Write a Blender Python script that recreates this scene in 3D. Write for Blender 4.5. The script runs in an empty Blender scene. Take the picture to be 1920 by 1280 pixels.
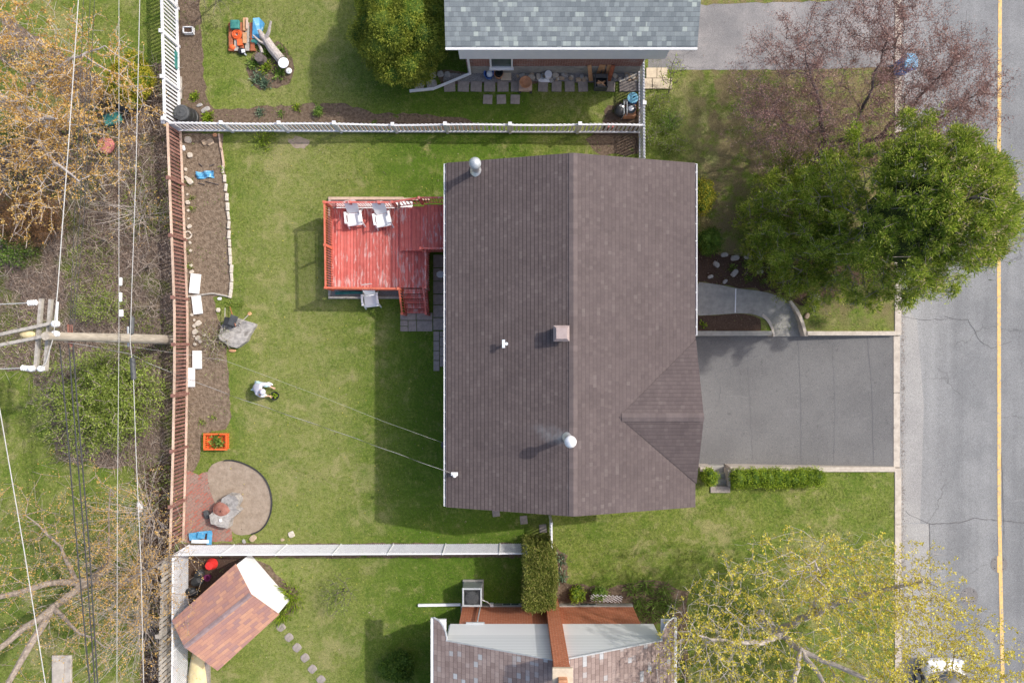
import bpy, bmesh, math, random
import numpy as np
from mathutils import Vector, Matrix
from mathutils.geometry import tessellate_polygon
SC = bpy.context.scene
COL = SC.collection
R = math.radians
# ---------------- camera, sky, sun, exposure ----------------
CH = 28.0                                   # camera height above the lawn
cam = bpy.data.cameras.new('camera'); cam.lens = 24; cam.sensor_width = 36; cam.clip_end = 1000
camo = bpy.data.objects.new('camera', cam); COL.objects.link(camo); camo.location = (0, 0, CH)
SC.camera = camo
SUN_DIR = Vector((0.92, 0.42, 1.0)).normalized()      # towards the sun
elev = math.asin(SUN_DIR.z); az = math.atan2(SUN_DIR.x, SUN_DIR.y)
w = bpy.data.worlds.new('World'); SC.world = w; w.use_nodes = True
nt = w.node_tree; bg = nt.nodes['Background']
sky = nt.nodes.new('ShaderNodeTexSky'); sky.sky_type = 'NISHITA'; sky.sun_disc = False
sky.sun_elevation = elev; sky.sun_rotation = az; sky.air_density = 1.0; sky.dust_density = 4.0; sky.ozone_density = 1.0
nt.links.new(sky.outputs[0], bg.inputs[0]); bg.inputs[1].default_value = 0.15
sl = bpy.data.lights.new('sun', 'SUN'); sl.energy = 2.4; sl.angle = R(0.9); sl.color = (1.0, 0.94, 0.85)
so = bpy.data.objects.new('sun', sl); COL.objects.link(so)
so.rotation_euler = SUN_DIR.to_track_quat('Z', 'Y').to_euler()
SC.view_settings.view_transform = 'Standard'; SC.view_settings.look = 'None'
SC.view_settings.gamma = 1; SC.view_settings.exposure = 0.48
SC.cycles.max_bounces = 5; SC.cycles.diffuse_bounces = 3; SC.cycles.transparent_max_bounces = 4

rnd = random.Random(7); nr = np.random.default_rng(7)
def W(px, py, h=0.0):                       # a spot read off the photo at a known height above the lawn
    k = (CH - h) / 1280.0
    return Vector(((px - 960) * k, (640 - py) * k, h))
# ---------------- materials ----------------
class N:
    def __init__(s, name, rough=0.8, spec=0.3, metal=0):
        s.m = bpy.data.materials.new(name); s.m.use_nodes = True; s.t = s.m.node_tree
        s.b = s.t.nodes['Principled BSDF']; s.b.inputs['Roughness'].default_value = rough
        s.b.inputs['Specular IOR Level'].default_value = spec; s.b.inputs['Metallic'].default_value = metal
        s.tc = s.t.nodes.new('ShaderNodeTexCoord').outputs['Object']
    def new(s, t, **kw):
        n = s.t.nodes.new(t)
        for k, v in kw.items(): setattr(n, k, v)
        return n
    def ln(s, a, b): s.t.links.new(a, b)
    def noise(s, scale, detail=4, rough=0.6, vec=None, dist=0):
        n = s.new('ShaderNodeTexNoise'); n.inputs['Scale'].default_value = scale
        n.inputs['Detail'].default_value = detail; n.inputs['Roughness'].default_value = rough; n.inputs['Distortion'].default_value = dist
        s.ln(vec or s.tc, n.inputs['Vector']); return n.outputs['Fac']
    def mp(s, scale=(1, 1, 1), rot=(0, 0, 0), loc=(0, 0, 0), vec=None):
        n = s.new('ShaderNodeMapping'); n.inputs['Scale'].default_value = scale
        n.inputs['Rotation'].default_value = rot; n.inputs['Location'].default_value = loc
        s.ln(vec or s.tc, n.inputs['Vector']); return n.outputs[0]
    def step(s, f, a, b):                   # smooth ramp a..b -> 0..1
        n = s.new('ShaderNodeMapRange'); n.inputs[1].default_value = a; n.inputs[2].default_value = b
        n.interpolation_type = 'SMOOTHSTEP' if a < b else 'LINEAR'; s.ln(f, n.inputs[0]); return n.outputs[0]
    def math(s, op, a, b=None):
        n = s.new('ShaderNodeMath', operation=op)
        for i, v in enumerate((a, b)):
            if v is None: continue
            if isinstance(v, (int, float)): n.inputs[i].default_value = v
            else: s.ln(v, n.inputs[i])
        return n.outputs[0]
    def mix(s, f, a, b, bt='MIX'):
        n = s.new('ShaderNodeMix', data_type='RGBA', blend_type=bt)
        for i, v in ((0, f), (6, a), (7, b)):
            if isinstance(v, (int, float)): n.inputs[i].default_value = v
            elif isinstance(v, tuple): n.inputs[i].default_value = (*v[:3], 1)
            else: s.ln(v, n.inputs[i])
        return n.outputs[2]
    def ramp(s, f, stops, const=False):
        n = s.new('ShaderNodeValToRGB'); cr = n.color_ramp
        if const: cr.interpolation = 'CONSTANT'
        while len(cr.elements) < len(stops): cr.elements.new(0.5)
        for e, (p, c) in zip(cr.elements, stops): e.position = p; e.color = (*c, 1)
        s.ln(f, n.inputs[0]); return n.outputs[0]
    def island(s): return s.new('ShaderNodeNewGeometry').outputs['Random Per Island']
    def bump(s, f, st=0.3, d=0.02):
        n = s.new('ShaderNodeBump'); n.inputs['Strength'].default_value = st; n.inputs['Distance'].default_value = d
        s.ln(f, n.inputs['Height']); s.ln(n.outputs[0], s.b.inputs['Normal'])
    def out(s, c):
        if isinstance(c, tuple): s.b.inputs['Base Color'].default_value = (*c, 1)
        else: s.ln(c, s.b.inputs['Base Color'])
        return s.m
def surf(name, c1, c2, scale=6, rough=0.8, spec=0.3, c3=None, s3=0.8, t3=(0.5, 0.7), bump=0.3, bs=None, bd=0.01, metal=0, isl=0.0, stretch=(1, 1, 1)):
    n = N(name, rough, spec, metal); v = n.mp(stretch)
    c = n.mix(n.step(n.noise(scale, 5, 0.65, v), 0.3, 0.7), c1, c2)
    if c3: c = n.mix(n.step(n.noise(s3, 5, 0.65, v), *t3), c, c3)
    if isl:
        h = n.new('ShaderNodeHueSaturation'); n.ln(c, h.inputs['Color'])
        n.ln(n.math('ADD', n.math('MULTIPLY', n.island(), isl * 2), 1 - isl), h.inputs['Value']); c = h.outputs[0]
    if bump: n.bump(n.noise(bs or scale * 4, 4, 0.6, v), bump, bd)
    return n.out(c)
def leaf_mat(name, a, b, c, rough=0.6, ns=1.2, trans=0.35):
    n = N(name, rough, 0.25)
    col = n.ramp(n.island(), [(0.0, a), (0.5, b), (1.0, c)])
    col = n.mix(n.math('MULTIPLY', n.step(n.noise(ns, 3), 0.4, 0.65), 0.5), col, tuple(x * 0.6 for x in a))
    n.out(col); tr = n.new('ShaderNodeBsdfTranslucent'); n.ln(col, tr.inputs[0]); mx = n.new('ShaderNodeMixShader'); mx.inputs[0].default_value = trans
    o_ = [q for q in n.t.nodes if q.type == 'OUTPUT_MATERIAL'][0]; n.ln(n.b.outputs[0], mx.inputs[1]); n.ln(tr.outputs[0], mx.inputs[2]); n.ln(mx.outputs[0], o_.inputs['Surface'])
    return n.m
def shingle(name, stops, row=0.134, wd=0.14, rot=0.0, line=0.55, gran=0.25, lw=0.16):
    n = N(name, 0.9, 0.15); v = n.mp(rot=(0, 0, rot))
    sp = n.new('ShaderNodeSeparateXYZ'); n.ln(v, sp.inputs[0])
    u, t = sp.outputs[0], sp.outputs[1]
    tv = n.math('DIVIDE', t, row); ro = n.math('FLOOR', tv)
    wn = n.new('ShaderNodeTexWhiteNoise', noise_dimensions='1D'); n.ln(ro, wn.inputs['W'])
    def cells(width, k):
        cu = n.math('ADD', n.math('DIVIDE', u, width), n.math('MULTIPLY', wn.outputs[0], k))
        cv = n.new('ShaderNodeCombineXYZ'); n.ln(n.math('FLOOR', cu), cv.inputs[0]); n.ln(ro, cv.inputs[1])
        w2 = n.new('ShaderNodeTexWhiteNoise', noise_dimensions='2D'); n.ln(cv.outputs[0], w2.inputs['Vector'])
        return w2.outputs[0], n.math('FRACT', cu)
    r1, f1 = cells(wd, 9.7); r2, f2 = cells(wd * 3.1, 5.3)
    c = n.ramp(n.math('ADD', n.math('MULTIPLY', r1, 0.75), n.math('MULTIPLY', r2, 0.25)), stops)
    c = n.mix(gran, c, n.ramp(n.noise(90, 2), [(0.3, (0, 0, 0)), (0.7, (1, 1, 1))]), 'OVERLAY')
    c = n.mix(n.math('MULTIPLY', n.noise(0.35, 4), 0.35), c, n.ramp(n.noise(1.1, 5), [(0.3, (0.25, 0.25, 0.25)), (0.7, (0.8, 0.8, 0.8))]), 'SOFT_LIGHT')
    fr = n.math('FRACT', tv)
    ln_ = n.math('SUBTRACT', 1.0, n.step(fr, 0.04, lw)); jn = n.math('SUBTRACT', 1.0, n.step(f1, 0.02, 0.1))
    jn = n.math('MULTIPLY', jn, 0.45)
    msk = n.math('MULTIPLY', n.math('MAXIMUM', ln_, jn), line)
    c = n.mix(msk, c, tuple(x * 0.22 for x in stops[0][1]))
    n.bump(n.math('ADD', fr, n.math('MULTIPLY', r1, 0.5)), 0.5, 0.008)
    return n.out(c)
def bricks(name, a, b, mortar, bw=0.2, rh=0.07, ms=0.01, plane='xz', stain=None):
    n = N(name, 0.9, 0.2); v = n.tc
    if plane == 'xz': v = n.mp(rot=(R(-90), 0, 0))
    if plane == 'yz': v = n.mp(rot=(R(-90), 0, R(-90)))
    if plane == 'diag': v = n.mp(rot=(0, 0, R(-38)))
    bt = n.new('ShaderNodeTexBrick'); n.ln(v, bt.inputs['Vector'])
    for k, x in (('Scale', 1), ('Mortar Size', ms), ('Brick Width', bw), ('Row Height', rh), ('Bias', 0)): bt.inputs[k].default_value = x
    bt.inputs['Color1'].default_value = (*a, 1); bt.inputs['Color2'].default_value = (*b, 1); bt.inputs['Mortar'].default_value = (*mortar, 1)
    c = n.mix(0.3, bt.outputs[0], n.ramp(n.noise(14, 5), [(0.3, (0.2, 0.2, 0.2)), (0.7, (0.8, 0.8, 0.8))]), 'OVERLAY')
    if stain: c = n.mix(n.step(n.noise(1.2, 6, 0.7, n.mp((1, 1, 2.5))), 0.55, 0.72), c, stain)
    n.bump(bt.outputs['Fac'], -0.4, 0.01)
    return n.out(c)
def lawn(name, blades=False):
    n = N(name, 0.85 if not blades else 0.6, 0.15)
    big = n.noise(0.45, 5, 0.6); mid = n.noise(1.7, 6, 0.7, dist=0.6); fine = n.noise(9, 6, 0.75); mic = n.noise(45, 3, 0.7)
    g = n.ramp(fine, [(0.3, (0.068, 0.118, 0.014)), (0.5, (0.165, 0.222, 0.036)), (0.72, (0.30, 0.345, 0.085))])
    dry = n.ramp(mic, [(0.3, (0.22, 0.225, 0.075)), (0.7, (0.43, 0.40, 0.19))])
    lush = n.ramp(fine, [(0.3, (0.05, 0.115, 0.009)), (0.7, (0.13, 0.225, 0.02))])
    c = n.mix(n.step(n.math('ADD', n.math('MULTIPLY', big, 0.5), n.math('MULTIPLY', mid, 0.5)), 0.50, 0.60), g, dry)
    fd = n.math('MULTIPLY', n.step(n.noise(3.2, 7, 0.8), 0.42, 0.70), 0.5)
    c = n.mix(fd, c, dry)
    c = n.mix(n.math('MULTIPLY', n.step(n.noise(0.9, 8, 0.78, n.mp(loc=(31, 7, 0)), .4), 0.46, 0.66), .8), c, lush)
    c = n.mix(.35, c, n.ramp(n.noise(14, 4, .8), [(0.32, (0.25, 0.25, 0.25)), (0.68, (0.78, 0.78, 0.74))]), 'OVERLAY')
    s0 = n.new('ShaderNodeSeparateXYZ'); n.ln(n.tc, s0.inputs[0]); wob = n.math('MULTIPLY', n.noise(.35, 4), 3.0)
    house_shade = n.math('MULTIPLY', n.step(n.math('ADD', s0.outputs[0], wob), -5.6, -2.2), n.math('SUBTRACT', 1.0, n.step(s0.outputs[0], 0.5, 1.0)))
    c = n.mix(n.math('MULTIPLY', house_shade, n.step(n.noise(2.2, 7, .75), .30, .55)), c, lush)  # rich dark green band painted where the house shadow falls on the grass
    yard = n.math('MULTIPLY', n.step(s0.outputs[0], -12.0, -9.5), n.math('SUBTRACT', 1.0, n.step(n.math('ADD', s0.outputs[0], wob), -6.5, -4.0)))
    c = n.mix(n.math('MULTIPLY', n.math('MULTIPLY', yard, n.step(n.noise(5.5, 8, .8, n.mp(loc=(4, 2, 0))), .36, .62)), .55), c, (0.35, 0.345, 0.14))
    # lawn further right of the house is thinner and browner, tree shade painted in
    sp = n.new('ShaderNodeSeparateXYZ'); n.ln(n.tc, sp.inputs[0])
    east = n.math('MULTIPLY', n.step(sp.outputs[0], 6.0, 8.5), n.step(sp.outputs[1], -0.5, 2.0))
    c = n.mix(n.math('MULTIPLY', east, n.step(n.noise(1.3, 6, 0.7), 0.40, 0.55)), c, (0.235, 0.19, 0.10))
    if blades:
        c = n.mix(0.5, c, n.ramp(n.island(), [(0, (0.06, 0.12, 0.012)), (0.5, (0.17, 0.25, 0.04)), (0.75, (0.38, 0.41, 0.13)), (1, (0.62, 0.56, 0.32))]))
        c = n.mix(0.25, c, (0.3, 0.4, 0.1), 'OVERLAY')
    else:
        c = n.mix(n.step(n.noise(28, 4, 0.7), 0.48, 0.66), c, (0.075, 0.075, 0.025))
        n.bump(n.math('ADD', mic, fine), 0.9, 0.03)
    return n.out(c)
MT = {}
MT['lawn'] = lawn('lawn_ground'); MT['blade'] = lawn('grass_blades', True)
MT['soil'] = surf('soil', (0.13, 0.095, 0.068), (0.27, 0.21, 0.155), 7, 0.95, 0.1, (0.35, 0.29, 0.225), 25, (0.6, 0.75), 1.0, 14, 0.05)
MT['soil_dark'] = surf('dark_soil', (0.05, 0.032, 0.024), (0.12, 0.08, 0.06), 22, 0.95, 0.1, (0.17, 0.12, 0.085), 60, (0.6, 0.7), 0.9, 30, 0.04)
MT['soil_mid'] = surf('garden_soil', (0.10, 0.07, 0.05), (0.20, 0.15, 0.11), 9, 0.95, 0.1, (0.09, 0.13, 0.02), 2.2, (0.58, 0.7), 1.0, 16, 0.04)
MT['scrub'] = surf('scrub_floor', (0.11, 0.082, 0.065), (0.29, 0.225, 0.185), 8, 0.95, 0.1, (0.14, 0.17, 0.045), 0.7, (0.5, 0.62), 1.0, 20, 0.06)
MT['dirt_pale'] = surf('dry_dirt', (0.27, 0.215, 0.165), (0.36, 0.295, 0.235), 4, 0.95, 0.1, (0.20, 0.155, 0.12), 11, (0.62, 0.7), 0.8, 9, 0.03)
def asphalt(name, a, b, pale, crack=True, cs=0.28, streak=0, scuff=0):
    n = N(name, 0.9, 0.25)
    c = n.mix(n.step(n.noise(0.5, 5, 0.6), 0.35, 0.65), a, b)
    c = n.mix(n.math('MULTIPLY', n.step(n.noise(1.6, 7, 0.75, n.mp((0.5, 1.4, 1)), 0.8), 0.55, 0.8), 0.7), c, pale)
    if scuff:
        m = n.math('MULTIPLY', n.step(n.noise(2.4, 9, .82, n.mp((.35, 2.2, 1)), 1.2), .60, .72), .5); c = n.mix(m, c, (0.30, 0.295, 0.29)); c = n.mix(n.math('MULTIPLY', n.step(n.noise(2.2, 5, .7, n.mp(loc=(2, 5, 0))), .63, .70), .5), c, (0.09, 0.09, 0.095))
    if streak:
        c = n.mix(0.5, c, n.ramp(n.noise(1.0, 4, 0.6, n.mp((1.6, .07, 1))), [(0.35, (0.36, 0.36, 0.36)), (0.65, (0.66, 0.66, 0.65))]), 'SOFT_LIGHT')
        c = n.mix(n.math('MULTIPLY', n.step(n.noise(3.5, 5, .7, n.mp(loc=(3, 8, 0))), .64, .72), .35), c, (0.12, 0.12, 0.12))
    if streak:
        sp = n.new('ShaderNodeSeparateXYZ'); n.ln(n.tc, sp.inputs[0]); f = n.math('ADD', sp.outputs[0], n.math('MULTIPLY', n.noise(.5, 3), 1.6))
        c = n.mix(n.step(f, 17.2, 19.4), n.mix(.35, c, (0.36, 0.36, 0.365)), n.mix(.3, c, (0.16, 0.168, 0.18)))
    c = n.mix(0.6, c, n.ramp(n.noise(55, 2, 0.8), [(0.35, (0.15, 0.15, 0.15)), (0.65, (0.85, 0.85, 0.85))]), 'OVERLAY')
    if crack:
        v = n.new('ShaderNodeTexVoronoi', feature='DISTANCE_TO_EDGE'); v.inputs['Scale'].default_value = cs
        ds = n.new('ShaderNodeVectorMath', operation='ADD'); nn = n.new('ShaderNodeTexNoise'); nn.inputs['Scale'].default_value = 1.5; nn.inputs['Detail'].default_value = 6
        n.ln(n.tc, nn.inputs['Vector']); sc = n.new('ShaderNodeVectorMath', operation='SCALE'); sc.inputs['Scale'].default_value = 0.8
        n.ln(nn.outputs['Color'], sc.inputs[0]); n.ln(n.tc, ds.inputs[0]); n.ln(sc.outputs[0], ds.inputs[1]); n.ln(ds.outputs[0], v.inputs['Vector'])
        m = n.math('SUBTRACT', 1, n.step(v.outputs['Distance'], 0.001, 0.006))
        m = n.math('MULTIPLY', m, n.step(n.noise(0.45, 2, 0.5, n.mp(loc=(9, 3, 0))), 0.5, 0.6))
        c = n.mix(n.math('MULTIPLY', m, 0.45), c, (0.08, 0.08, 0.08))
    n.bump(n.noise(120, 2), 0.5, 0.004)
    return n.out(c)
MT['road'] = asphalt('road_asphalt', (0.195, 0.20, 0.208), (0.26, 0.265, 0.272), (0.32, 0.32, 0.325), cs=.2, streak=1)
MT['road_pale'] = asphalt('pale_road_patch', (0.29, 0.285, 0.285), (0.34, 0.335, 0.33), (0.40, 0.39, 0.385), False)
MT['drive'] = asphalt('driveway_asphalt', (0.148, 0.148, 0.152), (0.175, 0.175, 0.178), (0.24, 0.238, 0.24), False, scuff=1)
MT['drive2'] = asphalt('old_driveway_asphalt', (0.19, 0.19, 0.20), (0.29, 0.28, 0.285), (0.38, 0.355, 0.345), True, 0.3)
MT['seam'] = surf('crack_filler', (0.10, 0.10, 0.105), (0.15, 0.15, 0.155), 30, 0.9)
MT['seam_pale'] = surf('scuffed_asphalt_line', (0.125, 0.125, 0.135), (0.16, 0.16, 0.17), 30, 0.9)
MT['concrete'] = surf('concrete', (0.27, 0.265, 0.25), (0.36, 0.35, 0.325), 4, 0.9, 0.2, (0.20, 0.195, 0.185), 1.3, (0.58, 0.75), 0.5, 60, 0.004)
MT['kerb'] = surf('kerb_concrete', (0.42, 0.37, 0.32), (0.55, 0.50, 0.44), 5, 0.9, 0.2, (0.30, 0.27, 0.24), 2.2, (0.6, 0.75), 0.6, 70, 0.006)
MT['slab'] = surf('paving_slab', (0.25, 0.22, 0.205), (0.35, 0.31, 0.28), 10, 0.9, 0.2, (0.17, 0.16, 0.13), 3, (0.6, 0.75), 0.5, 50, 0.005)
MT['slab_pale'] = surf('pale_slab', (0.50, 0.42, 0.32), (0.60, 0.52, 0.40), 8, 0.9, 0.2)
MT['yellow'] = surf('worn_yellow_paint', (0.68, 0.42, 0.14), (0.76, 0.52, 0.22), 6, 0.8, 0.3, (0.33, 0.31, 0.28), 9, (0.50, 0.66))
MT['rock'] = surf('rock', (0.27, 0.26, 0.25), (0.45, 0.43, 0.41), 7, 0.9, 0.2, (0.19, 0.175, 0.16), 3, (0.55, 0.7), 0.8, 20, 0.02)
MT['rock_pale'] = surf('pale_rock', (0.45, 0.40, 0.33), (0.66, 0.61, 0.54), 9, 0.9, 0.2, (0.32, 0.28, 0.22), 4, (0.6, 0.75), 0.8, 20, 0.02)
MT['rock_tan'] = surf('tan_rock', (0.36, 0.27, 0.19), (0.52, 0.41, 0.30), 9, 0.9, 0.2, None, 4, (0.6, 0.75), 0.8, 20, 0.02)
MT['white'] = surf('white_paint', (0.74, 0.75, 0.78), (0.82, 0.83, 0.85), 5, 0.5, 0.4, bump=0.1)
MT['fence_white'] = surf('weathered_white_paint', (0.66, 0.67, 0.71), (0.80, 0.81, 0.84), 8, 0.7, 0.3, (0.48, 0.48, 0.5), 3, (0.62, 0.75), bump=0.2)
MT['plastic'] = surf('white_plastic', (0.80, 0.81, 0.82), (0.86, 0.87, 0.88), 3, 0.4, 0.5, bump=0.05)
MT['siding_bright'] = surf('bright_white_siding', (0.78, 0.81, 0.84), (0.84, 0.86, 0.88), 3, 0.5, 0.4, bump=0.1)
def lap():
    n = N('lapped_white_siding', 0.5, 0.4); sp = n.new('ShaderNodeSeparateXYZ'); n.ln(n.tc, sp.inputs[0])
    f = n.math('FRACT', n.math('DIVIDE', sp.outputs[2], 0.125)); m = n.math('SUBTRACT', 1, n.step(f, .12, .3))  # grey stripe: panel joint with the lap's butt shadow painted in
    up = n.step(sp.outputs[2], 2.98, 3.02); m = n.math('MULTIPLY', m, n.math('ADD', n.math('MULTIPLY', up, .6), .12))
    n.bump(f, .5, .012); return n.out(n.mix(m, n.mix(up, (.86, .88, .91), (.78, .81, .84)), (.42, .45, .48)))
MT['lap'] = lap()
MT['siding'] = surf('white_siding', (0.62, 0.69, 0.76), (0.70, 0.76, 0.81), 3, 0.5, 0.4, bump=0.1)
MT['wood_red'] = surf('brown_red_fence_wood', (0.17, 0.085, 0.07), (0.28, 0.15, 0.125), 7, 0.85, 0.2, (0.38, 0.25, 0.21), 3, (0.58, 0.75), 0.4, isl=0.25)
MT['wood_pale'] = surf('pale_bare_wood', (0.50, 0.36, 0.28), (0.64, 0.49, 0.40), 9, 0.85, 0.2, isl=0.15)
MT['wood_grey'] = surf('grey_weathered_wood', (0.30, 0.28, 0.25), (0.46, 0.43, 0.39), 9, 0.9, 0.2, (0.2, 0.17, 0.14), 4, (0.6, 0.75), isl=0.2)
MT['pole'] = surf('pole_wood', (0.33, 0.29, 0.24), (0.52, 0.47, 0.40), 9, 0.9, 0.2, (0.22, 0.18, 0.14), 4, (0.58, 0.75), 0.5, stretch=(1, 1, 0.15))
MT['bark'] = surf('bark', (0.20, 0.165, 0.14), (0.38, 0.325, 0.28), 10, 0.95, 0.1, None, 2, (0.5, 0.7), 0.8, 25, 0.02)
MT['bark_dark'] = surf('dark_bark', (0.10, 0.08, 0.075), (0.20, 0.17, 0.16), 10, 0.95, 0.1, bump=0.8, bs=25, bd=0.02)
MT['bark_pale'] = surf('pale_bark', (0.36, 0.32, 0.30), (0.55, 0.50, 0.47), 12, 0.95, 0.1, bump=0.8, bs=25, bd=0.02)
def deckpaint():
    n = N('red_deck_paint', 0.6, 0.3)
    c = n.mix(n.step(n.noise(3, 4), 0.3, 0.7), (0.50, 0.115, 0.095), (0.60, 0.155, 0.13))
    h = n.new('ShaderNodeHueSaturation'); n.ln(c, h.inputs['Color']); n.ln(n.math('ADD', n.math('MULTIPLY', n.island(), 0.34), 0.82), h.inputs['Value']); c = h.outputs[0]
    v = n.mp((5.0, 0.9, 1))
    m = n.step(n.math('ADD', n.noise(2.2, 7, 0.8, v), n.math('MULTIPLY', n.noise(0.9, 2), 0.35)), 0.70, 0.78)
    c = n.mix(n.math('MULTIPLY', m, 0.75), c, (0.62, 0.46, 0.44))
    return n.out(c)
MT['deck'] = deckpaint()
MT['deck_rail'] = surf('orange_red_rail_paint', (0.50, 0.12, 0.07), (0.60, 0.17, 0.105), 5, 0.6, 0.3, bump=0.2, isl=0.1)
MT['black'] = surf('black_plastic', (0.02, 0.022, 0.024), (0.04, 0.042, 0.045), 6, 0.5, 0.4)
MT['dark'] = surf('dark_grey', (0.05, 0.055, 0.06), (0.09, 0.095, 0.1), 6, 0.6, 0.4)
MT['metal'] = surf('galvanised_metal', (0.55, 0.57, 0.59), (0.68, 0.70, 0.72), 6, 0.35, 0.5, metal=0.75)
MT['greymetal'] = surf('grey_painted_metal', (0.42, 0.45, 0.47), (0.52, 0.55, 0.57), 6, 0.45, 0.5, metal=0.3)
MT['wire'] = surf('bare_conductor', (0.42, 0.42, 0.41), (0.52, 0.52, 0.51), 6, 0.5, 0.5)
MT['wire_dark'] = surf('black_cable', (0.035, 0.035, 0.04), (0.06, 0.06, 0.06), 6, 0.6, 0.4)
MT['porcelain'] = surf('white_porcelain', (0.78, 0.79, 0.82), (0.84, 0.85, 0.87), 6, 0.25, 0.5, bump=0)
MT['orange'] = surf('orange_plastic', (0.75, 0.12, 0.03), (0.85, 0.17, 0.045), 9, 0.5, 0.4)
MT['red'] = surf('red_plastic', (0.62, 0.03, 0.03), (0.75, 0.05, 0.04), 9, 0.4, 0.5)
MT['blue'] = surf('blue_plastic', (0.06, 0.27, 0.50), (0.12, 0.38, 0.62), 5, 0.5, 0.4, (0.45, 0.6, 0.7), 7, (0.58, 0.72))
MT['bluebin'] = surf('blue_bin_plastic', (0.05, 0.13, 0.45), (0.10, 0.22, 0.62), 5, 0.5, 0.4)
MT['teal'] = surf('teal_tarp', (0.03, 0.16, 0.15), (0.07, 0.27, 0.24), 6, 0.7, 0.3)
MT['terracotta'] = surf('terracotta', (0.42, 0.20, 0.11), (0.56, 0.30, 0.17), 7, 0.85, 0.2, (0.6, 0.48, 0.38), 4, (0.6, 0.75))
MT['timber'] = surf('cut_timber', (0.45, 0.25, 0.13), (0.58, 0.34, 0.19), 8, 0.8, 0.2, isl=0.15)
MT['timber_red'] = surf('red_brown_timber', (0.32, 0.10, 0.05), (0.42, 0.15, 0.08), 8, 0.8, 0.2)
MT['glass'] = surf('window_glass', (0.05, 0.075, 0.07), (0.08, 0.11, 0.10), 2, 0.12, 0.6, bump=0)
MT['carpaint'] = surf('white_car_paint', (0.60, 0.61, 0.63), (0.64, 0.65, 0.67), 2, 0.3, 0.6, bump=0)
MT['carglass'] = surf('car_glass', (0.02, 0.025, 0.03), (0.04, 0.045, 0.05), 2, 0.08, 0.7, bump=0)
MT['skin'] = surf('skin', (0.62, 0.38, 0.28), (0.70, 0.45, 0.34), 6, 0.6, 0.3, bump=0)
MT['jacket'] = surf('pale_grey_jacket', (0.52, 0.52, 0.60), (0.62, 0.62, 0.70), 5, 0.85, 0.2)
MT['jeans'] = surf('pale_blue_jeans', (0.40, 0.58, 0.62), (0.55, 0.72, 0.74), 7, 0.9, 0.2)
MT['cream'] = surf('pale_cream_fibreglass', (0.62, 0.52, 0.28), (0.72, 0.62, 0.38), 4, 0.5, 0.4, (0.45, 0.38, 0.2), 5, (0.6, 0.75))
MT['gravel'] = surf('gravel', (0.15, 0.14, 0.14), (0.40, 0.38, 0.37), 38, 0.95, 0.2, (0.5, 0.48, 0.46), 60, (0.6, 0.7), 1.0, 40, 0.03)
MT['gravel_white'] = surf('white_stone_chips', (0.50, 0.48, 0.47), (0.72, 0.70, 0.68), 22, 0.95, 0.2, bump=1.0, bs=30, bd=0.03)
MT['patio'] = bricks('red_patio_brick', (0.36, 0.13, 0.10), (0.30, 0.21, 0.18), (0.22, 0.18, 0.15), 0.22, 0.11, 0.012, 'diag', (0.30, 0.25, 0.21))
MT['brick_n'] = bricks('dark_red_brick', (0.20, 0.075, 0.055), (0.29, 0.13, 0.10), (0.36, 0.30, 0.27), 0.2, 0.07, 0.008, 'xz', (0.36, 0.30, 0.29))
MT['brick_s'] = bricks('orange_brick', (0.40, 0.115, 0.05), (0.47, 0.155, 0.075), (0.50, 0.30, 0.22), 0.2, 0.067, 0.006, 'xz')
MT['brick_main'] = bricks('brown_brick', (0.25, 0.13, 0.09), (0.33, 0.18, 0.13), (0.4, 0.36, 0.32), 0.2, 0.07, 0.008, 'yz')
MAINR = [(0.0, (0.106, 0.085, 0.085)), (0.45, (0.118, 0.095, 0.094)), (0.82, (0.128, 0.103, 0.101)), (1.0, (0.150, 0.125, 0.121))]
MT['roof'] = shingle('brown_shingles', MAINR, rot=R(90), line=0.85, lw=.30)  # left slope: printed course lines, darkened and widened to paint in butt-edge shadows
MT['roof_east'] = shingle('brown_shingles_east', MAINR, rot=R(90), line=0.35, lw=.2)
MT['roof2'] = shingle('brown_shingles_cross', [(p, tuple(x * 1.0 for x in c)) for p, c in MAINR], rot=0, line=0.42, lw=.2)
MT['cap'] = surf('ridge_cap_shingles', (0.130, 0.105, 0.104), (0.155, 0.126, 0.122), 4, 0.9, 0.15, isl=0.10, bs=60)
MT['roof_grey'] = shingle('grey_shingles', [(0, (0.155, 0.18, 0.195)), (0.5, (0.205, 0.235, 0.25)), (0.80, (0.25, 0.285, 0.295)), (0.88, (0.33, 0.375, 0.365)), (1, (0.40, 0.45, 0.425))], rot=0, line=0.5, row=0.15, wd=0.17)
MT['roof_mix'] = shingle('mixed_brown_grey_shingles', [(0, (0.22, 0.165, 0.15)), (0.5, (0.29, 0.225, 0.205)), (0.80, (0.34, 0.27, 0.245)), (0.88, (0.38, 0.38, 0.39)), (1, (0.46, 0.48, 0.5))], rot=R(90), line=0.75, row=0.15, wd=0.19)
MT['roof_red'] = shingle('red_shingles', [(0, (0.33, 0.20, 0.19)), (0.4, (0.39, 0.215, 0.18)), (0.7, (0.47, 0.255, 0.185)), (1, (0.53, 0.30, 0.20))], rot=R(-38), line=0.3, row=0.13, wd=0.32)
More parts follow.
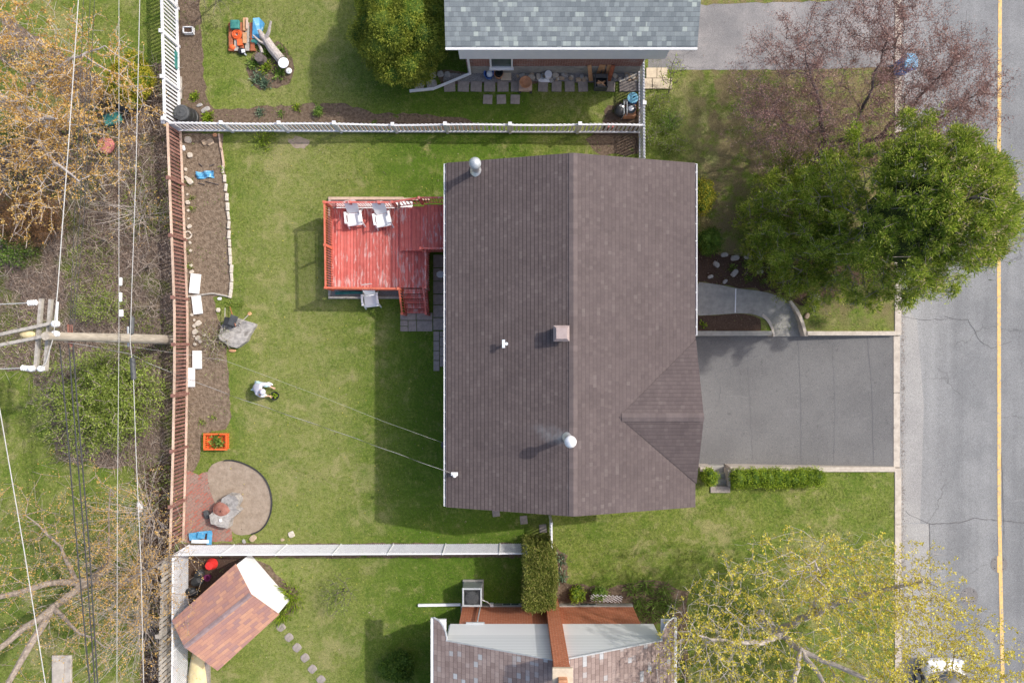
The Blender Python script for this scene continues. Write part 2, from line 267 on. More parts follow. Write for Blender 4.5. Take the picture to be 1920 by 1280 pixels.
# leaves
MT['lf_pine'] = leaf_mat('pine_needles', (0.09, 0.17, 0.016), (0.32, 0.44, 0.04), (0.7, 0.72, 0.15))
MT['core'] = surf('shaded_inner_needles', (0.03, 0.05, 0.012), (0.06, 0.085, 0.02), 9, .9, bump=1, bs=20, bd=.05)  # dark colour of the core blob paints the shaded gaps between needle clumps
MT['lf_candle'] = leaf_mat('pine_candles', (0.55, 0.42, 0.24), (0.68, 0.55, 0.34), (0.75, 0.65, 0.42))
MT['lf_cedar'] = leaf_mat('cedar_sprays', (0.14, 0.19, 0.022), (0.32, 0.38, 0.05), (0.54, 0.56, 0.09))
MT['lf_gold'] = leaf_mat('golden_cedar_sprays', (0.260, 0.273, 0.026), (0.429, 0.403, 0.039), (0.598, 0.520, 0.065))
MT['lf_hedge'] = leaf_mat('clipped_cedar', (0.126, 0.168, 0.028), (0.238, 0.280, 0.056), (0.420, 0.378, 0.126))
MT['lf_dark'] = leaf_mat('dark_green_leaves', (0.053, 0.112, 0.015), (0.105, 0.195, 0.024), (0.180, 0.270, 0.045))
MT['lf_bright'] = leaf_mat('bright_green_leaves', (0.163, 0.275, 0.019), (0.300, 0.425, 0.037), (0.450, 0.525, 0.062))
MT['lf_lime'] = leaf_mat('spring_green_leaves', (0.169, 0.247, 0.039), (0.312, 0.403, 0.078), (0.468, 0.546, 0.143))
MT['lf_mid'] = leaf_mat('green_leaves', (0.12, 0.22, 0.035), (0.22, 0.36, 0.06), (0.38, 0.5, 0.14))
MT['lf_blue'] = leaf_mat('blue_green_leaves', (0.117, 0.195, 0.130), (0.208, 0.312, 0.208), (0.338, 0.442, 0.286))
MT['lf_purple'] = leaf_mat('purple_leaves', (0.28, 0.155, 0.14), (0.4, 0.25, 0.22), (0.53, 0.37, 0.33))
MT['lf_yellow'] = leaf_mat('yellow_buds', (0.62, 0.5, 0.05), (0.8, 0.7, 0.1), (0.85, 0.8, 0.26))
MT['lf_orange'] = leaf_mat('orange_buds', (0.6, 0.34, 0.09), (0.74, 0.48, 0.15), (0.76, 0.58, 0.26))
MT['lf_rust'] = leaf_mat('rust_twigs', (0.24, 0.13, 0.06), (0.36, 0.2, 0.1), (0.44, 0.28, 0.15))
MT['lf_litter'] = leaf_mat('dead_leaves', (0.16, 0.11, 0.08), (0.36, 0.27, 0.21), (0.60, 0.50, 0.42))
MT['twig'] = leaf_mat('dead_twigs', (0.26, 0.20, 0.17), (0.45, 0.37, 0.31), (0.66, 0.58, 0.51))
# ---------------- mesh helpers ----------------
def finish(o, parent):
    COL.objects.link(o)
    if parent is not None: o.parent = parent
    return o
def wloc(o):
    v = Vector((0, 0, 0))
    while o is not None: v += o.location; o = o.parent
    return v
class MB:
    def __init__(s): s.v = []; s.f = []
    def add(s, vs, fs):
        b = len(s.v); s.v += [tuple(v) for v in vs]; s.f += [tuple(i + b for i in f) for f in fs]; return s
    def box(s, c, d, rz=0, M=None):
        x, y, z = d[0] / 2, d[1] / 2, d[2] / 2
        m = M or Matrix.Rotation(rz, 3, 'Z'); c = Vector(c)
        vs = [c + m @ Vector((i * x, j * y, k * z)) for k in (-1, 1) for j in (-1, 1) for i in (-1, 1)]
        return s.add(vs, [(0, 2, 3, 1), (4, 5, 7, 6), (0, 1, 5, 4), (2, 6, 7, 3), (1, 3, 7, 5), (0, 4, 6, 2)])
    def bar(s, a, b, w_, h_=None, up=(0, 0, 1)):
        a, b = Vector(a), Vector(b); d = b - a; L = d.length
        if L < 1e-6: return s
        x = d / L; u = Vector(up)
        if abs(x.dot(u)) > 0.98: u = Vector((0, 1, 0))
        y = u.cross(x).normalized(); z = x.cross(y)
        M = Matrix((x, y, z)).transposed()
        return s.box((a + b) / 2, (L, w_, h_ or w_), M=M)
    def tube(s, pts, r, n=6, cap=True):
        pts = [Vector(p) for p in pts]; rr = r if isinstance(r, (list, tuple)) else [r] * len(pts)
        b = len(s.v); y0 = None
        for i, p in enumerate(pts):
            d = (pts[min(i + 1, len(pts) - 1)] - pts[max(i - 1, 0)]).normalized()
            y0 = (Vector((0, 0, 1)) if abs(d.z) < 0.9 else Vector((1, 0, 0))) if y0 is None else y0
            x = d.cross(y0).normalized(); y = x.cross(d); y0 = y
            for k in range(n):
                a = 2 * math.pi * k / n; s.v.append(tuple(p + (x * math.cos(a) + y * math.sin(a)) * rr[i]))
        for i in range(len(pts) - 1):
            for k in range(n):
                q = b + i * n; s.f.append((q + k, q + (k + 1) % n, q + n + (k + 1) % n, q + n + k))
        if cap: s.f.append(tuple(b + k for k in range(n))[::-1]); s.f.append(tuple(b + (len(pts) - 1) * n + k for k in range(n)))
        return s
    def lathe(s, c, prof, n=20, sx=1, sy=1):
        c = Vector(c); b = len(s.v)
        for r_, z in prof:
            for k in range(n):
                a = 2 * math.pi * k / n; s.v.append((c.x + math.cos(a) * r_ * sx, c.y + math.sin(a) * r_ * sy, c.z + z))
        for i in range(len(prof) - 1):
            for k in range(n):
                q = b + i * n; s.f.append((q + k, q + (k + 1) % n, q + n + (k + 1) % n, q + n + k))
        s.f.append(tuple(b + k for k in range(n))[::-1]); s.f.append(tuple(b + (len(prof) - 1) * n + k for k in range(n)))
        return s
    def prism(s, poly, z0, z1):
        P = [Vector((p[0], p[1], 0)) for p in poly]; n = len(P); b = len(s.v)
        zf = z1 if callable(z1) else (lambda x, y: z1); zb = z0 if callable(z0) else (lambda x, y: z0)
        for p in P: s.v.append((p.x, p.y, zb(p.x, p.y)))
        for p in P: s.v.append((p.x, p.y, zf(p.x, p.y)))
        A = sum(P[i].x * P[(i + 1) % n].y - P[(i + 1) % n].x * P[i].y for i in range(n))
        for t in tessellate_polygon([P]):
            (x1, y1), (x2, y2), (x3, y3) = [(P[i].x, P[i].y) for i in t]
            if (x2 - x1) * (y3 - y1) - (x3 - x1) * (y2 - y1) < 0: t = t[::-1]
            s.f.append(tuple(b + n + i for i in t)); s.f.append(tuple(b + i for i in t[::-1]))
        for i in range(n):
            j = (i + 1) % n; q = (b + i, b + j, b + n + j, b + n + i)
            s.f.append(q if A > 0 else q[::-1])
        return s
    def sheet(s, poly, z):
        P = [Vector((p[0], p[1], 0)) for p in poly]; b = len(s.v)
        zf = z if callable(z) else (lambda x, y: z)
        for p in P: s.v.append((p.x, p.y, zf(p.x, p.y)))
        for t in tessellate_polygon([P]):
            (x1, y1), (x2, y2), (x3, y3) = [(P[i].x, P[i].y) for i in t]
            if (x2 - x1) * (y3 - y1) - (x3 - x1) * (y2 - y1) < 0: t = t[::-1]
            s.f.append(tuple(b + i for i in t))
        return s
    def blob(s, c, d, seed=0, rough=0.25, sub=2, rz=0, flat=False):
        bm = bmesh.new(); bmesh.ops.create_icosphere(bm, subdivisions=sub, radius=1)
        rg = random.Random(seed); ph = [(Vector((rg.uniform(-1, 1), rg.uniform(-1, 1), rg.uniform(-1, 1))) * 2.2, rg.uniform(0, 6)) for _ in range(5)]
        bm.verts.ensure_lookup_table(); m = Matrix.Rotation(rz, 3, 'Z'); vs = []
        for v in bm.verts:
            k = 1 + rough * sum(math.sin(v.co.dot(q) + a) for q, a in ph) / 3
            p = v.co * k
            if flat: p = Vector((max(-.82, min(.82, p.x)), max(-.82, min(.82, p.y)), max(-.6, min(.6, p.z))))
            vs.append(Vector(c) + m @ Vector((p.x * d[0] / 2, p.y * d[1] / 2, p.z * d[2] / 2)))
        fs = [tuple(v.index for v in f.verts) for f in bm.faces]; bm.free()
        return s.add(vs, fs)
    def build(s, name, m, parent=None, smooth=False, bev=0.0, loc=None):
        me = bpy.data.meshes.new(name)
        off = wloc(parent) if parent is not None else Vector((0, 0, 0))
        if loc is not None: off = Vector((0, 0, 0))      # geometry given around its own origin
        me.from_pydata([(x - off.x, y - off.y, z - off.z) for x, y, z in s.v], [], s.f); me.update()
        me.materials.append(MT[m] if isinstance(m, str) else m)
        if smooth: me.polygons.foreach_set('use_smooth', [True] * len(me.polygons))
        o = bpy.data.objects.new(name, me); finish(o, parent)
        if loc is not None: o.location = loc
        if bev:
            md = o.modifiers.new('bevel', 'BEVEL'); md.width = bev; md.segments = 2; md.limit_method = 'ANGLE'
        return o
def tag(o, label, cat, group=None, kind=None):
    if label: o['label'] = label
    if cat: o['category'] = cat
    if group: o['group'] = group
    if kind: o['kind'] = kind
    return o
def thing(name, label, cat, loc=(0, 0, 0), group=None):
    o = bpy.data.objects.new(name, None); o.empty_display_size = 0.2; COL.objects.link(o); o.location = loc
    return tag(o, label, cat, group)
def struct(o): o['kind'] = 'structure'; return o
def dup(root, loc=None, rz=None):
    r = root.copy(); COL.objects.link(r)
    if loc is not None: r.location = loc
    if rz is not None: r.rotation_euler = (0, 0, rz)
    for ch in list(root.children):
        c = ch.copy(); COL.objects.link(c); c.parent = r
        for g in list(ch.children):
            d = g.copy(); COL.objects.link(d); d.parent = c
    return r
def fast(name, verts, k, m, parent=None, off=None):
    n = len(verts) // k; off = (wloc(parent) if parent is not None else Vector((0, 0, 0))) if off is None else Vector(off)
    me = bpy.data.meshes.new(name); verts = verts - np.array(off[:])
    me.vertices.add(n * k); me.vertices.foreach_set('co', verts.astype(np.float32).ravel())
    me.loops.add(n * k); me.loops.foreach_set('vertex_index', np.arange(n * k, dtype=np.int32))
    me.polygons.add(n); me.polygons.foreach_set('loop_start', np.arange(0, n * k, k, dtype=np.int32)); me.polygons.foreach_set('loop_total', np.full(n, k, dtype=np.int32))
    me.update(calc_edges=True); me.materials.append(MT[m])
    o = bpy.data.objects.new(name, me); finish(o, parent); return o
def unit(a): return a / np.maximum(np.linalg.norm(a, axis=1, keepdims=True), 1e-9)
def blades(P, D, L, Wd):                     # leaf quads (kite) at P along unit D
    n = len(P); L = np.broadcast_to(np.asarray(L, float), (n,))[:, None]; Wd = np.broadcast_to(np.asarray(Wd, float), (n,))[:, None]
    s_ = unit(np.cross(D, nr.normal(size=(n, 3))))
    return np.stack([P, P + D * L * 0.5 + s_ * Wd / 2, P + D * L, P + D * L * 0.5 - s_ * Wd / 2], 1).reshape(-1, 3)
def inpoly(x, y, poly):
    r = np.zeros(len(x), bool); n = len(poly)
    for i in range(n):
        x1, y1 = poly[i][0], poly[i][1]; x2, y2 = poly[(i + 1) % n][0], poly[(i + 1) % n][1]
        if y1 == y2: continue
        c = ((y1 > y) != (y2 > y)) & (x < (x2 - x1) * (y - y1) / (y2 - y1) + x1); r ^= c
    return r
def rough_poly(pts, step=0.25, amp=0.06, seed=1):
    rg = random.Random(seed); out = []; P = [Vector(p).to_2d() for p in pts]
    for i, p in enumerate(P):
        q = P[(i + 1) % len(P)]; n = max(1, int((q - p).length / step))
        for k in range(n):
            t = p.lerp(q, k / n); out.append((t.x + rg.uniform(-amp, amp), t.y + rg.uniform(-amp, amp)))
    return out
def smooth_poly(pts, it=2):
    P = [Vector(p).to_2d() for p in pts]
    for _ in range(it):
        Q = []
        for i, p in enumerate(P):
            q = P[(i + 1) % len(P)]; Q += [p.lerp(q, .25), p.lerp(q, .75)]
        P = Q
    return [(p.x, p.y) for p in P]
def px(*l, h=0): return [W(a, b, h).to_2d() for a, b in l]
ORD = ['first', 'second', 'third', 'fourth', 'fifth', 'sixth', 'seventh', 'eighth', 'ninth', 'tenth', 'eleventh', 'twelfth', 'thirteenth', 'fourteenth', 'fifteenth', 'sixteenth', 'seventeenth', 'eighteenth', 'nineteenth', 'twentieth']
# ================= THE SETTING =================
KX = W(1677, 0).x; KX2 = W(1689.5, 0).x          # kerb
DY1 = W(0, 629).y; DY0 = W(0, 877).y; HX = 6.08   # driveway hole
RZ = -0.10
def dz(x, y=0): return -0.09 - 0.85 * (KX - x) / (KX - HX)
g = MB(); B = 160
def quad(x0, y0, x1, y1, z=0.0): g.add([(x0, y0, z), (x1, y0, z), (x1, y1, z), (x0, y1, z)], [(0, 1, 2, 3)])
sx0, sx1, sy0 = W(1427, 0).x, W(1514, 0).x, W(0, 563).y
quad(-B, DY1, sx0, B); quad(sx1, DY1, KX, B); quad(sx0, sy0, sx1, B)
g.sheet(px((1478, 563), (1514, 563), (1514, 629), (1506, 601), (1497, 581), (1484, 563)), 0.0); g.sheet(px((1427, 592), (1427, 629), (1449, 629), (1446, 618), (1441, 607), (1434, 598)), 0.0)
hx0, hx1, hy = W(1336, 0).x, W(1369, 0).x, W(0, 911).y
quad(-B, -B, hx0, DY0); quad(hx1, -B, KX, DY0); quad(hx0, -B, hx1, hy); quad(-B, DY0, HX, DY1); quad(24.6, -B, B, B)
struct(g.build('ground', 'lawn'))
struct(MB().sheet([(KX2, -B), (24.3, -B), (24.3, B), (KX2, B)], RZ).build('road', 'road'))
struct(MB().sheet(px((1690, 982), (1745, 983), (1748, 1120), (1750, 1400), (1691, 1400)), RZ + 0.004).build('road_patch', 'road_pale'))
struct(MB().sheet(px((1690, 560), (1722, 600), (1735, 760), (1728, 980), (1690, 981)), RZ + 0.004).build('road_patch', 'road_pale'))
struct(MB().sheet([(HX - .1, DY0), (KX, DY0), (KX, DY1), (HX - .1, DY1)], dz).build('driveway', 'drive'))
struct(MB().sheet(rough_poly(px((1215, -60), (1684, -60), (1677, 0), (1676, 126), (1480, 131), (1262, 131), (1215, 128)), 0.3, 0.02, 3), 0.004).build('driveway', 'drive2'))
# lawn beyond the neighbour's drive
struct(MB().sheet(rough_poly(px((1310, -400), (1676, -400), (1676, -2), (1560, 2), (1420, 6), (1310, 10)), 0.3, 0.04, 4), 0.008).build('grass_strip', 'lawn'))
kb = MB(); y = B
segs = [(B, DY1 + .02), (DY0 - .02, -B)]
for a, b in ((B, 12.0), (11.985, 9.0), (8.985, 6.0), (5.985, 3.0), (2.985, DY1 + .01)): kb.add(*(lambda m: (m.v, m.f))(MB().box(((KX + KX2) / 2, (a + b) / 2, -0.2), (KX2 - KX, a - b, 0.46))))
for a, b in ((DY0 - .01, -7.5), (-7.515, -10.5), (-10.515, -13.5), (-13.515, -B)): kb.box(((KX + KX2) / 2, (a + b) / 2, -0.2), (KX2 - KX, a - b, 0.46))
for a, b in ((DY1 - .01, -2.1), (-2.115, DY0 + .01)): kb.box(((KX + KX2) / 2, (a + b) / 2, -0.27), (KX2 - KX, a - b, 0.40))
struct(kb.build('kerb', 'kerb', bev=0.02))
struct(MB().box((24.45, 0, -.2), (.3, 2 * B, .46)).build('kerb', 'kerb'))
# yellow centre line, slightly bowed as painted
lp = [(1876, -300), (1875, 0), (1872.5, 350), (1873, 640), (1873.5, 950), (1876, 1080), (1880, 1280), (1884, 1500)]
L0 = px(*lp, h=RZ); lw = 0.075
struct(MB().sheet([(p.x - lw, p.y) for p in L0] + [(p.x + lw, p.y) for p in L0[::-1]], RZ + 0.008).build('road_marking', 'yellow'))
# sealed cracks and seams in road and drive
def ribbon(mb, pts, wd, z, seed=0, amp=0.02):
    rg = random.Random(seed); P = [Vector(p).to_2d() for p in pts]; Q = []
    for a, b in zip(P[:-1], P[1:]):
        n = max(1, int((b - a).length / 0.15))
        Q += [a.lerp(b, k / n) + Vector((rg.uniform(-amp, amp), rg.uniform(-amp, amp))) for k in range(n)]
    Q.append(P[-1])
    for a, b in zip(Q[:-1], Q[1:]):
        d = (b - a).normalized(); s_ = Vector((-d.y, d.x)) * wd * rg.uniform(0.35, 0.65); a2 = a - d * .01
        zf = z if callable(z) else (lambda x, y: z)
        mb.add([(p.x, p.y, zf(p.x, p.y)) for p in (a2 - s_, b - s_, b + s_, a2 + s_)], [(0, 1, 2, 3)])
c = MB(); rz = lambda x, y: RZ + 0.0065
ribbon(c, px((1745, 983), (1748, 1120), (1750, 1300)), .035, rz, 1, .004); ribbon(c, px((1745, 983), (1800, 981), (1830, 972), (1870, 976), (1930, 982)), .03, rz, 2, .02)
ribbon(c, px((1881, 850), (1884, 960), (1886, 1010)), .02, rz, 3, .02); ribbon(c, px((1775, 592), (1800, 600), (1818, 598), (1840, 640), (1862, 652), (1900, 640)), .022, rz, 4, .03)
ribbon(c, px((1690, 594), (1740, 600), (1780, 597)), .018, rz, 5, .03); ribbon(c, px((1700, 960), (1712, 968), (1745, 983)), .018, rz, 6, .03)
struct(c.build('road_crack', 'seam'))
c = MB(); z2 = lambda x, y: dz(x) + 0.004
ribbon(c, px((1626, 632), (1634, 730), (1637, 870), h=-.2), .03, z2, 7, .01); ribbon(c, px((1497, 636), (1501, 720), (1503, 870), h=-.4), .022, z2, 8, .015)
ribbon(c, px((1312, 665), (1420, 668), (1340, 700), (1352, 725), (1346, 760), h=-.7), .018, z2, 9, .03); ribbon(c, px((1320, 800), (1420, 808), (1500, 815), h=-.6), .015, z2, 10, .03)
ribbon(c, px((1400, 640), (1405, 740), (1412, 868), h=-.6), .012, z2, 19, .02); ribbon(c, px((1560, 640), (1566, 760), (1562, 868), h=-.3), .012, z2, 20, .02)
struct(c.build('driveway_crack', 'seam_pale'))
# retaining edges and the garden walk with its winding steps
t = thing('retaining_wall', 'pale concrete edging wall along the upper side of the dark driveway, beside the walkway', 'wall', (8, DY1, 0))
MB().box(((HX + W(1446, 0).x) / 2 + .1, DY1 + .09, -.42), (W(1446, 0).x - HX - .2, .2, 1.02)).build('wall_section', 'concrete', t, bev=.015)
MB().box(((W(1512, 0).x + KX) / 2, DY1 + .09, -.24), (KX - W(1512, 0).x, .18, .66)).build('wall_section', 'kerb', t, bev=.015)
t = thing('retaining_wall', 'pale concrete edging wall along the lower side of the dark driveway', 'wall', (8, DY0, 0))
MB().box(((W(1312, 0).x + W(1336, 0).x) / 2, DY0 - .05, -.42), (W(1336, 0).x - W(1312, 0).x, .18, .98)).build('wall_section', 'kerb', t, bev=.015)
MB().box(((W(1368, 0).x + KX) / 2, DY0 - .05, -.42), (KX - W(1368, 0).x, .2, .98)).build('wall_section', 'kerb', t, bev=.015)
wk = px((1300, 528), (1345, 533), (1382, 541), (1430, 546), (1462, 556), (1478, 566), (1447, 588), (1436, 600), (1427, 594), (1412, 589), (1392, 587), (1370, 588), (1340, 590), (1300, 592))
struct(MB().prism(smooth_poly(wk, 1), -.2, 0.03).build('walkway', 'concrete', bev=.01))
struct(MB().sheet([(W(1378.2, 541).x, W(0, 541).y), (W(1377, 586).x, W(0, 586).y), (W(1379, 586).x, W(0, 586).y), (W(1380.2, 541).x, W(0, 541).y)][::-1], 0.036).build('walkway_joint', 'white'))
t = thing('garden_steps', 'curved concrete steps fanning down from the walkway to the dark driveway', 'steps', W(1475, 600))
outer = px((1478, 566), (1489, 578), (1497, 592), (1503, 609), (1508, 630)); inner = px((1439, 591), (1443, 600), (1447, 610), (1450, 620), (1452, 631))
for i in range(4):
    zt = -0.09 - 0.095 * i
    MB().prism([inner[i], outer[i], outer[i + 1], inner[i + 1]], -1.0, zt).build('tread', 'concrete', t)
oc = px((1478, 565), (1483, 563), (1497, 581), (1506, 601), (1514, 630), (1508, 630), (1501, 604), (1492, 585))
MB().prism(oc, -1.0, 0.05).build('cheek_wall', 'kerb', t)
ic = px((1427, 592), (1434, 598), (1441, 607), (1446, 618), (1449, 631), (1453, 631), (1450, 616), (1445, 603), (1438, 594), (1430, 588))
MB().prism(ic, -1.0, 0.05).build('cheek_wall', 'kerb', t)
t = thing('garden_steps', 'short straight concrete steps between two clipped hedges below the driveway', 'steps', W(1350, 895))
for i, (a, b, z) in enumerate(((876, 889, -.45), (889, 900, -.28), (900, 911, -.13), (911, 923, .06))):
    MB().box((W(1350, 0).x, (W(0, a).y + W(0, b).y) / 2, z / 2 - .45), (.66 + (.15 if i == 3 else 0), W(0, a).y - W(0, b).y, z + .9)).build('tread', 'concrete' if i < 3 else 'slab', t, bev=.01)
MB().box((W(1364, 0).x + .04, (W(0, 880).y + W(0, 910).y) / 2, -.3), (.1, W(0, 880).y - W(0, 910).y, .8)).build('cheek_wall', 'kerb', t)
# planting beds and bare ground
beds = []
def bed(name, pts, m, z, seed, amp=.07, step=.22, sm=0):
    P = px(*pts) if sm == 0 else smooth_poly(px(*pts), sm)
    P = rough_poly(P, step, amp, seed); beds.append(P)
    return struct(MB().sheet(P, z).build(name, m))
bed('soil_bed', [(330, 248), (417, 252), (420, 300), (430, 400), (437, 552), (400, 556), (405, 585), (425, 640), (428, 700), (433, 780), (425, 806), (380, 812), (372, 870), (350, 900), (340, 700), (345, 430)], 'soil', .004, 11, .04)
bed('soil_bed', [(334, -120), (372, -120), (378, 60), (380, 120), (389, 185), (402, 206), (470, 203), (560, 196), (640, 194), (700, 212), (800, 216), (860, 222), (900, 232), (900, 244), (334, 246)], 'soil_mid', .004, 12)
bed('round_bed', [(392, 872), (425, 860), (455, 866), (485, 882), (504, 905), (512, 940), (506, 972), (490, 995), (462, 1003), (440, 1002), (428, 985), (405, 950), (388, 900)], 'dirt_pale', .012, 13, .01, .2, 2)
bed('brick_patio', [(345, 1016), (350, 880), (372, 890), (380, 886), (402, 880), (424, 900), (432, 960), (436, 1014)], 'patio', .008, 14, .02)
bed('flower_bed', [(465, 105), (490, 85), (530, 78), (548, 110), (552, 150), (520, 168), (480, 168), (462, 140)], 'soil_mid', .004, 15, .06, .2, 1)
bed('flower_bed', [(815, 132), (866, 132), (880, 138), (1197, 138), (1197, 152), (830, 158)], 'soil_mid', .004, 16)
bed('flower_bed', [(1140, 200), (1198, 180), (1200, 292), (1120, 292), (1100, 262), (1128, 240)], 'soil_mid', .004, 17, .1)
bed('flower_bed', [(1300, 440), (1340, 470), (1352, 480), (1440, 478), (1480, 500), (1560, 470), (1650, 520), (1560, 556), (1515, 562), (1515, 575), (1500, 572), (1484, 562), (1440, 545), (1382, 539), (1300, 526)], 'soil_dark', .004, 18)
bed('flower_bed', [(1300, 593), (1340, 591), (1372, 588), (1395, 588), (1412, 592), (1426, 598), (1427, 622), (1300, 623)], 'soil_dark', .008, 19, .015)
bed('flower_bed', [(982, 1022), (1040, 1022), (1062, 1040), (1064, 1092), (1140, 1100), (1230, 1085), (1290, 1110), (1292, 1300), (1262, 1300), (1262, 1165), (1190, 1175), (982, 1135)], 'soil_mid', .004, 20)
bed('flower_bed', [(470, 1045), (505, 1060), (558, 1110), (552, 1150), (520, 1160), (500, 1120), (450, 1060)], 'soil_mid', .004, 21)
bed('soil_strip', [(330, 1042), (450, 1042), (470, 1060), (360, 1140), (330, 1170)], 'soil_dark', .004, 22)
bed('scrub_floor', [(-60, 300), (60, 250), (160, 190), (235, 150), (300, 120), (334, 100), (334, 300), (345, 500), (350, 700), (342, 880), (325, 1040), (318, 1400), (262, 1400), (262, 1150), (268, 960), (250, 880), (100, 860), (90, 760), (60, 700), (-60, 690)], 'scrub', .006, 23, .15)
bed('shaded_litter', [(-60, -10), (30, 40), (110, 100), (220, 168), (235, 190), (150, 200), (60, 150), (-60, 70)], 'scrub', .01, 24, .12)
bed('bare_patch', [(540, 262), (560, 255), (580, 264), (575, 278), (550, 276)], 'dirt_pale', .004, 25, .05, .1)
bed('rubble_strip', [(832, 138), (1195, 138), (1196, 154), (832, 154)], 'gravel', .010, 26, .03)
bed('mulch_strip', [(335, 1018), (980, 1018), (980, 1045), (335, 1045)], 'soil_mid', .006, 27, .04)
bed('shade_strip', [(268, 880), (322, 860), (330, 1030), (325, 1400), (262, 1400), (270, 1160), (255, 1060), (276, 960)], 'soil_dark', .009, 29, .12)  # dark sheet painting the shade over the litter by the fences
# stone edging: separate little blocks
def mk_block(m):
    o = MB().box((0, 0, .05), (.13, .30, .1)).build('edging_stone', m, bev=.02); return o
ed = [(416, 268), (418.5, 284)]
pts = [(419, 318), (422, 335), (424, 352), (426, 370), (427.5, 388), (429, 405), (430, 422), (430, 440), (431, 456), (432, 472), (433, 488), (435, 504), (435, 520), (434.5, 536), (433, 551)]
proto = None
GE = 'pale stone blocks edging the long soil bed'
for i, p in enumerate(pts):
    if proto is None: proto = o = MB().box((0, 0, .04), (.12, .355, .10)).build('edging_stone', 'rock_pale', bev=.02)
    else: o = proto.copy(); COL.objects.link(o)
    o.location = W(*p); o.rotation_euler = (0, 0, rnd.uniform(-.15, .15)); o.scale = (rnd.uniform(.8, 1.15), rnd.uniform(.85, 1.0), rnd.uniform(.8, 1.3))
    tag(o, 'pale stone block in the row edging the long soil bed beside the red fence', 'edging stone', GE)
for a, b in (((411.5, 252), (416, 284)), ((416, 278), (421, 314))):
    tag(MB().bar(W(*a) + Vector((0, 0, .04)), W(*b) + Vector((0, 0, .04)), .06, .1).build('edging_board', 'wood_pale'), 'thin board edging the ' + ('top end' if a[1] < 260 else 'upper part') + ' of the long soil bed' + (' at the white fence' if a[1] < 260 else ', above the stone blocks'), 'edging board')
# black edging strip round the round bed
q = smooth_poly(px((392, 872), (425, 860), (455, 866), (485, 882), (504, 905), (512, 940), (506, 972), (490, 995), (462, 1003)), 2)[2:-6]
m = MB(); m.tube([(x, y, .05) for x, y in q], .03, 5); tag(m.build('lawn_edging', 'black'), 'black strip edging curving round the pale dirt bed beside the brick patio', 'garden edging')
# ================= HOUSES =================
EZ, RZH = 3.5, 4.82
XL, XR, XM = -2.375, 6.584, 2.085; YT, YB = 6.40, -5.94
def slope_mesh(a, b, c_, d, th=.12):        # roof slab from its four top corners
    m = MB(); T = [Vector(p) for p in (a, b, c_, d)]; Bm = [p - Vector((0, 0, th)) for p in T]
    return m.add(T + Bm, [(0, 1, 2, 3), (7, 6, 5, 4), (0, 4, 5, 1), (1, 5, 6, 2), (2, 6, 7, 3), (3, 7, 4, 0)])
H = thing('house', 'large bungalow with brown shingle roof in the middle of the picture, beside the red deck', 'house', (2.1, 0.2, 0))
m = MB(); wx0, wx1, wy0, wy1 = -1.88, 6.08, -5.55, 6.02
m.prism([(wx0, wy0), (wx1, wy0), (wx1, wy1), (wx0, wy1)], -1.0, lambda x, y: 3.40)
m.build('wall', 'brick_main', H)
for yy in (wy0, wy1 - .12):
    MB().add([(wx0, yy, 3.4), (wx1, yy, 3.4), (XM, yy, 4.62), (wx0, yy + .12, 3.4), (wx1, yy + .12, 3.4), (XM, yy + .12, 4.62)], [(0, 1, 2), (5, 4, 3), (0, 2, 5, 3), (1, 4, 5, 2)]).build('gable', 'siding', H)
MB().box(((wx0 + wx1) / 2, (wy0 + wy1) / 2, -.4), (wx1 - wx0 + .04, wy1 - wy0 + .04, 1.6)).build('foundation', 'concrete', H)
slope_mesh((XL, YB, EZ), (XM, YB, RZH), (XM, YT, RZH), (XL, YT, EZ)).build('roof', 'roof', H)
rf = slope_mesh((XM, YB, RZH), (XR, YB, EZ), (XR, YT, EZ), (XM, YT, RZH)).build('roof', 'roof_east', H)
rx, ry, rzz = 3.70, -2.62, 4.345
cg = MB(); e = .012
cg.add([(rx, ry, rzz + e), (6.65, ry, 4.36), (XR + .02, .06, EZ + e), (XR + .04, -5.10, EZ + e), (6.65, ry, 4.24), (XR + .02, .06, EZ - .11), (XR + .04, -5.10, EZ - .11)], [(0, 1, 2), (0, 3, 1), (1, 4, 5, 2), (3, 6, 4, 1)])
cg.build('cross_gable_roof', 'roof2', H)
MB().add([(6.5, -4.95, 3.38), (6.5, -.1, 3.38), (6.5, ry, 4.24), (6.4, -4.95, 3.38), (6.4, -.1, 3.38), (6.4, ry, 4.24)], [(0, 1, 2), (3, 5, 4), (0, 3, 4, 1)]).build('gable', 'siding', H)
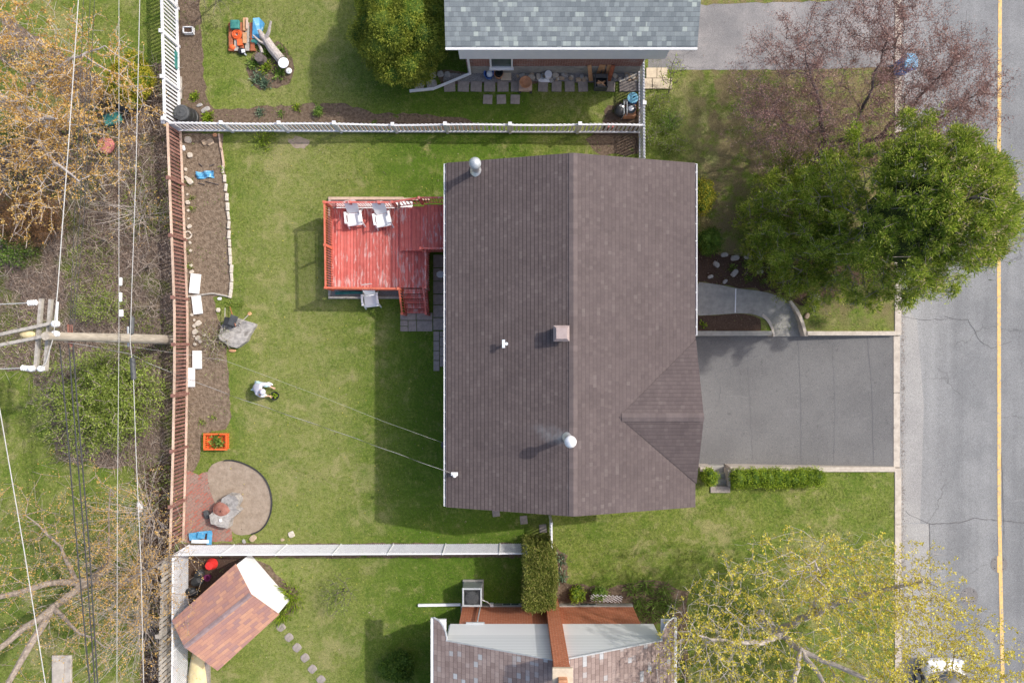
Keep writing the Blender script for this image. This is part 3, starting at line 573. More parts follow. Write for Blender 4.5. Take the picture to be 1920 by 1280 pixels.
# ridge caps
def caps(a, b, wd, tilt, n, parent, m='cap', up=.012):
    a, b = Vector(a), Vector(b); mb = MB(); d = (b - a); s_ = Vector((-d.y, d.x, 0)).normalized() * wd
    for i in range(n):
        p = a + d * (i / n); q = a + d * ((i + 1.15) / n if i < n - 1 else 1); z0 = Vector((0, 0, up)); z1 = Vector((0, 0, up + .012)); dr = Vector((0, 0, tilt * wd))
        mb.add([p + z0, q + z1, q + s_ - dr + z1, p + s_ - dr + z0, q - s_ - dr + z1, p - s_ - dr + z0], [(0, 1, 2, 3), (0, 5, 4, 1)])
    return mb.build('ridge_cap', m, parent)
caps((XM, YB + .01, RZH), (XM, YT - .01, RZH), .15, .295, 62, H)
caps((3.80, ry, 4.36), (6.645, ry, 4.375), .15, .29, 15, H)
def gutter(x, y0, y1, z, side, parent, n):
    o = MB(); o.box((x + side * .06, (y0 + y1) / 2, z - .11), (.012, y1 - y0, .11)).box((x + side * .03, (y0 + y1) / 2, z - .165), (.07, y1 - y0, .012)).box((x + side * .065, (y0 + y1) / 2, z - .05), (.03, y1 - y0, .014))
    o.box((x + side * .03, y0, z - .11), (.07, .015, .11)).box((x + side * .03, y1, z - .11), (.07, .015, .11))
    for i in range(n): o.box((x + side * .01, y0 + (i + .5) * (y1 - y0) / n, z - .035), (.14, .025, .01))
    o.build('gutter', 'white', parent)
gutter(XL, YB + .03, YT - .02, EZ, -1, H, 20); gutter(XR, .22, YT - .02, EZ, 1, H, 10)
o = MB(); o.tube([(XR + .05, .26, EZ - .15), (XR + .05, .26, 3.1), (wx1 + .07, .26, 2.9), (wx1 + .07, .26, .1)], .035, 8).build('downspout', 'white', H)
def pipe(x, y, z, h, r, cap, parent, name='flue_pipe', capr=None):
    p = MB(); p.lathe((x, y, z - .15), [(r * 1.9, 0), (r * 1.9, .14), (r * 1.15, .24), (r, .26), (r, h + .1)], 18)
    o = p.build(name, 'metal', parent, smooth=False)
    if cap == 'dome': MB().lathe((x, y, z + h), [(capr * .7, -.06), (capr, 0), (capr, .06), (capr * .75, .15), (capr * .3, .21), (.01, .225)], 24).build('rain_cap', 'greymetal' if capr > .2 else 'porcelain', o, smooth=True)
    return o
zl = lambda x: EZ + (x - XL) * (RZH - EZ) / (XM - XL)
pipe(-1.26, 6.05, zl(-1.26), .92, .12, 'dome', H, capr=.21)
pipe(1.90, -3.26, zl(1.9), 1.0, .10, 'dome', H, capr=.2)
vx, vy = 1.66, .27; vz = zl(vx); o = MB()
o.box((vx, vy, vz + .18), (.42, .42, .4)); o = o.build('roof_vent', 'cap', H)
MB().add([(vx - .27, vy - .27, vz + .36), (vx + .27, vy - .27, vz + .36), (vx + .27, vy + .27, vz + .36), (vx - .27, vy + .27, vz + .36), (vx - .18, vy - .18, vz + .5), (vx + .18, vy - .18, vz + .5), (vx + .18, vy + .18, vz + .5), (vx - .18, vy + .18, vz + .5)], [(3, 2, 1, 0), (0, 1, 5, 4), (1, 2, 6, 5), (2, 3, 7, 6), (3, 0, 4, 7), (4, 5, 6, 7)]).build('vent_hood', surf('taupe_metal', (0.33, 0.26, 0.255), (0.38, 0.31, 0.30), 5, .6, .4, bump=.05), o)
sx, sy = -.19, -.08; sz = zl(sx); o = MB(); o.tube([(sx, sy, sz - .05), (sx, sy, sz + .26)], .045, 12); o = o.build('plumbing_vent', 'porcelain', H)
MB().box((sx - .1, sy + .0, sz + .28), (.1, .28, .05)).tube([(sx, sy, sz + .24), (sx, sy, sz + .31)], .055, 12).build('vent_tee', 'siding', o)
# service bracket for the overhead wires at the rear eave
sx, sy = W(853, 890, 3.9).x, W(853, 890, 3.9).y
o = MB(); o.tube([(sx, sy, 3.3), (sx, sy, 4.0)], .03, 8).tube([(sx, sy, 3.95), (sx - .12, sy + .05, 4.02)], .035, 8).box((sx - .03, sy, 3.72), (.24, .12, .05)).lathe((sx, sy, 4.0), [(.04, 0), (.07, .03), (.06, .08), (.01, .1)], 10)
o.build('service_bracket', 'porcelain', H)
# windows and doors
def window(parent, x, y, z, w_, h_, nx, ny, name='window', mull=True):
    M = Matrix.Rotation(math.atan2(ny, nx), 3, 'Z'); c = Vector((x, y, z)); q = lambda a, b, h0: c + M @ Vector((a, b, h0))
    f = MB()
    for s_ in (-1, 1):
        f.box(q(.03, s_ * (w_ / 2 + .03), 0), (.08, .07, h_ + .13), M=M); f.box(q(.035, 0, s_ * (h_ / 2 + .03)), (.1, w_, .07), M=M)
    if mull: f.box(q(.03, 0, 0), (.04, .035, h_), M=M)
    o = f.build(name, 'white', parent); MB().box(q(.008, 0, 0), (.03, w_, h_), M=M).build('pane', 'glass', o)
    MB().box(q(.06, 0, -h_ / 2 - .09), (.14, w_ + .2, .05), M=M).build('sill', 'white', o); return o
window(H, wx0, 1.6, 2.2, 1.3, 1.0, -1, 0); window(H, wx0, -1.6, 2.2, 1.3, 1.0, -1, 0); window(H, wx0, -4.2, 2.3, .9, .8, -1, 0)
window(H, wx1, 4.6, 2.2, 2.0, 1.3, 1, 0); window(H, 1.0, wy0, 2.2, 1.0, 1.0, 0, -1); window(H, 4.2, wy1, 2.2, 1.0, 1.0, 0, 1)
def door(parent, x, y, z0, w_, h_, nx, name='door', m='white'):
    o = MB().box((x + nx * .02, y, z0 + h_ / 2), (.06, w_, h_)).build(name, m, parent)
    MB().box((x + nx * .08, y - w_ * .4 if w_ < 2 else y, z0 + 1), (.06, .05 if w_ < 2 else .3, .05)).build('handle', 'greymetal', o); return o
door(H, wx0, 4.5, 1.38, 1.6, 2.0, -1, 'patio_door', 'glass'); door(H, wx1, 1.5, .03, 1.0, 2.1, 1); 
o = door(H, wx1, -2.6, -.92, 4.2, 2.3, 1, 'garage_door')
MB().box((wx1 + .12, 1.55, -.02), (.14, 3.9, .14)).build('doorstep', 'concrete', H)
# smoke from the flue near the ridge
sm = N('flue_smoke'); sm.t.nodes.remove(sm.b); vol = sm.new('ShaderNodeVolumePrincipled'); vol.inputs['Color'].default_value = (0.75, 0.88, 1, 1); vol.inputs['Anisotropy'].default_value = 0.0
gr = sm.new('ShaderNodeTexGradient', gradient_type='SPHERICAL'); sm.ln(sm.mp((1 / .95, 1 / .38, 1 / .22), loc=(-.25, 0, 0)), gr.inputs[0])
sm.ln(sm.math('MULTIPLY', sm.math('MULTIPLY', gr.outputs[0], 1.5), sm.step(sm.noise(3.5, 4, .6, None, .5), .3, .75)), vol.inputs['Density'])
outn = [n for n in sm.t.nodes if n.type == 'OUTPUT_MATERIAL'][0]; sm.ln(vol.outputs[0], outn.inputs['Volume'])
o = MB().blob((0, 0, 0), (1.9, .76, .44), 5, .05, 3).build('smoke', sm.m); o.location = (1.90 - .75, -3.26 + .28, zl(1.9) + 1.05); o.rotation_euler = (0, 0, R(-14))
tag(o, 'thin bluish wisp of smoke drifting from the domed flue near the roof ridge', 'smoke', kind='stuff')
# ---------- neighbour at the top of the picture ----------
H2 = thing('house', 'red brick house with light grey mottled shingle roof and white fascia, at the top edge', 'house', (2, 12, 0))
ax0, ax1, ay = -1.80, 5.15, 10.98
MB().box(((ax0 + ax1) / 2, ay + 4.5, .35), (ax1 - ax0, 9, .7)).build('foundation', 'concrete', H2)
MB().box(((ax0 + ax1) / 2, ay + 4.52, 1.28), (ax1 - ax0 + .02, 9, 1.18)).build('wall', 'brick_n', H2)
MB().box(((ax0 + ax1) / 2 + .25, ay + 4.42, 2.73), (ax1 - ax0 + .9, 9.2, 1.72)).build('upper_wall', 'siding_bright', H2)
ey = 10.48; ez = 3.7; r0, r1 = -2.37, 6.60
slope_mesh((r0, ey, ez), (r1, ey, ez), (r1, ey + 5, ez + 1.6), (r0, ey + 5, ez + 1.6)).build('roof', 'roof_grey', H2)
slope_mesh((r0, ey + 5, ez + 1.6), (r1, ey + 5, ez + 1.6), (r1, ey + 10, ez), (r0, ey + 10, ez)).build('roof', 'roof_grey', H2)
g2 = MB().box(((r0 + r1) / 2, ey - .05, ez - .1), (r1 - r0, .012, .13)).box(((r0 + r1) / 2, ey - .02, ez - .16), (r1 - r0, .07, .012)).box(((r0 + r1) / 2, ey - .055, ez - .03), (r1 - r0, .075, .02)).box(((r0 + r1) / 2, ey + .02, ez - .1), (r1 - r0, .02, .16)).build('gutter', 'white', H2)
o = MB(); d0 = W(876, 137, .05)
o.bar((ax0 + .1, ay - .08, 3.3), (ax0 + .1, ay - .08, .18), .09, .07).bar((ax0 + .1, ay - .08, .2), W(812, 167, .1), .09, .07).bar(W(813, 166.6, .1), W(768, 171, .05), .1, .08)
o.build('downspout', 'white', H2)
window(H2, -.42, ay, 1.28, .78, 1.05, 0, -1, mull=False)
# ---------- neighbour at the bottom of the picture ----------
H3 = thing('house', 'orange brick house with white gable siding and brown grey mottled shingles, at the bottom edge', 'house', (1.5, -12, 0))
by = -10.78
MB().box((1.42, by - 5, .0), (7.0, 10.1, .5)).build('foundation', 'concrete', H3)
MB().box((1.45, by - 5, 1.1), (6.94, 10, 1.72)).build('wall', 'brick_s', H3)
sd = MB(); sd.box((1.5, by - 5.02, 2.5), (7.8, 10.0, 1.08)); sd = sd.build('upper_wall', 'siding_bright', H3)
RX, RZ3, E3 = 1.52, 5.15, 3.4
MB().add([(RX - 3.87, by + .03, 1.98), (RX + 3.87, by + .03, 1.98), (RX + 3.87, by + .03, 3.50), (RX, by + .03, 5.06), (RX - 3.87, by + .03, 3.50), (RX - 3.87, by - .01, 1.98), (RX + 3.87, by - .01, 1.98)], [(4, 3, 2, 1, 0), (0, 1, 6, 5)]).build('gable', 'lap', H3)
def roof3(side):
    xe = -2.83 if side < 0 else 5.85; xi = xe - side * .46
    zz = lambda x, y: RZ3 - abs(x - RX) * (RZ3 - E3) / (abs(xe - RX))
    poly = [(RX, by + .07), (xi, by + .07), (xi + side * -.02, by + .15), (xi + side * .03, by + .40), (xi + side * .12, by + .58), (xe - side * .2, by + .74), (xe, by + .82), (xe, by - 9), (RX, by - 9)]
    if side > 0: poly = poly[::-1]
    m = MB().prism(poly, lambda x, y: zz(x, y) - .12, zz); rf = m.build('roof', 'roof_mix', H3)
    tr = MB(); e_ = [(xi, by + .07), (xi + side * -.02, by + .15), (xi + side * .03, by + .40), (xi + side * .12, by + .58), (xe - side * .2, by + .74), (xe, by + .82)]
    tr.tube([(x - side * .02, y + .01, zz(x, y) - .02) for x, y in e_], .035, 6)
    tr.tube([(RX, by + .08, RZ3 - .04), (xi, by + .08, zz(xi, 0) - .04)], .03, 6)
    tr.build('verge_trim', 'greymetal', H3)
    MB().box((xe + side * .05, by - 4.1, E3 - .08), (.1, 9.8, .12)).build('gutter', 'white', H3)
    MB().box(((xe + xi) / 2, by + .3, E3 - .2), (.42, .8, .1)).build('soffit', 'white', H3)
roof3(-1); roof3(1)
ch = MB(); cx0, cx1 = 1.36, 1.88; cyf = -10.52
ch.box(((cx0 + cx1) / 2, cyf - .3, 3.0), (cx1 - cx0, .6, 6.0)); ch = ch.build('chimney', 'brick_s', H3)
MB().box(((cx0 + cx1) / 2, cyf - .32, 6.06), (.66, .74, .13)).build('chimney_cap', 'slab_pale', ch, bev=.02)
MB().box(((cx0 + cx1) / 2, cyf - .42, 6.22), (.30, .42, .3)).build('flue_liner', 'terracotta', ch, bev=.03)
def vent(x): 
    o = MB().box((x, by + .03, .12), (.72, .05, .2)).build('basement_window', 'greymetal', H3); MB().box((x - .16, by + .06, .12), (.3, .012, .13)).box((x + .17, by + .06, .12), (.3, .012, .13)).build('pane', 'glass', o)
vent(-.05); vent(3.1)
MB().tube([(-1.28, by + .08, .25), (-1.32, by + .09, 1.9)], .03, 6).box((-1.4, by + .06, 1.97), (.7, .06, .06)).build('conduit', 'greymetal', H3)
MB().box((-.82, by + .1, .28), (.14, .1, .2)).tube([(-.82, by + .1, .35), (-1.0, by + .3, .5), (-1.35, by + .4, .4)], .02, 6).build('electric_box', 'porcelain', H3)
o = MB().bar((-2.1, -10.72, .15), W(784, 1134, .08), .1, .07).build('downspout', 'white', H3)
# condenser
t = thing('air_conditioner', 'square grey condenser unit with a round fan grille beside the orange brick wall', 'air conditioner', (-1.6, -10.15, 0))
cx, cy = -1.585, -10.14; b_ = MB()
b_.box((cx, cy, .05), (.85, .8, .1)); b_.build('pad', 'concrete', t)
c_ = MB()
for i in range(26):
    f = -.36 + .72 * i / 25
    for s_ in (-1, 1): c_.box((cx + f, cy + s_ * .35, .5), (.012, .02, .72)); c_.box((cx + s_ * .37, cy + f * .95, .5), (.02, .012, .72))
c_.box((cx, cy, .48), (.7, .66, .7)); c_.build('coil_guard', 'greymetal', t)
tp = MB()
for s_ in (-1, 1): tp.box((cx + s_ * .355, cy, .9), (.07, .74, .08)).box((cx, cy + s_ * .335, .9), (.64, .07, .08))
tp.build('top_frame', 'greymetal', t, bev=.015)
MB().box((cx, cy, .865), (.64, .6, .01)).build('fan_well', 'black', t)
gr_ = MB()
for k in range(1, 6): gr_.tube([(cx + math.cos(a * math.pi / 12) * k * .052, cy - .03 + math.sin(a * math.pi / 12) * k * .052, .93) for a in range(25)], .008, 4)
for k in range(8): a = k * math.pi / 4; gr_.tube([(cx, cy - .03, .935), (cx + math.cos(a) * .29, cy - .03 + math.sin(a) * .29, .92)], .008, 4)
gr_.lathe((cx, cy - .03, .88), [(.25, 0), (.25, .035), (.06, .04)], 20)
gr_.build('fan_grille', 'dark', t)
for a in (45, 135): MB().bar((cx + math.cos(R(a)) * .2, cy + math.sin(R(a)) * .2 - .02, .92), (cx + math.cos(R(a)) * .38, cy + math.sin(R(a)) * .36, .92), .05, .03).build('motor_bracket', 'black', t)
# ---------- shed ----------
S = thing('shed', 'small garden shed with red mottled shingle roof and bright white gable end', 'shed', (-11, -10.5, 0))
F1, F2 = W(441, 1057, 1.5), W(523, 1152, 1.5); Bk1, Bk2 = W(322, 1163, 1.5), W(408, 1257, 1.5)
Rf, Rb = W(470, 1114, 2.0), W(346, 1213, 2.0)
def slab(m, q, th=.07):
    T = [Vector(p) for p in q]; n = (T[1] - T[0]).cross(T[3] - T[0])
    if n.z < 0: T = T[::-1]
    Bm = [p - Vector((0, 0, th)) for p in T]
    return m.add(T + Bm, [(0, 1, 2, 3), (7, 6, 5, 4), (0, 4, 5, 1), (1, 5, 6, 2), (2, 6, 7, 3), (3, 7, 4, 0)])
slab(MB(), (F1, Rf, Rb, Bk1)).build('roof', 'roof_red', S); slab(MB(), (Rf, F2, Bk2, Rb)).build('roof', 'roof_red', S)
caps(Rb, Rf, .09, .5, 14, S, surf('grey_red_ridge', (0.26, 0.19, 0.20), (0.33, 0.25, 0.25), 5, .9, isl=.1))
# walls inset under the roof; the white front reaches further forward at ground level
ux = (F2 - F1).normalized(); fw = (F1 - Bk1); fw.z = 0; fw.normalize()
A = F1 + ux * .05 + fw * -.06; Bq = F2 - ux * .05 + fw * -.06; C = Bk2 - ux * .12 + fw * .15; D = Bk1 + ux * .12 + fw * .15
MB().prism([(A.x, A.y), (Bq.x, Bq.y), (C.x, C.y), (D.x, D.y)][::-1], 0, 1.38).build('wall', 'white', S)
MB().add([A + fw * .04 + Vector((0, 0, -.09)), Bq + fw * .04 + Vector((0, 0, -.09)), Rf + fw * -.03 + Vector((0, 0, -.08)), Vector((A.x, A.y, 0)) + fw * .03, Vector((Bq.x, Bq.y, 0)) + fw * .03], [(3, 4, 1, 2, 0)]).build('gable_end', 'white', S)
# ================= DECK =================
t = thing('deck', 'weathered red wooden deck with railings and stairs behind the brown roofed house', 'deck', (-5.3, 3.6, 0))
ZD = .85
def boards_x(name, x0, x1, y0, y1, z, n, parent=t):
    m = MB(); w_ = (x1 - x0) / n
    for i in range(n): m.box((x0 + w_ * (i + .5), (y0 + y1) / 2, z - .02 + rnd.uniform(-.002, .002)), (w_ - .014, y1 - y0 + rnd.uniform(-.015, .015), .04))
    return m.build(name, 'deck', parent)
boards_x('floor_boards', -7.20, -3.36, 2.14, 5.30, ZD, 30)
MB().box((-5.28, 3.72, ZD - .14), (3.80, 3.12, .16)).box((-5.28, 2.15, ZD - .16), (3.84, .04, .2)).box((-7.19, 3.72, ZD - .16), (.04, 3.16, .2)).build('joist_frame', 'deck', t)
boards_x('step_boards', -4.42, -3.93, 3.58, 5.30, 1.02, 3); MB().box((-4.17, 4.44, .93), (.46, 1.70, .13)).build('step_box', 'deck', t)
boards_x('step_boards', -3.93, -3.44, 3.56, 5.30, 1.19, 3); MB().box((-3.68, 4.43, 1.0), (.46, 1.72, .3)).build('step_box', 'deck', t)
boards_x('platform_boards', -3.44, -1.90, 3.56, 5.34, 1.36, 11); MB().box((-2.67, 4.45, 1.24), (1.5, 1.75, .18)).build('platform_frame', 'deck', t)
for x, y in ((-7.1, 2.25), (-5.3, 2.25), (-3.45, 2.25), (-7.1, 5.2), (-5.3, 5.2), (-3.5, 5.2), (-3.4, 3.65), (-7.1, 3.7), (-5.3, 3.7)): MB().box((x, y, .38), (.1, .1, .8)).build('support_post', 'deck', t)
def rail(p0, p1, n, z0=None, z1=None, m='deck_rail', posts=(True, True), bal_out=0.05, mid=()):
    p0, p1 = Vector(p0), Vector(p1); up = Vector((0, 0, 1)); H_ = 1.0
    MB().bar(p0 + up * H_, p1 + up * H_, .065, .035).build('top_rail', m, t)
    lo = MB(); lo.bar(p0 + up * (H_ - .07), p1 + up * (H_ - .07), .025, .05).bar(p0 + up * .10, p1 + up * .10, .025, .05).build('rail_bar', m, t)
    d = (p1 - p0); s_ = Vector((-d.y, d.x, 0)).normalized() * .03; b = MB()
    for i in range(n):
        q = p0 + d * ((i + .5) / n) + s_; b.bar(q + up * .02, q + up * (H_ - .03), .027, .027)
    b.build('balusters', m, t)
    for q in [p for p, f in zip((p0, p1), posts) if f] + [p0 + d * k for k in mid]:
        MB().bar(q - up * .1, q + up * (H_ + .07), .095, .095).build('post', m, t)
rail((-7.19, 5.33, ZD), (-7.14, 2.06, ZD), 34, mid=(.5,)); rail((-7.19, 5.33, ZD), (-4.60, 5.33, ZD), 26, posts=(False, True), mid=(.37, .80), m='deck')
rail((-7.14, 2.06, ZD), (-4.36, 2.02, ZD), 30, posts=(False, True)); rail((-3.32, 3.50, ZD), (-3.32, 2.06, ZD), 16, m='deck', posts=(False, True))
rail((-4.60, 5.33, ZD), (-3.50, 5.40, 1.30), 8, m='deck', posts=(False, True)); rail((-3.50, 5.40, 1.32), (-1.95, 5.40, 1.36), 15, m='deck', posts=(False, False))
rail((-3.42, 3.50, 1.32), (-1.95, 3.50, 1.36), 15, m='deck', posts=(True, False))
nst = 5
for i in range(nst):
    z = ZD * (1 - (i + 1) / (nst + .4)) + .02; y = 2.10 - .19 * (i + .5)
    MB().box((-3.87, y + .048, z), (.92, .088, .035)).box((-3.87, y - .048, z), (.92, .088, .035)).build('stair_tread', 'deck', t)
for x in (-4.34, -3.40):
    MB().add([(x - .02, 2.1, .83), (x + .02, 2.1, .83), (x + .02, 2.1, .55), (x - .02, 2.1, .55), (x - .02, 1.12, .12), (x + .02, 1.12, .12), (x + .02, 1.12, .0), (x - .02, 1.12, .0)], [(0, 4, 5, 1), (3, 2, 6, 7), (0, 3, 7, 4), (1, 5, 6, 2), (4, 7, 6, 5)]).build('stringer', 'deck', t)
    rail((x, 2.06, ZD - .02), (x, 1.10, .05), 9, m='deck_rail' if x < -4 else 'deck', posts=(False, True))
    MB().bar((x, 1.10, 0), (x, 1.10, 1.1), .1, .1).build('post', 'deck', t)
# timber kerb and gravel pad below the deck
t2 = thing('gravel_pad', 'gravel pad framed with pale timbers, sticking out around the red deck', 'gravel pad', (-5.9, 3.8, 0))
pz = .06
xa, xb, ya, yb = W(619, 0).x, W(755, 0).x, W(0, 558).y, W(0, 373).y
for (c, d) in ((((xa + xb) / 2, yb, pz), (xb - xa + .1, .12, .12)), (((xa + xb) / 2 - .06, ya, pz), (xb - xa - .03, .1, .12)), ((xa, (ya + yb) / 2, pz), (.1, yb - ya - .12, .12)), ((-3.9, yb - .03, pz), (1.1, .1, .11))):
    MB().box(c, d).build('timber', 'wood_pale' if c[1] > 5 else 'wood_grey', t2, bev=.01)
MB().sheet([(xa, ya), (xb, ya), (xb, yb), (xa, yb)], .03).build('gravel_fill', 'gravel', t2)
MB().box(((-7.2 - 4.6) / 2, 5.52, .18), (2.5, .36, .04)).box((-4.3, 5.52, .18), (.5, .36, .04)).build('white_board', 'plastic', t2)
tag(MB().tube([(x, y, z) for x, y, z in ((W(630, 0).x, W(0, 550.5).y, .09), (W(668, 0).x, W(0, 549).y, .10), (W(712, 0).x, W(0, 547.5).y, .09))], .045, 8).tube([(W(632, 0).x, W(0, 547.5).y, .16), (W(670, 0).x, W(0, 546.5).y, .16)], .012, 6).build('pipe', 'teal'), 'blue green pipe lying in the gravel under the lower edge of the deck', 'pipe')
# paving slabs by the stairs
def paver(x0, y0, x1, y1, lab, grp, m='slab', h=.045, name='paving_slab', cat='paving slab', rz=0):
    a, b = W(x0, y0), W(x1, y1); c = (a + b) / 2
    o = MB().box((0, 0, h / 2), (abs(b.x - a.x), abs(a.y - b.y), h)).build(name, m, bev=.012); o.location = c; o.rotation_euler = (0, 0, rz)
    return tag(o, lab, cat, grp)
G1 = 'grey paving slabs at the foot of the deck stairs'
for i, (r_, lab) in enumerate((((751, 586, 780, 600), 'small slab at the upper left of the group below the deck stairs'), ((781, 586, 811, 600), 'small slab right under the bottom tread of the deck stairs'), ((751, 601, 765, 611), 'smallest slab on the left side below the deck stairs'), ((751, 612, 765, 621), 'lower left corner slab below the deck stairs'), ((766, 601, 781, 621), 'upright narrow slab in the middle below the deck stairs'), ((782, 601, 811, 621), 'large grey slab at the lower right of the group below the deck stairs'))):
    paver(*r_, 'grey ' + lab, G1)
G2 = 'dark paving slabs along the rear wall of the main house'
ys = [478, 503, 528, 552, 572, 596, 620]
for i in range(6): paver(812.5, ys[i], 840, ys[i + 1] - 1.5, 'dark paving slab, %s from the top in the column between deck and house' % ORD[i], G2, 'slab')
ys = [621, 640, 658, 676, 696]
for i in range(4):
    paver(813, ys[i], 824, ys[i + 1] - 1, 'narrow paving slab in the outer file below the wide column, %s from the top' % ORD[i], G2, 'slab'); paver(825, ys[i] - (8 if i else 0), 842, ys[i + 1] - 9, 'narrow paving slab in the inner file under the rear eave, %s from the top' % ORD[i], G2, 'slab')
tag(MB().blob((0, 0, .05), (.32, .3, .03), 4, .3).build('plastic_bag', 'siding', loc=W(827, 514, .05)), 'crumpled pale blue sheet lying on the dark slabs between deck and house', 'plastic sheet')
tag(MB().lathe((0, 0, 0), [(.15, 0), (.17, .12), (.1, .2), (.02, .22)], 12).build('hose_reel', 'dark', loc=W(835, 833, 0)), 'dark round lid by the rear wall just under the roof edge', 'lid')
# ================= CHAIRS =================
def chair():
    t = thing('garden_chair', '', 'chair')
    def panel(name, pts, th):
        m = MB(); n = len(pts)
        for i in range(n - 1):
            (y0, z0, w0), (y1, z1, w1) = pts[i], pts[i + 1]
            m.add([(-w0, y0, z0), (w0, y0, z0), (w1, y1, z1), (-w1, y1, z1), (-w0, y0, z0 - th), (w0, y0, z0 - th), (w1, y1, z1 - th), (-w1, y1, z1 - th)], [(3, 2, 1, 0), (4, 5, 6, 7), (0, 1, 5, 4), (1, 2, 6, 5), (2, 3, 7, 6), (3, 0, 4, 7)])
        return m.build(name, 'plastic', t)
    panel('seat', [(-.33, .36, .24), (-.28, .40, .25), (-.05, .38, .24), (.17, .35, .22)], .03)
    panel('backrest', [(.18, .36, .21), (.28, .50, .235), (.43, .70, .245), (.54, .83, .22), (.57, .87, .17)], -.03)
    for s_ in (-1, 1):
        MB().bar((s_ * .31, -.26, .615), (s_ * .30, .20, .60), .085, .028).build('armrest', 'plastic', t, bev=.01)
        MB().bar((s_ * .31, -.36, 0), (s_ * .29, -.18, .60), .05, .05).build('leg', 'plastic', t); MB().bar((s_ * .30, .38, 0), (s_ * .28, .08, .60), .05, .05).build('leg', 'plastic', t)
        MB().bar((s_ * .26, -.33, .36), (s_ * .25, .2, .34), .03, .05).build('side_rail', 'plastic', t)
    MB().bar((-.28, .24, .30), (.28, .24, .30), .03, .04).build('cross_bar', 'plastic', t)
    return t
CG = 'white garden chairs around the deck'
c0 = chair(); c0.location = W(664, 406, ZD + .4) - Vector((0, .02, .4)); c0.rotation_euler = (0, 0, R(7)); tag(c0, 'white garden chair on the red deck, nearer its left railing', 'chair', CG)
c1 = dup(c0, W(717, 409, ZD + .4) - Vector((0, 0, .4)), R(11)); tag(c1, 'white garden chair on the red deck, the right one of the pair facing the yard', 'chair', CG)
c2 = dup(c0, W(695, 560, .4) - Vector((0, 0, .4)), R(7)); tag(c2, 'white garden chair standing on the lawn and gravel edge below the deck', 'chair', CG)
# ================= FENCES =================
def fence(name, label, pts, hgt, posts, mats=('fence_white', 'fence_white', 'fence_white'), gap=.105, pw=.055, side=1, rails=(.2, .93), rw=.045, group=None, ph=.1, lean=0, wave=0, railside=1, prs=.07):
    P = [Vector(p).to_3d() for p in pts]; t = thing(name, label, 'fence', (P[0] + P[-1]) / 2, group)
    L = [0]
    for a, b in zip(P[:-1], P[1:]): L.append(L[-1] + (b - a).length)
    def at(s_):
        for i in range(len(P) - 1):
            if s_ <= L[i + 1] + 1e-6: d = (P[i + 1] - P[i]).normalized(); return P[i] + d * (s_ - L[i]), d
        return P[-1], (P[-1] - P[-2]).normalized()
    hh = lambda s_: hgt + wave * math.sin(s_ * 1.1 + 1) + wave * .7 * math.sin(s_ * .47)
    pk = MB(); n = int(L[-1] / gap)
    for i in range(n):
        s_ = (i + .5) * L[-1] / n; p, d = at(s_); nn = Vector((-d.y, d.x, 0)); h_ = hh(s_) + rnd.uniform(-.012, .012); o = p + nn * .03 * railside
        a = o + Vector((0, 0, .06)); b = o + Vector((0, 0, h_)) + nn * lean + d * rnd.uniform(-.008, .008)
        pk.bar(a, b, .02, pw, up=tuple(d)) if False else pk.box((a + b) / 2, (pw, .02, h_ - .06), M=Matrix((d, nn, Vector((0, 0, 1)))).transposed())
    pk.build('picket_panel', mats[0], t)
    for rz_ in rails:
        rl = MB(); m_ = max(2, int(L[-1] / .6))
        for k in range(m_):
            (a, _), (b, _) = at(L[-1] * k / m_), at(L[-1] * (k + 1) / m_)
            rl.bar(a + Vector((0, 0, hh(L[-1] * k / m_) * rz_)), b + Vector((0, 0, hh(L[-1] * (k + 1) / m_) * rz_)), rw, prs)
        rl.build('rail', mats[1], t)
    for s_ in posts:
        p, d = at(s_ * L[-1]); h_ = hh(s_ * L[-1]) + ph; MB().bar(p, p + Vector((0, 0, h_)), .1, .1).bar(p + Vector((0, 0, h_)), p + Vector((0, 0, h_ + .03)), .14, .14).build('post', mats[2], t)
    return t
wf = [W(333, 246.5), W(630, 248), W(1199, 250)]
fence('picket_fence', 'long white picket fence between the two back yards, running above the red deck', wf, 1.06, [0.001, .12, .24, .355, .475, .585, .72, .865], gap=.17, pw=.085, wave=.06, rails=(.12, .95), rw=.06)
fence('picket_fence', 'white picket fence running to the top edge left of the compost bin', [W(334, -80), W(334, 0), W(340, 244)], 1.38, [.05, .3, .52, .77, .999], gap=.155, pw=.075, rails=(.1, .97), rw=.09, railside=-1)
fence('picket_fence', 'short white picket fence by the blue barrel, ending at the main roof', [W(1197, 132), W(1198, 290), W(1199, 345)], 1.15, [0, .38, .95], gap=.12, pw=.07, rails=(.12, .92))
rf_ = [W(341, 248), W(345, 350), W(350, 480), W(354, 590), W(354, 690), W(351, 850), W(346, 1012)]
fence('board_fence', 'long brown red board fence with pale rails between the wild strip and the back yard', rf_, 1.20, [.13, .265, .41, .52, .64, .77, .9], mats=('wood_red', 'wood_pale', 'wood_red'), gap=.15, pw=.088, rails=(.1, .985), rw=.06, railside=-1, prs=.09)
fence('board_fence', 'grey weathered board fence at the lower left behind the chain link fence', [W(337, 1032), W(333, 1150), W(330, 1400)], 1.5, [.02, .35, .7], mats=('wood_grey', 'wood_grey', 'wood_grey'), gap=.2, pw=.15, rails=(.15, .85))
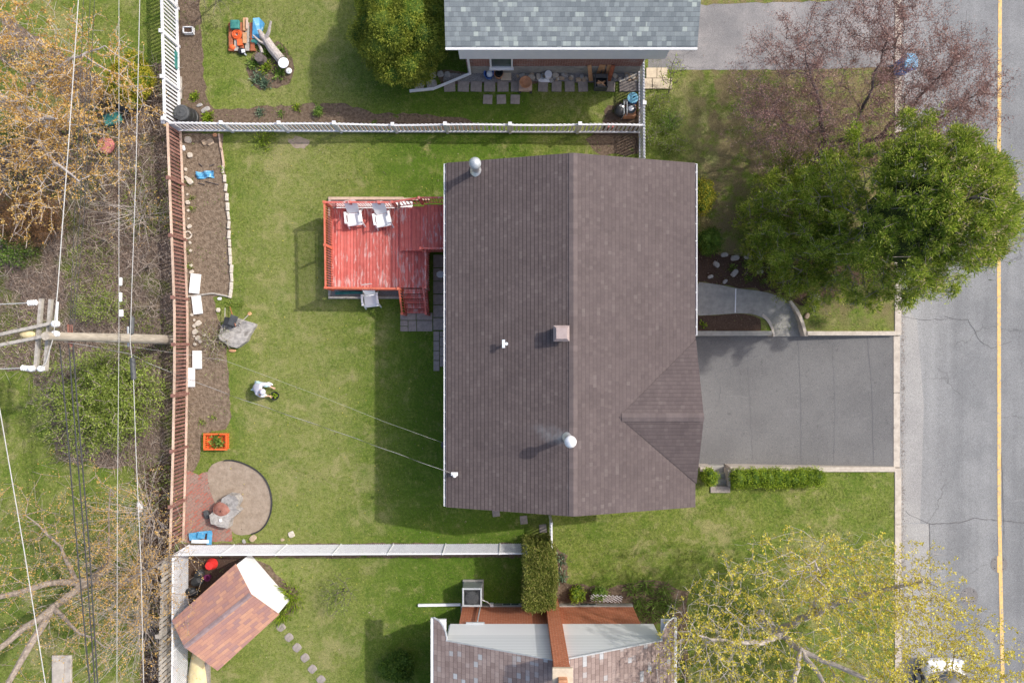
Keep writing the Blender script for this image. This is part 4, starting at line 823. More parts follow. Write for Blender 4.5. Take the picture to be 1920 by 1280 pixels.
def chain(label, a, b, hgt, posts, loc, both=True):
    a, b = Vector(a), Vector(b); t = thing('chain_link_fence', label, 'fence', (a + b) / 2); d = (b - a); L = d.length; d.normalize(); m = MB(); sp = .085
    def seg(s0, z0, s1, z1): m.bar(a + d * s0 + Vector((0, 0, z0)), a + d * s1 + Vector((0, 0, z1)), .011, .011)
    k = -hgt
    while k < L:
        s0, s1 = max(k, 0), min(k + hgt, L); seg(s0, s0 - k + .03, s1, s1 - k + .03); seg(s0, hgt - (s0 - k) + .03, s1, hgt - (s1 - k) + .03); k += sp
    m.build('mesh', 'fence_white', t)
    MB().tube([a + Vector((0, 0, hgt + .03)), b + Vector((0, 0, hgt + .03))], .035, 6).build('top_rail', 'white', t)
    for s_ in posts:
        p = a + d * L * s_; MB().tube([p, p + Vector((0, 0, hgt + .05))], .03, 8).lathe(p + Vector((0, 0, hgt + .05)), [(.04, 0), (.03, .04), (.005, .06)], 8).build('post', 'white', t)
    return t
chain('white chain link fence along the lower side of the main back yard', W(355, 1021), W(1032, 1018), 1.30, [0, .125, .27, .42, .565, .71, .86], None)
chain('white chain link fence running down beside the red roofed shed', W(354, 1026), W(352, 1400), 1.30, [0.01, .45], None)
tg = thing('gate', 'narrow white gate between the lower wall of the main house and the clipped hedge', 'gate', W(1031, 1000))
MB().bar(W(1031, 966) + Vector((0, 0, 1.1)), W(1032, 1020) + Vector((0, 0, 1.1)), .07, .06).bar(W(1031, 966) + Vector((0, 0, .15)), W(1032, 1020) + Vector((0, 0, .15)), .05, .05).bar(W(1031, 966) + Vector((0, 0, .15)), W(1031, 966) + Vector((0, 0, 1.1)), .05, .05).bar(W(1032, 1020) + Vector((0, 0, .15)), W(1032, 1020) + Vector((0, 0, 1.1)), .05, .05).build('frame', 'white', tg)
m = MB()
for i in range(10): p = W(1031, 968 + i * 5.6); m.box(p + Vector((0, 0, .6)), (.025, .07, 1.1))
m.build('slats', 'white', tg)
for yy in (966, 1021): MB().bar(W(1031, yy), W(1031, yy) + Vector((0, 0, 1.25)), .09, .09).build('post', 'white', tg)
# ================= TREES AND PLANTS =================
def skeleton(limbs, targets, seed, seg=.3, wig=.07, droop=0.0):
    rg = np.random.default_rng(seed); P = []; par = []; fixed = []
    for L in limbs:                          # each limb: list of (x,y,z,r); starts at nearest existing node
        L = [np.array(q, float) for q in L]; prev = -1
        if P: prev = int(np.argmin([np.linalg.norm(p - L[0][:3]) for p in P]))
        for i, q in enumerate(L):
            if i == 0:
                if prev < 0: P.append(q[:3]); par.append(-1); fixed.append(q[3]); prev = 0
                continue
            a = P[prev] if i == 1 else L[i - 1][:3]; n = max(1, int(np.linalg.norm(q[:3] - a) / seg))
            for k in range(1, n + 1):
                t_ = k / n; P.append(a + (q[:3] - a) * t_ + (rg.normal(size=3) * wig * .5 if k < n else 0)); par.append(prev); fixed.append(L[i - 1][3] * (1 - t_) + q[3] * t_); prev = len(P) - 1
    T = np.array(targets); N0 = len(P); arr = np.zeros((N0 + len(T) * 14, 3)); arr[:N0] = P; cnt = N0; dep = np.zeros(len(arr)); 
    dist = np.array([np.min(np.linalg.norm(arr[:N0] - q, axis=1)) for q in T]); tips = []
    for q in T[np.argsort(dist)]:
        d = np.linalg.norm(arr[:cnt] - q, axis=1) + dep[:cnt] * .06; 
        d = d + np.maximum(0, arr[:cnt, 2] - q[2] + .0) * .6
        j = int(np.argmin(d)); a = arr[j].copy(); D = q - a; Ld = np.linalg.norm(D)
        if Ld < .08: continue
        n = min(12, max(1, int(Ld / seg))); side = rg.normal(size=3) * wig * Ld; prev = j
        for k in range(1, n + 1):
            t_ = k / n; p = a + D * t_ + side * math.sin(t_ * math.pi) + rg.normal(size=3) * wig * .25 * (k < n); p[2] -= droop * math.sin(t_ * math.pi) * Ld
            arr[cnt] = p; par.append(prev); fixed.append(0); dep[cnt] = dep[prev] + 1; prev = cnt; cnt += 1
        tips.append(prev)
    return arr[:cnt], np.array(par), np.array(fixed), tips
def branch_mesh(name, arr, par, fixed, m, parent, r0=.006, expo=.42, sides=4, rmax=.12):
    n = len(arr); w_ = np.zeros(n); ch = np.zeros(n, int)
    for i in range(n):
        if par[i] >= 0: ch[par[i]] += 1
    w_[ch == 0] = 1
    for i in range(n - 1, -1, -1):
        if par[i] >= 0: w_[par[i]] += w_[i]
    rad = np.where(fixed > 0, fixed, np.minimum(r0 * w_ ** expo, rmax))
    e = np.where(par >= 0)[0]; a, b = arr[par[e]], arr[e]; ra, rb = rad[par[e]], rad[e]; ra = np.minimum(ra, rb * 1.6)
    d = unit(b - a); ref = np.where(np.abs(d[:, 2:3]) < .9, np.array([[0, 0, 1.]]), np.array([[1., 0, 0]])); x = unit(np.cross(d, ref)); y = np.cross(d, x)
    Q = []
    a = a - d * (ra * .5)[:, None]
    for k in range(sides):
        c0_, s0_, c1_, s1_ = (f(2 * math.pi * q / sides) for q in (k, k + 1) for f in (math.cos, math.sin))
        o0 = x * c0_ + y * s0_; o1 = x * c1_ + y * s1_
        Q.append(np.stack([a + o0 * ra[:, None], a + o1 * ra[:, None], b + o1 * rb[:, None], b + o0 * rb[:, None]], 1))
    V = np.concatenate(Q, 0).reshape(-1, 3)
    return fast(name, V, 4, m, parent)
def ell(c, r, n, shell=.5, zmin=None, rg=nr):
    v = unit(rg.normal(size=(n, 3))); q = v * (shell + (1 - shell) * rg.random((n, 1)) ** .6) * np.array(r) + np.array(c)
    if zmin is not None: q = q[q[:, 2] > zmin]
    return q
def leaves_on(name, pts, per, spread, L, wd, m, parent, up=.3, outd=None):
    P = np.repeat(pts, per, 0) + nr.normal(size=(len(pts) * per, 3)) * spread
    D = nr.normal(size=P.shape) + np.array([0, 0, up])
    if outd is not None: D = D + np.repeat(outd, per, 0)
    D = unit(D); n = len(P)
    return fast(name, blades(P, D, L * nr.uniform(.6, 1.3, n), wd * nr.uniform(.6, 1.3, n)), 4, m, parent)
def budded(name, label, base, limbs, targets, seed, bark, leaf, L, wd, per, spread, r0=.006, seg=.3, wig=.08, expo=.42, along=3, group=None, cat='tree', trunk_sides=6, prob=1.0, droop=0, every=1, up=.3):
    t = thing(name, label, cat, base, group)
    arr, par, fx, tips = skeleton(limbs, targets, seed, seg, wig, droop)
    k = fx > 0
    branch_mesh('trunk', arr[k], par[k], fx[k], bark, t, sides=8)
    idx = np.where(k, 0, 1); ar2 = arr; pr2 = par.copy()
    fx2 = np.where(k, .02, 0)
    # branches: only edges whose child is not fixed
    w_keep = ~k; pm = par.copy(); pm[k] = -1
    branch_mesh('branches', arr, pm, np.zeros(len(arr)), bark, t, r0=r0, expo=expo)
    pts = []
    for q in tips:
        j = q
        for s_ in range(along):
            if nr.random() < prob: pts.append(arr[j] * .5 + arr[par[j]] * .5 if s_ % 2 else arr[j])
            j = par[j]
            if j < 0 or k[j]: break
    leaves_on('crown', np.array(pts), per, spread, L, wd, leaf, t, up=up)
    return t
# purple leaved multi-stem tree, top right
bs = W(1520, 305)
lim = [[(bs.x, bs.y, 0, .14), (bs.x + .1, bs.y + .3, .9, .12), (11.95, 8.0, 1.8, .09), (11.2, 8.9, 3.0, .06), (10.4, 9.8, 3.9, .03)],
       [(bs.x + .1, bs.y + .3, .9, .1), (12.9, 7.8, 1.9, .08), (13.1, 9.2, 3.2, .05), (13.0, 10.4, 4.3, .03)],
       [(bs.x + .1, bs.y + .3, .9, .1), (13.9, 7.7, 1.9, .08), (14.5, 8.5, 3.0, .05), (15.3, 9.6, 4.2, .03)],
       [(11.95, 8.0, 1.8, .07), (10.4, 8.0, 2.6, .04), (9.2, 8.4, 3.2, .02)], [(13.9, 7.7, 1.9, .07), (15.2, 7.9, 3.2, .04), (16.2, 8.6, 4.2, .02)]]
T_ = np.concatenate([ell((12.7, 9.4, 3.4), (5.0, 3.5, 1.9), 3300, .35, 1.6), ell((15.2, 8.6, 4.0), (2.6, 2.4, 1.4), 800, .2, 2), ell((13.2, 12.2, 4.2), (2.0, 1.8, 1.2), 260, .1, 2), ell((9.9, 8.1, 2.6), (2.2, 2.0, 1.2), 330, .3, 1.2)])
budded('plum_tree', 'spreading tree with sparse purple leaves overhanging the road, in the upper right front yard', bs, lim, T_, 3, 'bark_dark', 'lf_purple', .065, .027, 7, .08, r0=.0036, along=4, prob=.8)
# yellow budding tree, lower right
bs = W(1425, 1150)
lim = [[(bs.x, bs.y, 0, .2), (bs.x + .1, bs.y - .1, 1.5, .15), (10.6, -11.3, 3.0, .10), (11.0, -12.2, 5.0, .06), (11.5, -13.2, 6.6, .04)],
       [(bs.x + .1, bs.y - .1, 1.5, .13), (11.1, -10.3, 2.4, .12), (12.3, -9.1, 3.6, .09), (13.1, -8.5, 4.4, .07), (13.8, -8.0, 5.2, .03)],
       [(bs.x + .1, bs.y - .1, 1.8, .12), (9.2, -10.9, 3.2, .09), (7.6, -10.4, 4.4, .05), (6.2, -9.8, 5.2, .03)],
       [(10.6, -11.3, 3.0, .1), (12.4, -11.8, 4.2, .08), (14.2, -11.8, 5.2, .05), (15.6, -12.0, 6.0, .03)],
       [(11.1, -10.3, 2.4, .08), (11.0, -8.6, 3.9, .05), (10.2, -7.4, 5.0, .03)], [(10.6, -11.3, 3.0, .1), (9.4, -12.8, 4.6, .07), (8.2, -14.2, 6.0, .03)]]
T_ = np.concatenate([ell((10.4, -11.6, 4.9), (5.8, 5.4, 2.9), 5600, .45, 1.8), ell((14.6, -11.6, 5.4), (2.9, 3.2, 1.6), 2100, .2, 2), ell((12.6, -8.4, 4.6), (3.2, 2.0, 1.4), 700, .2, 2)])
T_ = T_[T_[:, 1] > -15.5]
T_ = T_[~((np.abs(T_[:, 0] * 28 / (28 - T_[:, 2]) - 17.4) < 1.1) & (T_[:, 1] * 28 / (28 - T_[:, 2]) < -12.6) & (nr.random(len(T_)) < .6))]      # thinner twigs over the parked car
budded('maple_tree', 'large bare branched tree dotted with yellow buds, over the kerb at the lower right', bs, lim, T_, 5, 'bark_pale', 'lf_yellow', .08, .055, 8, .045, r0=.0042, along=2, prob=.42, up=.9, seg=.34)
# orange budding maple, top left
bs = W(85, 235)
lim = [[(bs.x, bs.y, 0, .34), (-19.3, 9.1, 1.5, .28), (-19.8, 9.5, 3, .2), (-20.2, 10.0, 4.6, .14), (-20.6, 10.6, 6.4, .07)],
       [(-19.3, 9.1, 1.5, .2), (-18.2, 8.4, 2.6, .13), (-17.0, 7.9, 3.6, .09), (-15.8, 7.7, 4.4, .04)], [(-19.3, 9.1, 1.5, .16), (-17.6, 9.6, 2.8, .08), (-15.9, 10.0, 3.6, .05), (-14.2, 10.3, 4.2, .02)],
       [(-19.8, 9.5, 3, .14), (-19.2, 7.6, 4.2, .09), (-18.4, 5.8, 5.2, .04)], [(-19.8, 9.5, 3, .14), (-18.3, 11.0, 4.4, .08), (-16.8, 12.4, 5.6, .04)], [(-18.2, 8.4, 2.6, .09), (-16.6, 6.6, 3.4, .06), (-15.2, 5.6, 4.0, .03)]]
T_ = np.concatenate([ell((-19.0, 9.2, 4.4), (4.3, 4.2, 2.6), 1700, .3, 1.6), ell((-16.2, 8.6, 3.2), (3.7, 3.8, 1.5), 1300, .1, 1.2), ell((-17.8, 5.6, 3.8), (2.6, 2.4, 1.5), 350, .1, 1.5)])
budded('maple_tree', 'large spreading tree with orange buds in the upper left corner', bs, lim, T_, 7, 'bark_pale', 'lf_orange', .075, .05, 5, .045, r0=.0055, along=3, prob=.75, up=.7)
# bare maple with thick pale limbs, lower left
bs = W(205, 1062)
lim = [[(bs.x, bs.y, 0, .20), (-16.6, -9.4, 1.2, .17), (-17.1, -9.9, 2.6, .13), (-17.5, -10.4, 4.2, .10), (-17.9, -10.9, 6.2, .07)],
       [(-16.6, -9.4, 1.2, .14), (-17.3, -9.0, 2.6, .11), (-17.9, -8.9, 4.2, .09), (-18.3, -8.8, 6.0, .08)], [(-17.1, -9.9, 2.6, .15), (-17.3, -11.6, 4.4, .10), (-17.6, -13.2, 6.0, .05)],
       [(-16.6, -9.4, 1.2, .1), (-15.4, -8.3, 1.9, .045), (-15.0, -6.8, 2.6, .028), (-14.7, -5.4, 3.0, .015)], [(-16.9, -9.2, 1.9, .1), (-16.8, -7.6, 2.6, .045), (-17.4, -6.2, 3.6, .02)],
       [(-16.6, -9.4, 1.2, .12), (-15.0, -9.3, 2.0, .07), (-13.2, -8.3, 2.8, .04), (-12.2, -7.7, 3.0, .015)], [(-17.1, -9.9, 2.6, .09), (-15.7, -10.6, 3.2, .04), (-14.2, -11.0, 3.6, .018)]]
T_ = np.concatenate([ell((-16.4, -8.6, 3.0), (3.8, 4.6, 1.9), 1100, .2, .9), ell((-14.4, -9.0, 2.3), (2.8, 4.0, 1.2), 900, .1, .6)])
budded('maple_tree', 'bare pale limbed tree with few orange buds in the lower left corner', bs, lim, T_, 9, 'bark', 'lf_orange', .055, .04, 4, .06, r0=.005, along=3, prob=.6, seg=.5, wig=.05)
# whippy bare shrubs along the lower part of the fences
def whips(name, label, base, n, Lr, seed, cone=(.25, 1.0), bias=(0, 0), group=None):
    rg = random.Random(seed); t = thing(name, label, 'shrub', base, group); m = MB(); pts = []
    for i in range(n):
        a = rg.uniform(0, 6.283); L = rg.uniform(*Lr); k = rg.uniform(*cone); d = Vector((math.cos(a) * k + bias[0], math.sin(a) * k + bias[1], rg.uniform(.35, 1))).normalized()
        p = base + Vector((rg.uniform(-.2, .2), rg.uniform(-.25, .25), 0)); P = [p]
        cv = Vector((rg.uniform(-.08, .08), rg.uniform(-.08, .08), rg.uniform(-.10, .02)))
        for j in range(6): d = (d + cv + Vector((rg.uniform(-.05, .05),) * 3)).normalized(); P.append(P[-1] + d * L / 6)
        P = [Vector((q.x, q.y, max(q.z, .03))) for q in P]
        r_ = rg.uniform(.007, .014) * (2 if i < n * .06 else 1); m.tube(P, [r_ * (1 - .11 * j) for j in range(7)], 4, cap=False)
        for j in range(2, 7):
            for _ in range(2):
                if rg.random() < .5:
                    e_ = P[j] + (d + Vector((rg.uniform(-1, 1), rg.uniform(-1, 1), rg.uniform(-.2, .8)))).normalized() * rg.uniform(.2, .6); m.tube([P[j], P[j].lerp(e_, .5) + Vector((0, 0, .03)), e_], [.005, .004, .003], 3, cap=False)
                    if rg.random() < .55: pts.append(e_)
    m.build('stems', 'bark_pale', t); leaves_on('crown', np.array([q[:] for q in pts]), 5, .05, .06, .04, 'lf_orange', t, up=.6); return t
WG_ = 'bare whippy shrubs along the left fences'
whips('bare_shrub', 'bare whippy shrub behind the lower left fence corner', W(268, 1075), 95, (1.6, 3.9), 21, bias=(.05, .1), group=WG_)
whips('bare_shrub', 'bare whippy shrub nearest the bottom edge behind the left fences', W(272, 1160), 75, (1.4, 3.4), 22, bias=(.1, 0), group=WG_)
whips('bare_shrub', 'bare whippy shrub against the lower part of the red fence', W(285, 965), 34, (1.2, 2.8), 23, bias=(-.1, .1), group=WG_)
whips('bare_shrub', 'bare whippy shrub beside the upper part of the red fence', W(262, 400), 26, (1.0, 2.2), 24, cone=(.5, 1.2), group=WG_)
# small tree by the top edge over the scrap pile
bs = W(437, -12)
T_ = np.concatenate([ell((bs.x, bs.y - .2, 2.0), (1.9, 1.6, .8), 330, .2, .8)])
budded('fruit_tree', 'small bare tree with tiny green leaves above the scrap pile at the top edge', bs, [[(bs.x, bs.y, 0, .07), (bs.x, bs.y - .1, .9, .05), (bs.x - .1, bs.y - .5, 1.6, .03)]], T_, 12, 'bark_dark', 'lf_lime', .03, .02, 3, .06, r0=.006, along=2, prob=.6)
bs = W(646, 1102)
T_ = ell((bs.x, bs.y, .9), (.85, .95, .5), 130, .2, .2)
budded('sapling', 'small leafy sapling on the lawn between the shed and the condenser', bs, [[(bs.x, bs.y, 0, .03), (bs.x, bs.y, .4, .02)]], T_, 13, 'bark_dark', 'lf_lime', .05, .03, 6, .07, r0=.005, along=2, prob=.9)
bs = W(1252, 160)
T_ = ell((bs.x, bs.y + .1, 1.0), (.55, .75, .6), 60, .2, .2)
budded('sapling', 'thin sapling with few green leaves rising beside the pale slabs by the white fence', bs, [[(bs.x, bs.y - .4, 0, .03), (bs.x, bs.y, .5, .02)]], T_, 14, 'bark_dark', 'lf_bright', .06, .04, 4, .06, r0=.006, along=2, prob=.8)
bs = W(405, 640)
T_ = ell((bs.x + .1, bs.y, .5), (.9, 1.1, .4), 150, .2, .1)
budded('bare_shrub', 'small tangled shrub with few green leaves at the left side of the flat grey boulder', bs, [[(bs.x, bs.y, 0, .03), (bs.x, bs.y, .25, .02)]], T_, 15, 'bark', 'lf_lime', .04, .03, 4, .07, r0=.006, along=2, prob=.6, cat='shrub')
# big leafy shrub by the utility pole, and the thicket above
def leafy(name, label, base, parts, n, leaf, L, wd, spread, per, bark='bark', seed=1, r0=.006, cat='shrub', along=2, sh=.35, up=.4, group=None, zmin=.15, prob=1):
    T_ = np.concatenate([ell((base.x + a, base.y + b, c), r_, int(n * k), sh, zmin) for (a, b, c), r_, k in parts])
    return budded(name, label, base, [[(base.x, base.y, 0, .07), (base.x, base.y, .35, .05)]], T_, seed, bark, leaf, L, wd, per, spread, r0=r0, along=along, cat=cat, group=group, prob=prob)
leafy('leafy_shrub', 'large bright green leafy shrub below the utility pole beside the red fence', W(225, 745), [((-.3, -.1, 1.3), (2.7, 2.2, 1.1), .7), ((.8, .3, 1.2), (1.8, 2.0, .9), .3)], 900, 'lf_lime', .075, .045, .11, 12, seed=31, along=3, sh=.1, r0=.008)
leafy('leafy_shrub', 'loose green shrub above the pole, left of the red fence', W(205, 575), [((0, 0, .6), (1.2, .8, .4), 1)], 120, 'lf_lime', .06, .04, .10, 10, seed=32)
leafy('rusty_shrub', 'dense rust brown shrub at the left edge', W(75, 415), [((0, 0, .9), (1.7, 1.2, .7), 1)], 500, 'lf_rust', .12, .012, .10, 16, 'bark_dark', 33, along=3)
leafy('leafy_shrub', 'dark green shrub at the left edge under the rust brown shrub', W(25, 465), [((0, 0, .5), (1.3, .9, .5), 1)], 160, 'lf_mid', .07, .05, .10, 12, seed=34)
for i, (x, y, r_, n) in enumerate(((265, 330, 1.2, 90), (275, 420, 1.3, 110), (200, 450, 1.2, 80), (285, 500, 1.0, 70), (180, 370, 1.2, 90), (290, 575, 1.0, 90))):
    leafy('bramble', 'tangled leafless bramble in the wild strip left of the red fence', W(x, y), [((0, 0, .45), (r_, r_, .4), 1)], n, 'lf_litter' if i % 2 else 'lf_lime', .04, .02, .08, 3, 'bark', 40 + i, r0=.006, group='brambles in the wild strip')
# evergreen masses: short blades on lobes, with limbs inside
def lobed(name, label, base, lobes, dens, leaf, L, wd, cat='shrub', group=None, tilt=.6, down=0.0, layers=3, trunk=.06, th=None, jit=.12, bark='bark_dark', extra=None, parent_only=False, inset=.82):
    t = thing(name, label, cat, base, group); V = []
    H_ = max(c[2] + r_[2] for c, r_ in lobes)
    m = MB().tube([base, base + Vector((0, 0, H_ * .75))], [trunk, trunk * .4], 7)
    for c, r_ in lobes: m.tube([base + Vector((0, 0, max(.05, c[2] * .5))), Vector(c)], [trunk * .4, .01], 5)
    m.build('trunk', bark, t)
    for li, (c, r_) in enumerate(lobes):
        c = np.array(c, float); r_ = np.array(r_, float); area = 4 * math.pi * ((r_[0] * r_[1]) ** 1.6 + (r_[0] * r_[2]) ** 1.6 + (r_[1] * r_[2]) ** 1.6) ** .625 / 3 ** .625
        n = int(area * dens); u = unit(nr.normal(size=(n, 3))); k = 1 - (nr.random((n, 1)) ** 2) * (.4 if layers > 2 else .15); wob = 1 + .08 * np.sin(u[:, :1] * 9 + li) + .08 * np.sin(u[:, 1:2] * 8 + u[:, 2:3] * 7 + li * 2)
        P = c + u * r_ * k * wob + nr.normal(size=(n, 3)) * jit * .3; nrm = unit(u / r_)
        inside = np.zeros(n, bool)
        for lj, (c2, r2) in enumerate(lobes):
            if lj != li: inside |= (((P - np.array(c2)) / np.array(r2)) ** 2).sum(1) < inset ** 2
        ok = (~inside) & (P[:, 2] > .04); P, nrm = P[ok], nrm[ok]; D = unit(nrm * tilt + nr.normal(size=P.shape) * .55 + np.array([0, 0, -down])); n = len(P)
        V.append(blades(P, D, L * nr.uniform(.5, 1.3, n), wd * nr.uniform(.6, 1.3, n)))
    fast('crown', np.concatenate(V), 4, leaf, t)
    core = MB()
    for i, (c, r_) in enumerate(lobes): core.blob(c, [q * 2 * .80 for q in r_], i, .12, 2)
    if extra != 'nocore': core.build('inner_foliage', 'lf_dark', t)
    return t
def rlobes(c, r_, n, s_, seed, flat=1.0, zlo=None):
    rg = random.Random(seed); out = [((c[0], c[1], c[2]), (r_[0] * .72, r_[1] * .72, r_[2] * .8))]
    for i in range(n):
        a = rg.uniform(0, 6.28); e_ = rg.uniform(-.25, 1.3); q = rg.uniform(.55, .72)
        p = (c[0] + math.cos(a) * math.cos(e_) * r_[0] * q, c[1] + math.sin(a) * math.cos(e_) * r_[1] * q, c[2] + math.sin(e_) * r_[2] * q); k = rg.uniform(.75, 1.2) * s_
        if zlo and p[2] < zlo: continue
        out.append((p, (k, k, k * .8 * flat)))
    return out
cx, cy = -4.15, 12.0
lobed('cedar_tree', 'dense rounded evergreen with drooping yellowish sprays, left of the grey shingled house', Vector((cx, cy, 0)), rlobes((cx, cy, 1.9), (2.2, 2.5, 2.1), 70, .50, 3), 900, 'lf_cedar', .10, .028, cat='tree', down=.15, tilt=.8)
lobed('golden_cedar', 'yellow green evergreen shrub beside the white fence at the upper left', W(268, 168), rlobes((W(268, 168).x, W(268, 168).y, .85), (.85, 1.05, .85), 12, .36, 5), 650, 'lf_gold', .11, .04)
def mound(name, label, p, rad, h, leaf, L=.08, wd=.04, cat='shrub', group=None, seed=1, n=6, dens=600):
    b0 = W(*p); rx_, ry_ = (rad, rad) if isinstance(rad, (int, float)) else rad
    return lobed(name, label, b0, rlobes((b0.x, b0.y, h * .45), (rx_, ry_, h * .55), n, min(rx_, ry_) * .42, seed), dens, leaf, L, wd, cat, group, trunk=.03)
mound('evergreen_shrub', 'dark green rounded shrub against the front eave, nearer the walkway', (1322, 458), (.58, .72), 1.25, 'lf_dark', seed=11, n=9)
mound('golden_cedar', 'yellow green pointed shrub at the front eave near the upper roof corner', (1308, 376), (.5, .95), 1.4, 'lf_gold', seed=12, n=9)
mound('clipped_hedge', 'small bright green clipped bush between the garage corner and the short steps', (1325, 891), (.4, .38), .7, 'lf_bright', .06, .04, seed=13, cat='hedge', dens=900)
hb = []
for i in range(11): x = W(1378 + i * 14.6, 893); hb.append(((x.x, x.y + rnd.uniform(-.04, .04), .35), (.30, rnd.uniform(.34, .42), .40)))
lobed('clipped_hedge', 'long bright green clipped hedge along the lower edge of the driveway', W(1450, 893), hb, 900, 'lf_bright', .06, .04, 'hedge', trunk=.03)
# the tall box clipped hedge by the chimney
t = thing('cedar_hedge', 'tall box clipped cedar hedge standing in front of the brick chimney', 'hedge', (1.08, -9.2, 0))
x0, x1, y0, y1, z1 = .50, 1.66, -10.15, -7.95, 2.15
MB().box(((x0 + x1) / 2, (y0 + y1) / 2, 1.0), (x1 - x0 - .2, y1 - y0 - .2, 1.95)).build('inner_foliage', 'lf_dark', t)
n = 15000; f = nr.random(n); P = np.stack([nr.uniform(x0, x1, n), nr.uniform(y0, y1, n), nr.uniform(.05, z1, n)], 1); Nn = np.zeros((n, 3)); k = nr.integers(0, 9, n)
P[k < 4, 2] = z1; Nn[k < 4, 2] = 1; P[k == 4, 0] = x0; Nn[k == 4, 0] = -1; P[(k == 5), 0] = x1; Nn[k == 5, 0] = 1; P[(k == 6) | (k == 8), 1] = y0; Nn[(k == 6) | (k == 8), 1] = -1; P[k == 7, 1] = y1; Nn[k == 7, 1] = 1
P += nr.normal(size=P.shape) * .035 + np.stack([np.sin(P[:, 1] * 4) * .04, np.sin(P[:, 0] * 5) * .04, np.sin(P[:, 1] * 5 + P[:, 0] * 4) * .04], 1)
fast('crown', blades(P, unit(Nn * .5 + nr.normal(size=P.shape) * .5), .09 * nr.uniform(.5, 1.4, n), np.full(n, .035)), 4, 'lf_hedge', t)
MB().tube([(1.08, -9.05, 0), (1.08, -9.05, 1.9)], [.06, .02], 6).build('trunk', 'bark_dark', t)
b0 = W(1010, 1142); lobed('cedar_shrub', 'low green shrub poking out under the tall clipped hedge, against the brick wall', Vector((.85, -10.45, 0)), [((.62, -10.42, .9), (.2, .2, .35)), ((.85, -10.42, .8), (.25, .22, .5)), ((1.1, -10.4, .9), (.2, .2, .4))], 700, 'lf_hedge', .08, .035, trunk=.03)
# big pine over the road
bs = Vector((13.0, 4.1, 0)); rg = np.random.default_rng(77); tg_ = []; 
def prad(z): return np.interp(z, [0.4, 1.5, 3, 5, 6.2, 7.3, 8.2, 8.7], [3.3, 4.1, 3.8, 3.0, 2.55, 2.0, 1.1, .2])
n = 430; z = rg.uniform(.6, 8.5, n) ; z = np.where(rg.random(n) < .5, rg.uniform(4.6, 8.5, n), z); a = rg.uniform(0, 2 * math.pi, n); rr_ = prad(z) * (1 - .55 * rg.random(n) ** 2.4) * (1 + .13 * np.sin(a * 3 + z * 1.3) + .10 * np.sin(a * 7 + z * 2.1))
cl = 1 + .0 * z
T_ = np.stack([bs.x + .35 * (z / 9) + np.cos(a) * rr_, bs.y + .2 + np.sin(a) * rr_ * np.interp(z, [0, 3, 6], [.62, .78, 1.0]), z], 1)
keep = ~((T_[:, 0] < 12.0) & (T_[:, 2] < 4) & (rg.random(n) < .05)); T_ = T_[keep]; n2 = 240; z_ = rg.uniform(.6, 3.4, n2); a_ = rg.uniform(1.7, 4.5, n2); r2_ = prad(z_) * rg.uniform(.15, 1.06, n2); T_ = np.concatenate([T_, np.stack([bs.x + np.cos(a_) * r2_, bs.y + .2 + np.sin(a_) * r2_ * .74, z_], 1)])
TC = T_.copy(); T_ = np.repeat(T_, 7, 0) + rg.normal(size=(len(TC) * 7, 3)) * np.array([.21, .21, .10])
t = thing('pine_tree', 'tall dense green pine leaning over the road, with pale tips on its crown', 'tree', bs)
arr, par, fx, tips = skeleton([[(bs.x, bs.y, 0, .2), (bs.x + .1, bs.y, 3, .16), (bs.x + .2, bs.y, 6, .1), (bs.x + .3, bs.y, 8.6, .03)]], T_, 5, .45, .05, .03)
k = fx > 0; branch_mesh('trunk', arr[k], par[k], fx[k], 'bark_dark', t, sides=8)
pm = par.copy(); pm[k] = -1; branch_mesh('branches', arr, pm, np.zeros(len(arr)), 'bark', t, r0=.008, expo=.38, rmax=.07)
tp = []; dr = []
for q in tips:
    j = q; d = arr[q] - arr[par[q]]; d = d / (np.linalg.norm(d) + 1e-6)
    for s_ in range(2):
        if k[j]: break
        tp.append(arr[j]); dr.append(d); j = par[j]
        if j < 0: break
tp = np.array(tp); dr = np.array(dr); per = 9
P1 = np.repeat(tp, per, 0) + nr.normal(size=(len(tp) * per, 3)) * .07; D1 = unit(np.repeat(dr, per, 0) * .9 + nr.normal(size=P1.shape) * .75 + np.array([0, 0, .5]))
sz = nr.uniform(.7, 1.25, len(TC)); nb = 230; S_ = np.repeat(sz, nb); u = unit(nr.normal(size=(len(TC) * nb, 3)) * np.array([1, 1, .7]))
P2 = np.repeat(TC, nb, 0) + u * (.06 + .15 * nr.random((len(u), 1))) * S_[:, None]; D2 = unit(u + nr.normal(size=u.shape) * .35 + np.array([0, 0, .35]))
P = np.concatenate([P1, P2]); D = np.concatenate([D1, D2]); n = len(P); L_ = np.concatenate([.12 * nr.uniform(.6, 1.3, len(P1)), .15 * S_ * nr.uniform(.6, 1.2, len(P2))])
fast('crown', blades(P, D, L_, np.full(n, .024)), 4, 'lf_pine', t)
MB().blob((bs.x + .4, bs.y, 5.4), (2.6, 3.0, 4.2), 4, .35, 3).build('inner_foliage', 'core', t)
s2 = (tp[:, 2] > 5.0) & (nr.random(len(tp)) < .35) & (tp[:, 0] > 12.4); P = np.repeat(tp[s2], 6, 0) + nr.normal(size=(s2.sum() * 6, 3)) * .06; D = unit(nr.normal(size=P.shape) * .45 + np.array([.1, 0, 1.])); n = len(P)
fast('candles', blades(P, D, .13 * nr.uniform(.7, 1.2, n), np.full(n, .035)), 4, 'lf_candle', t)
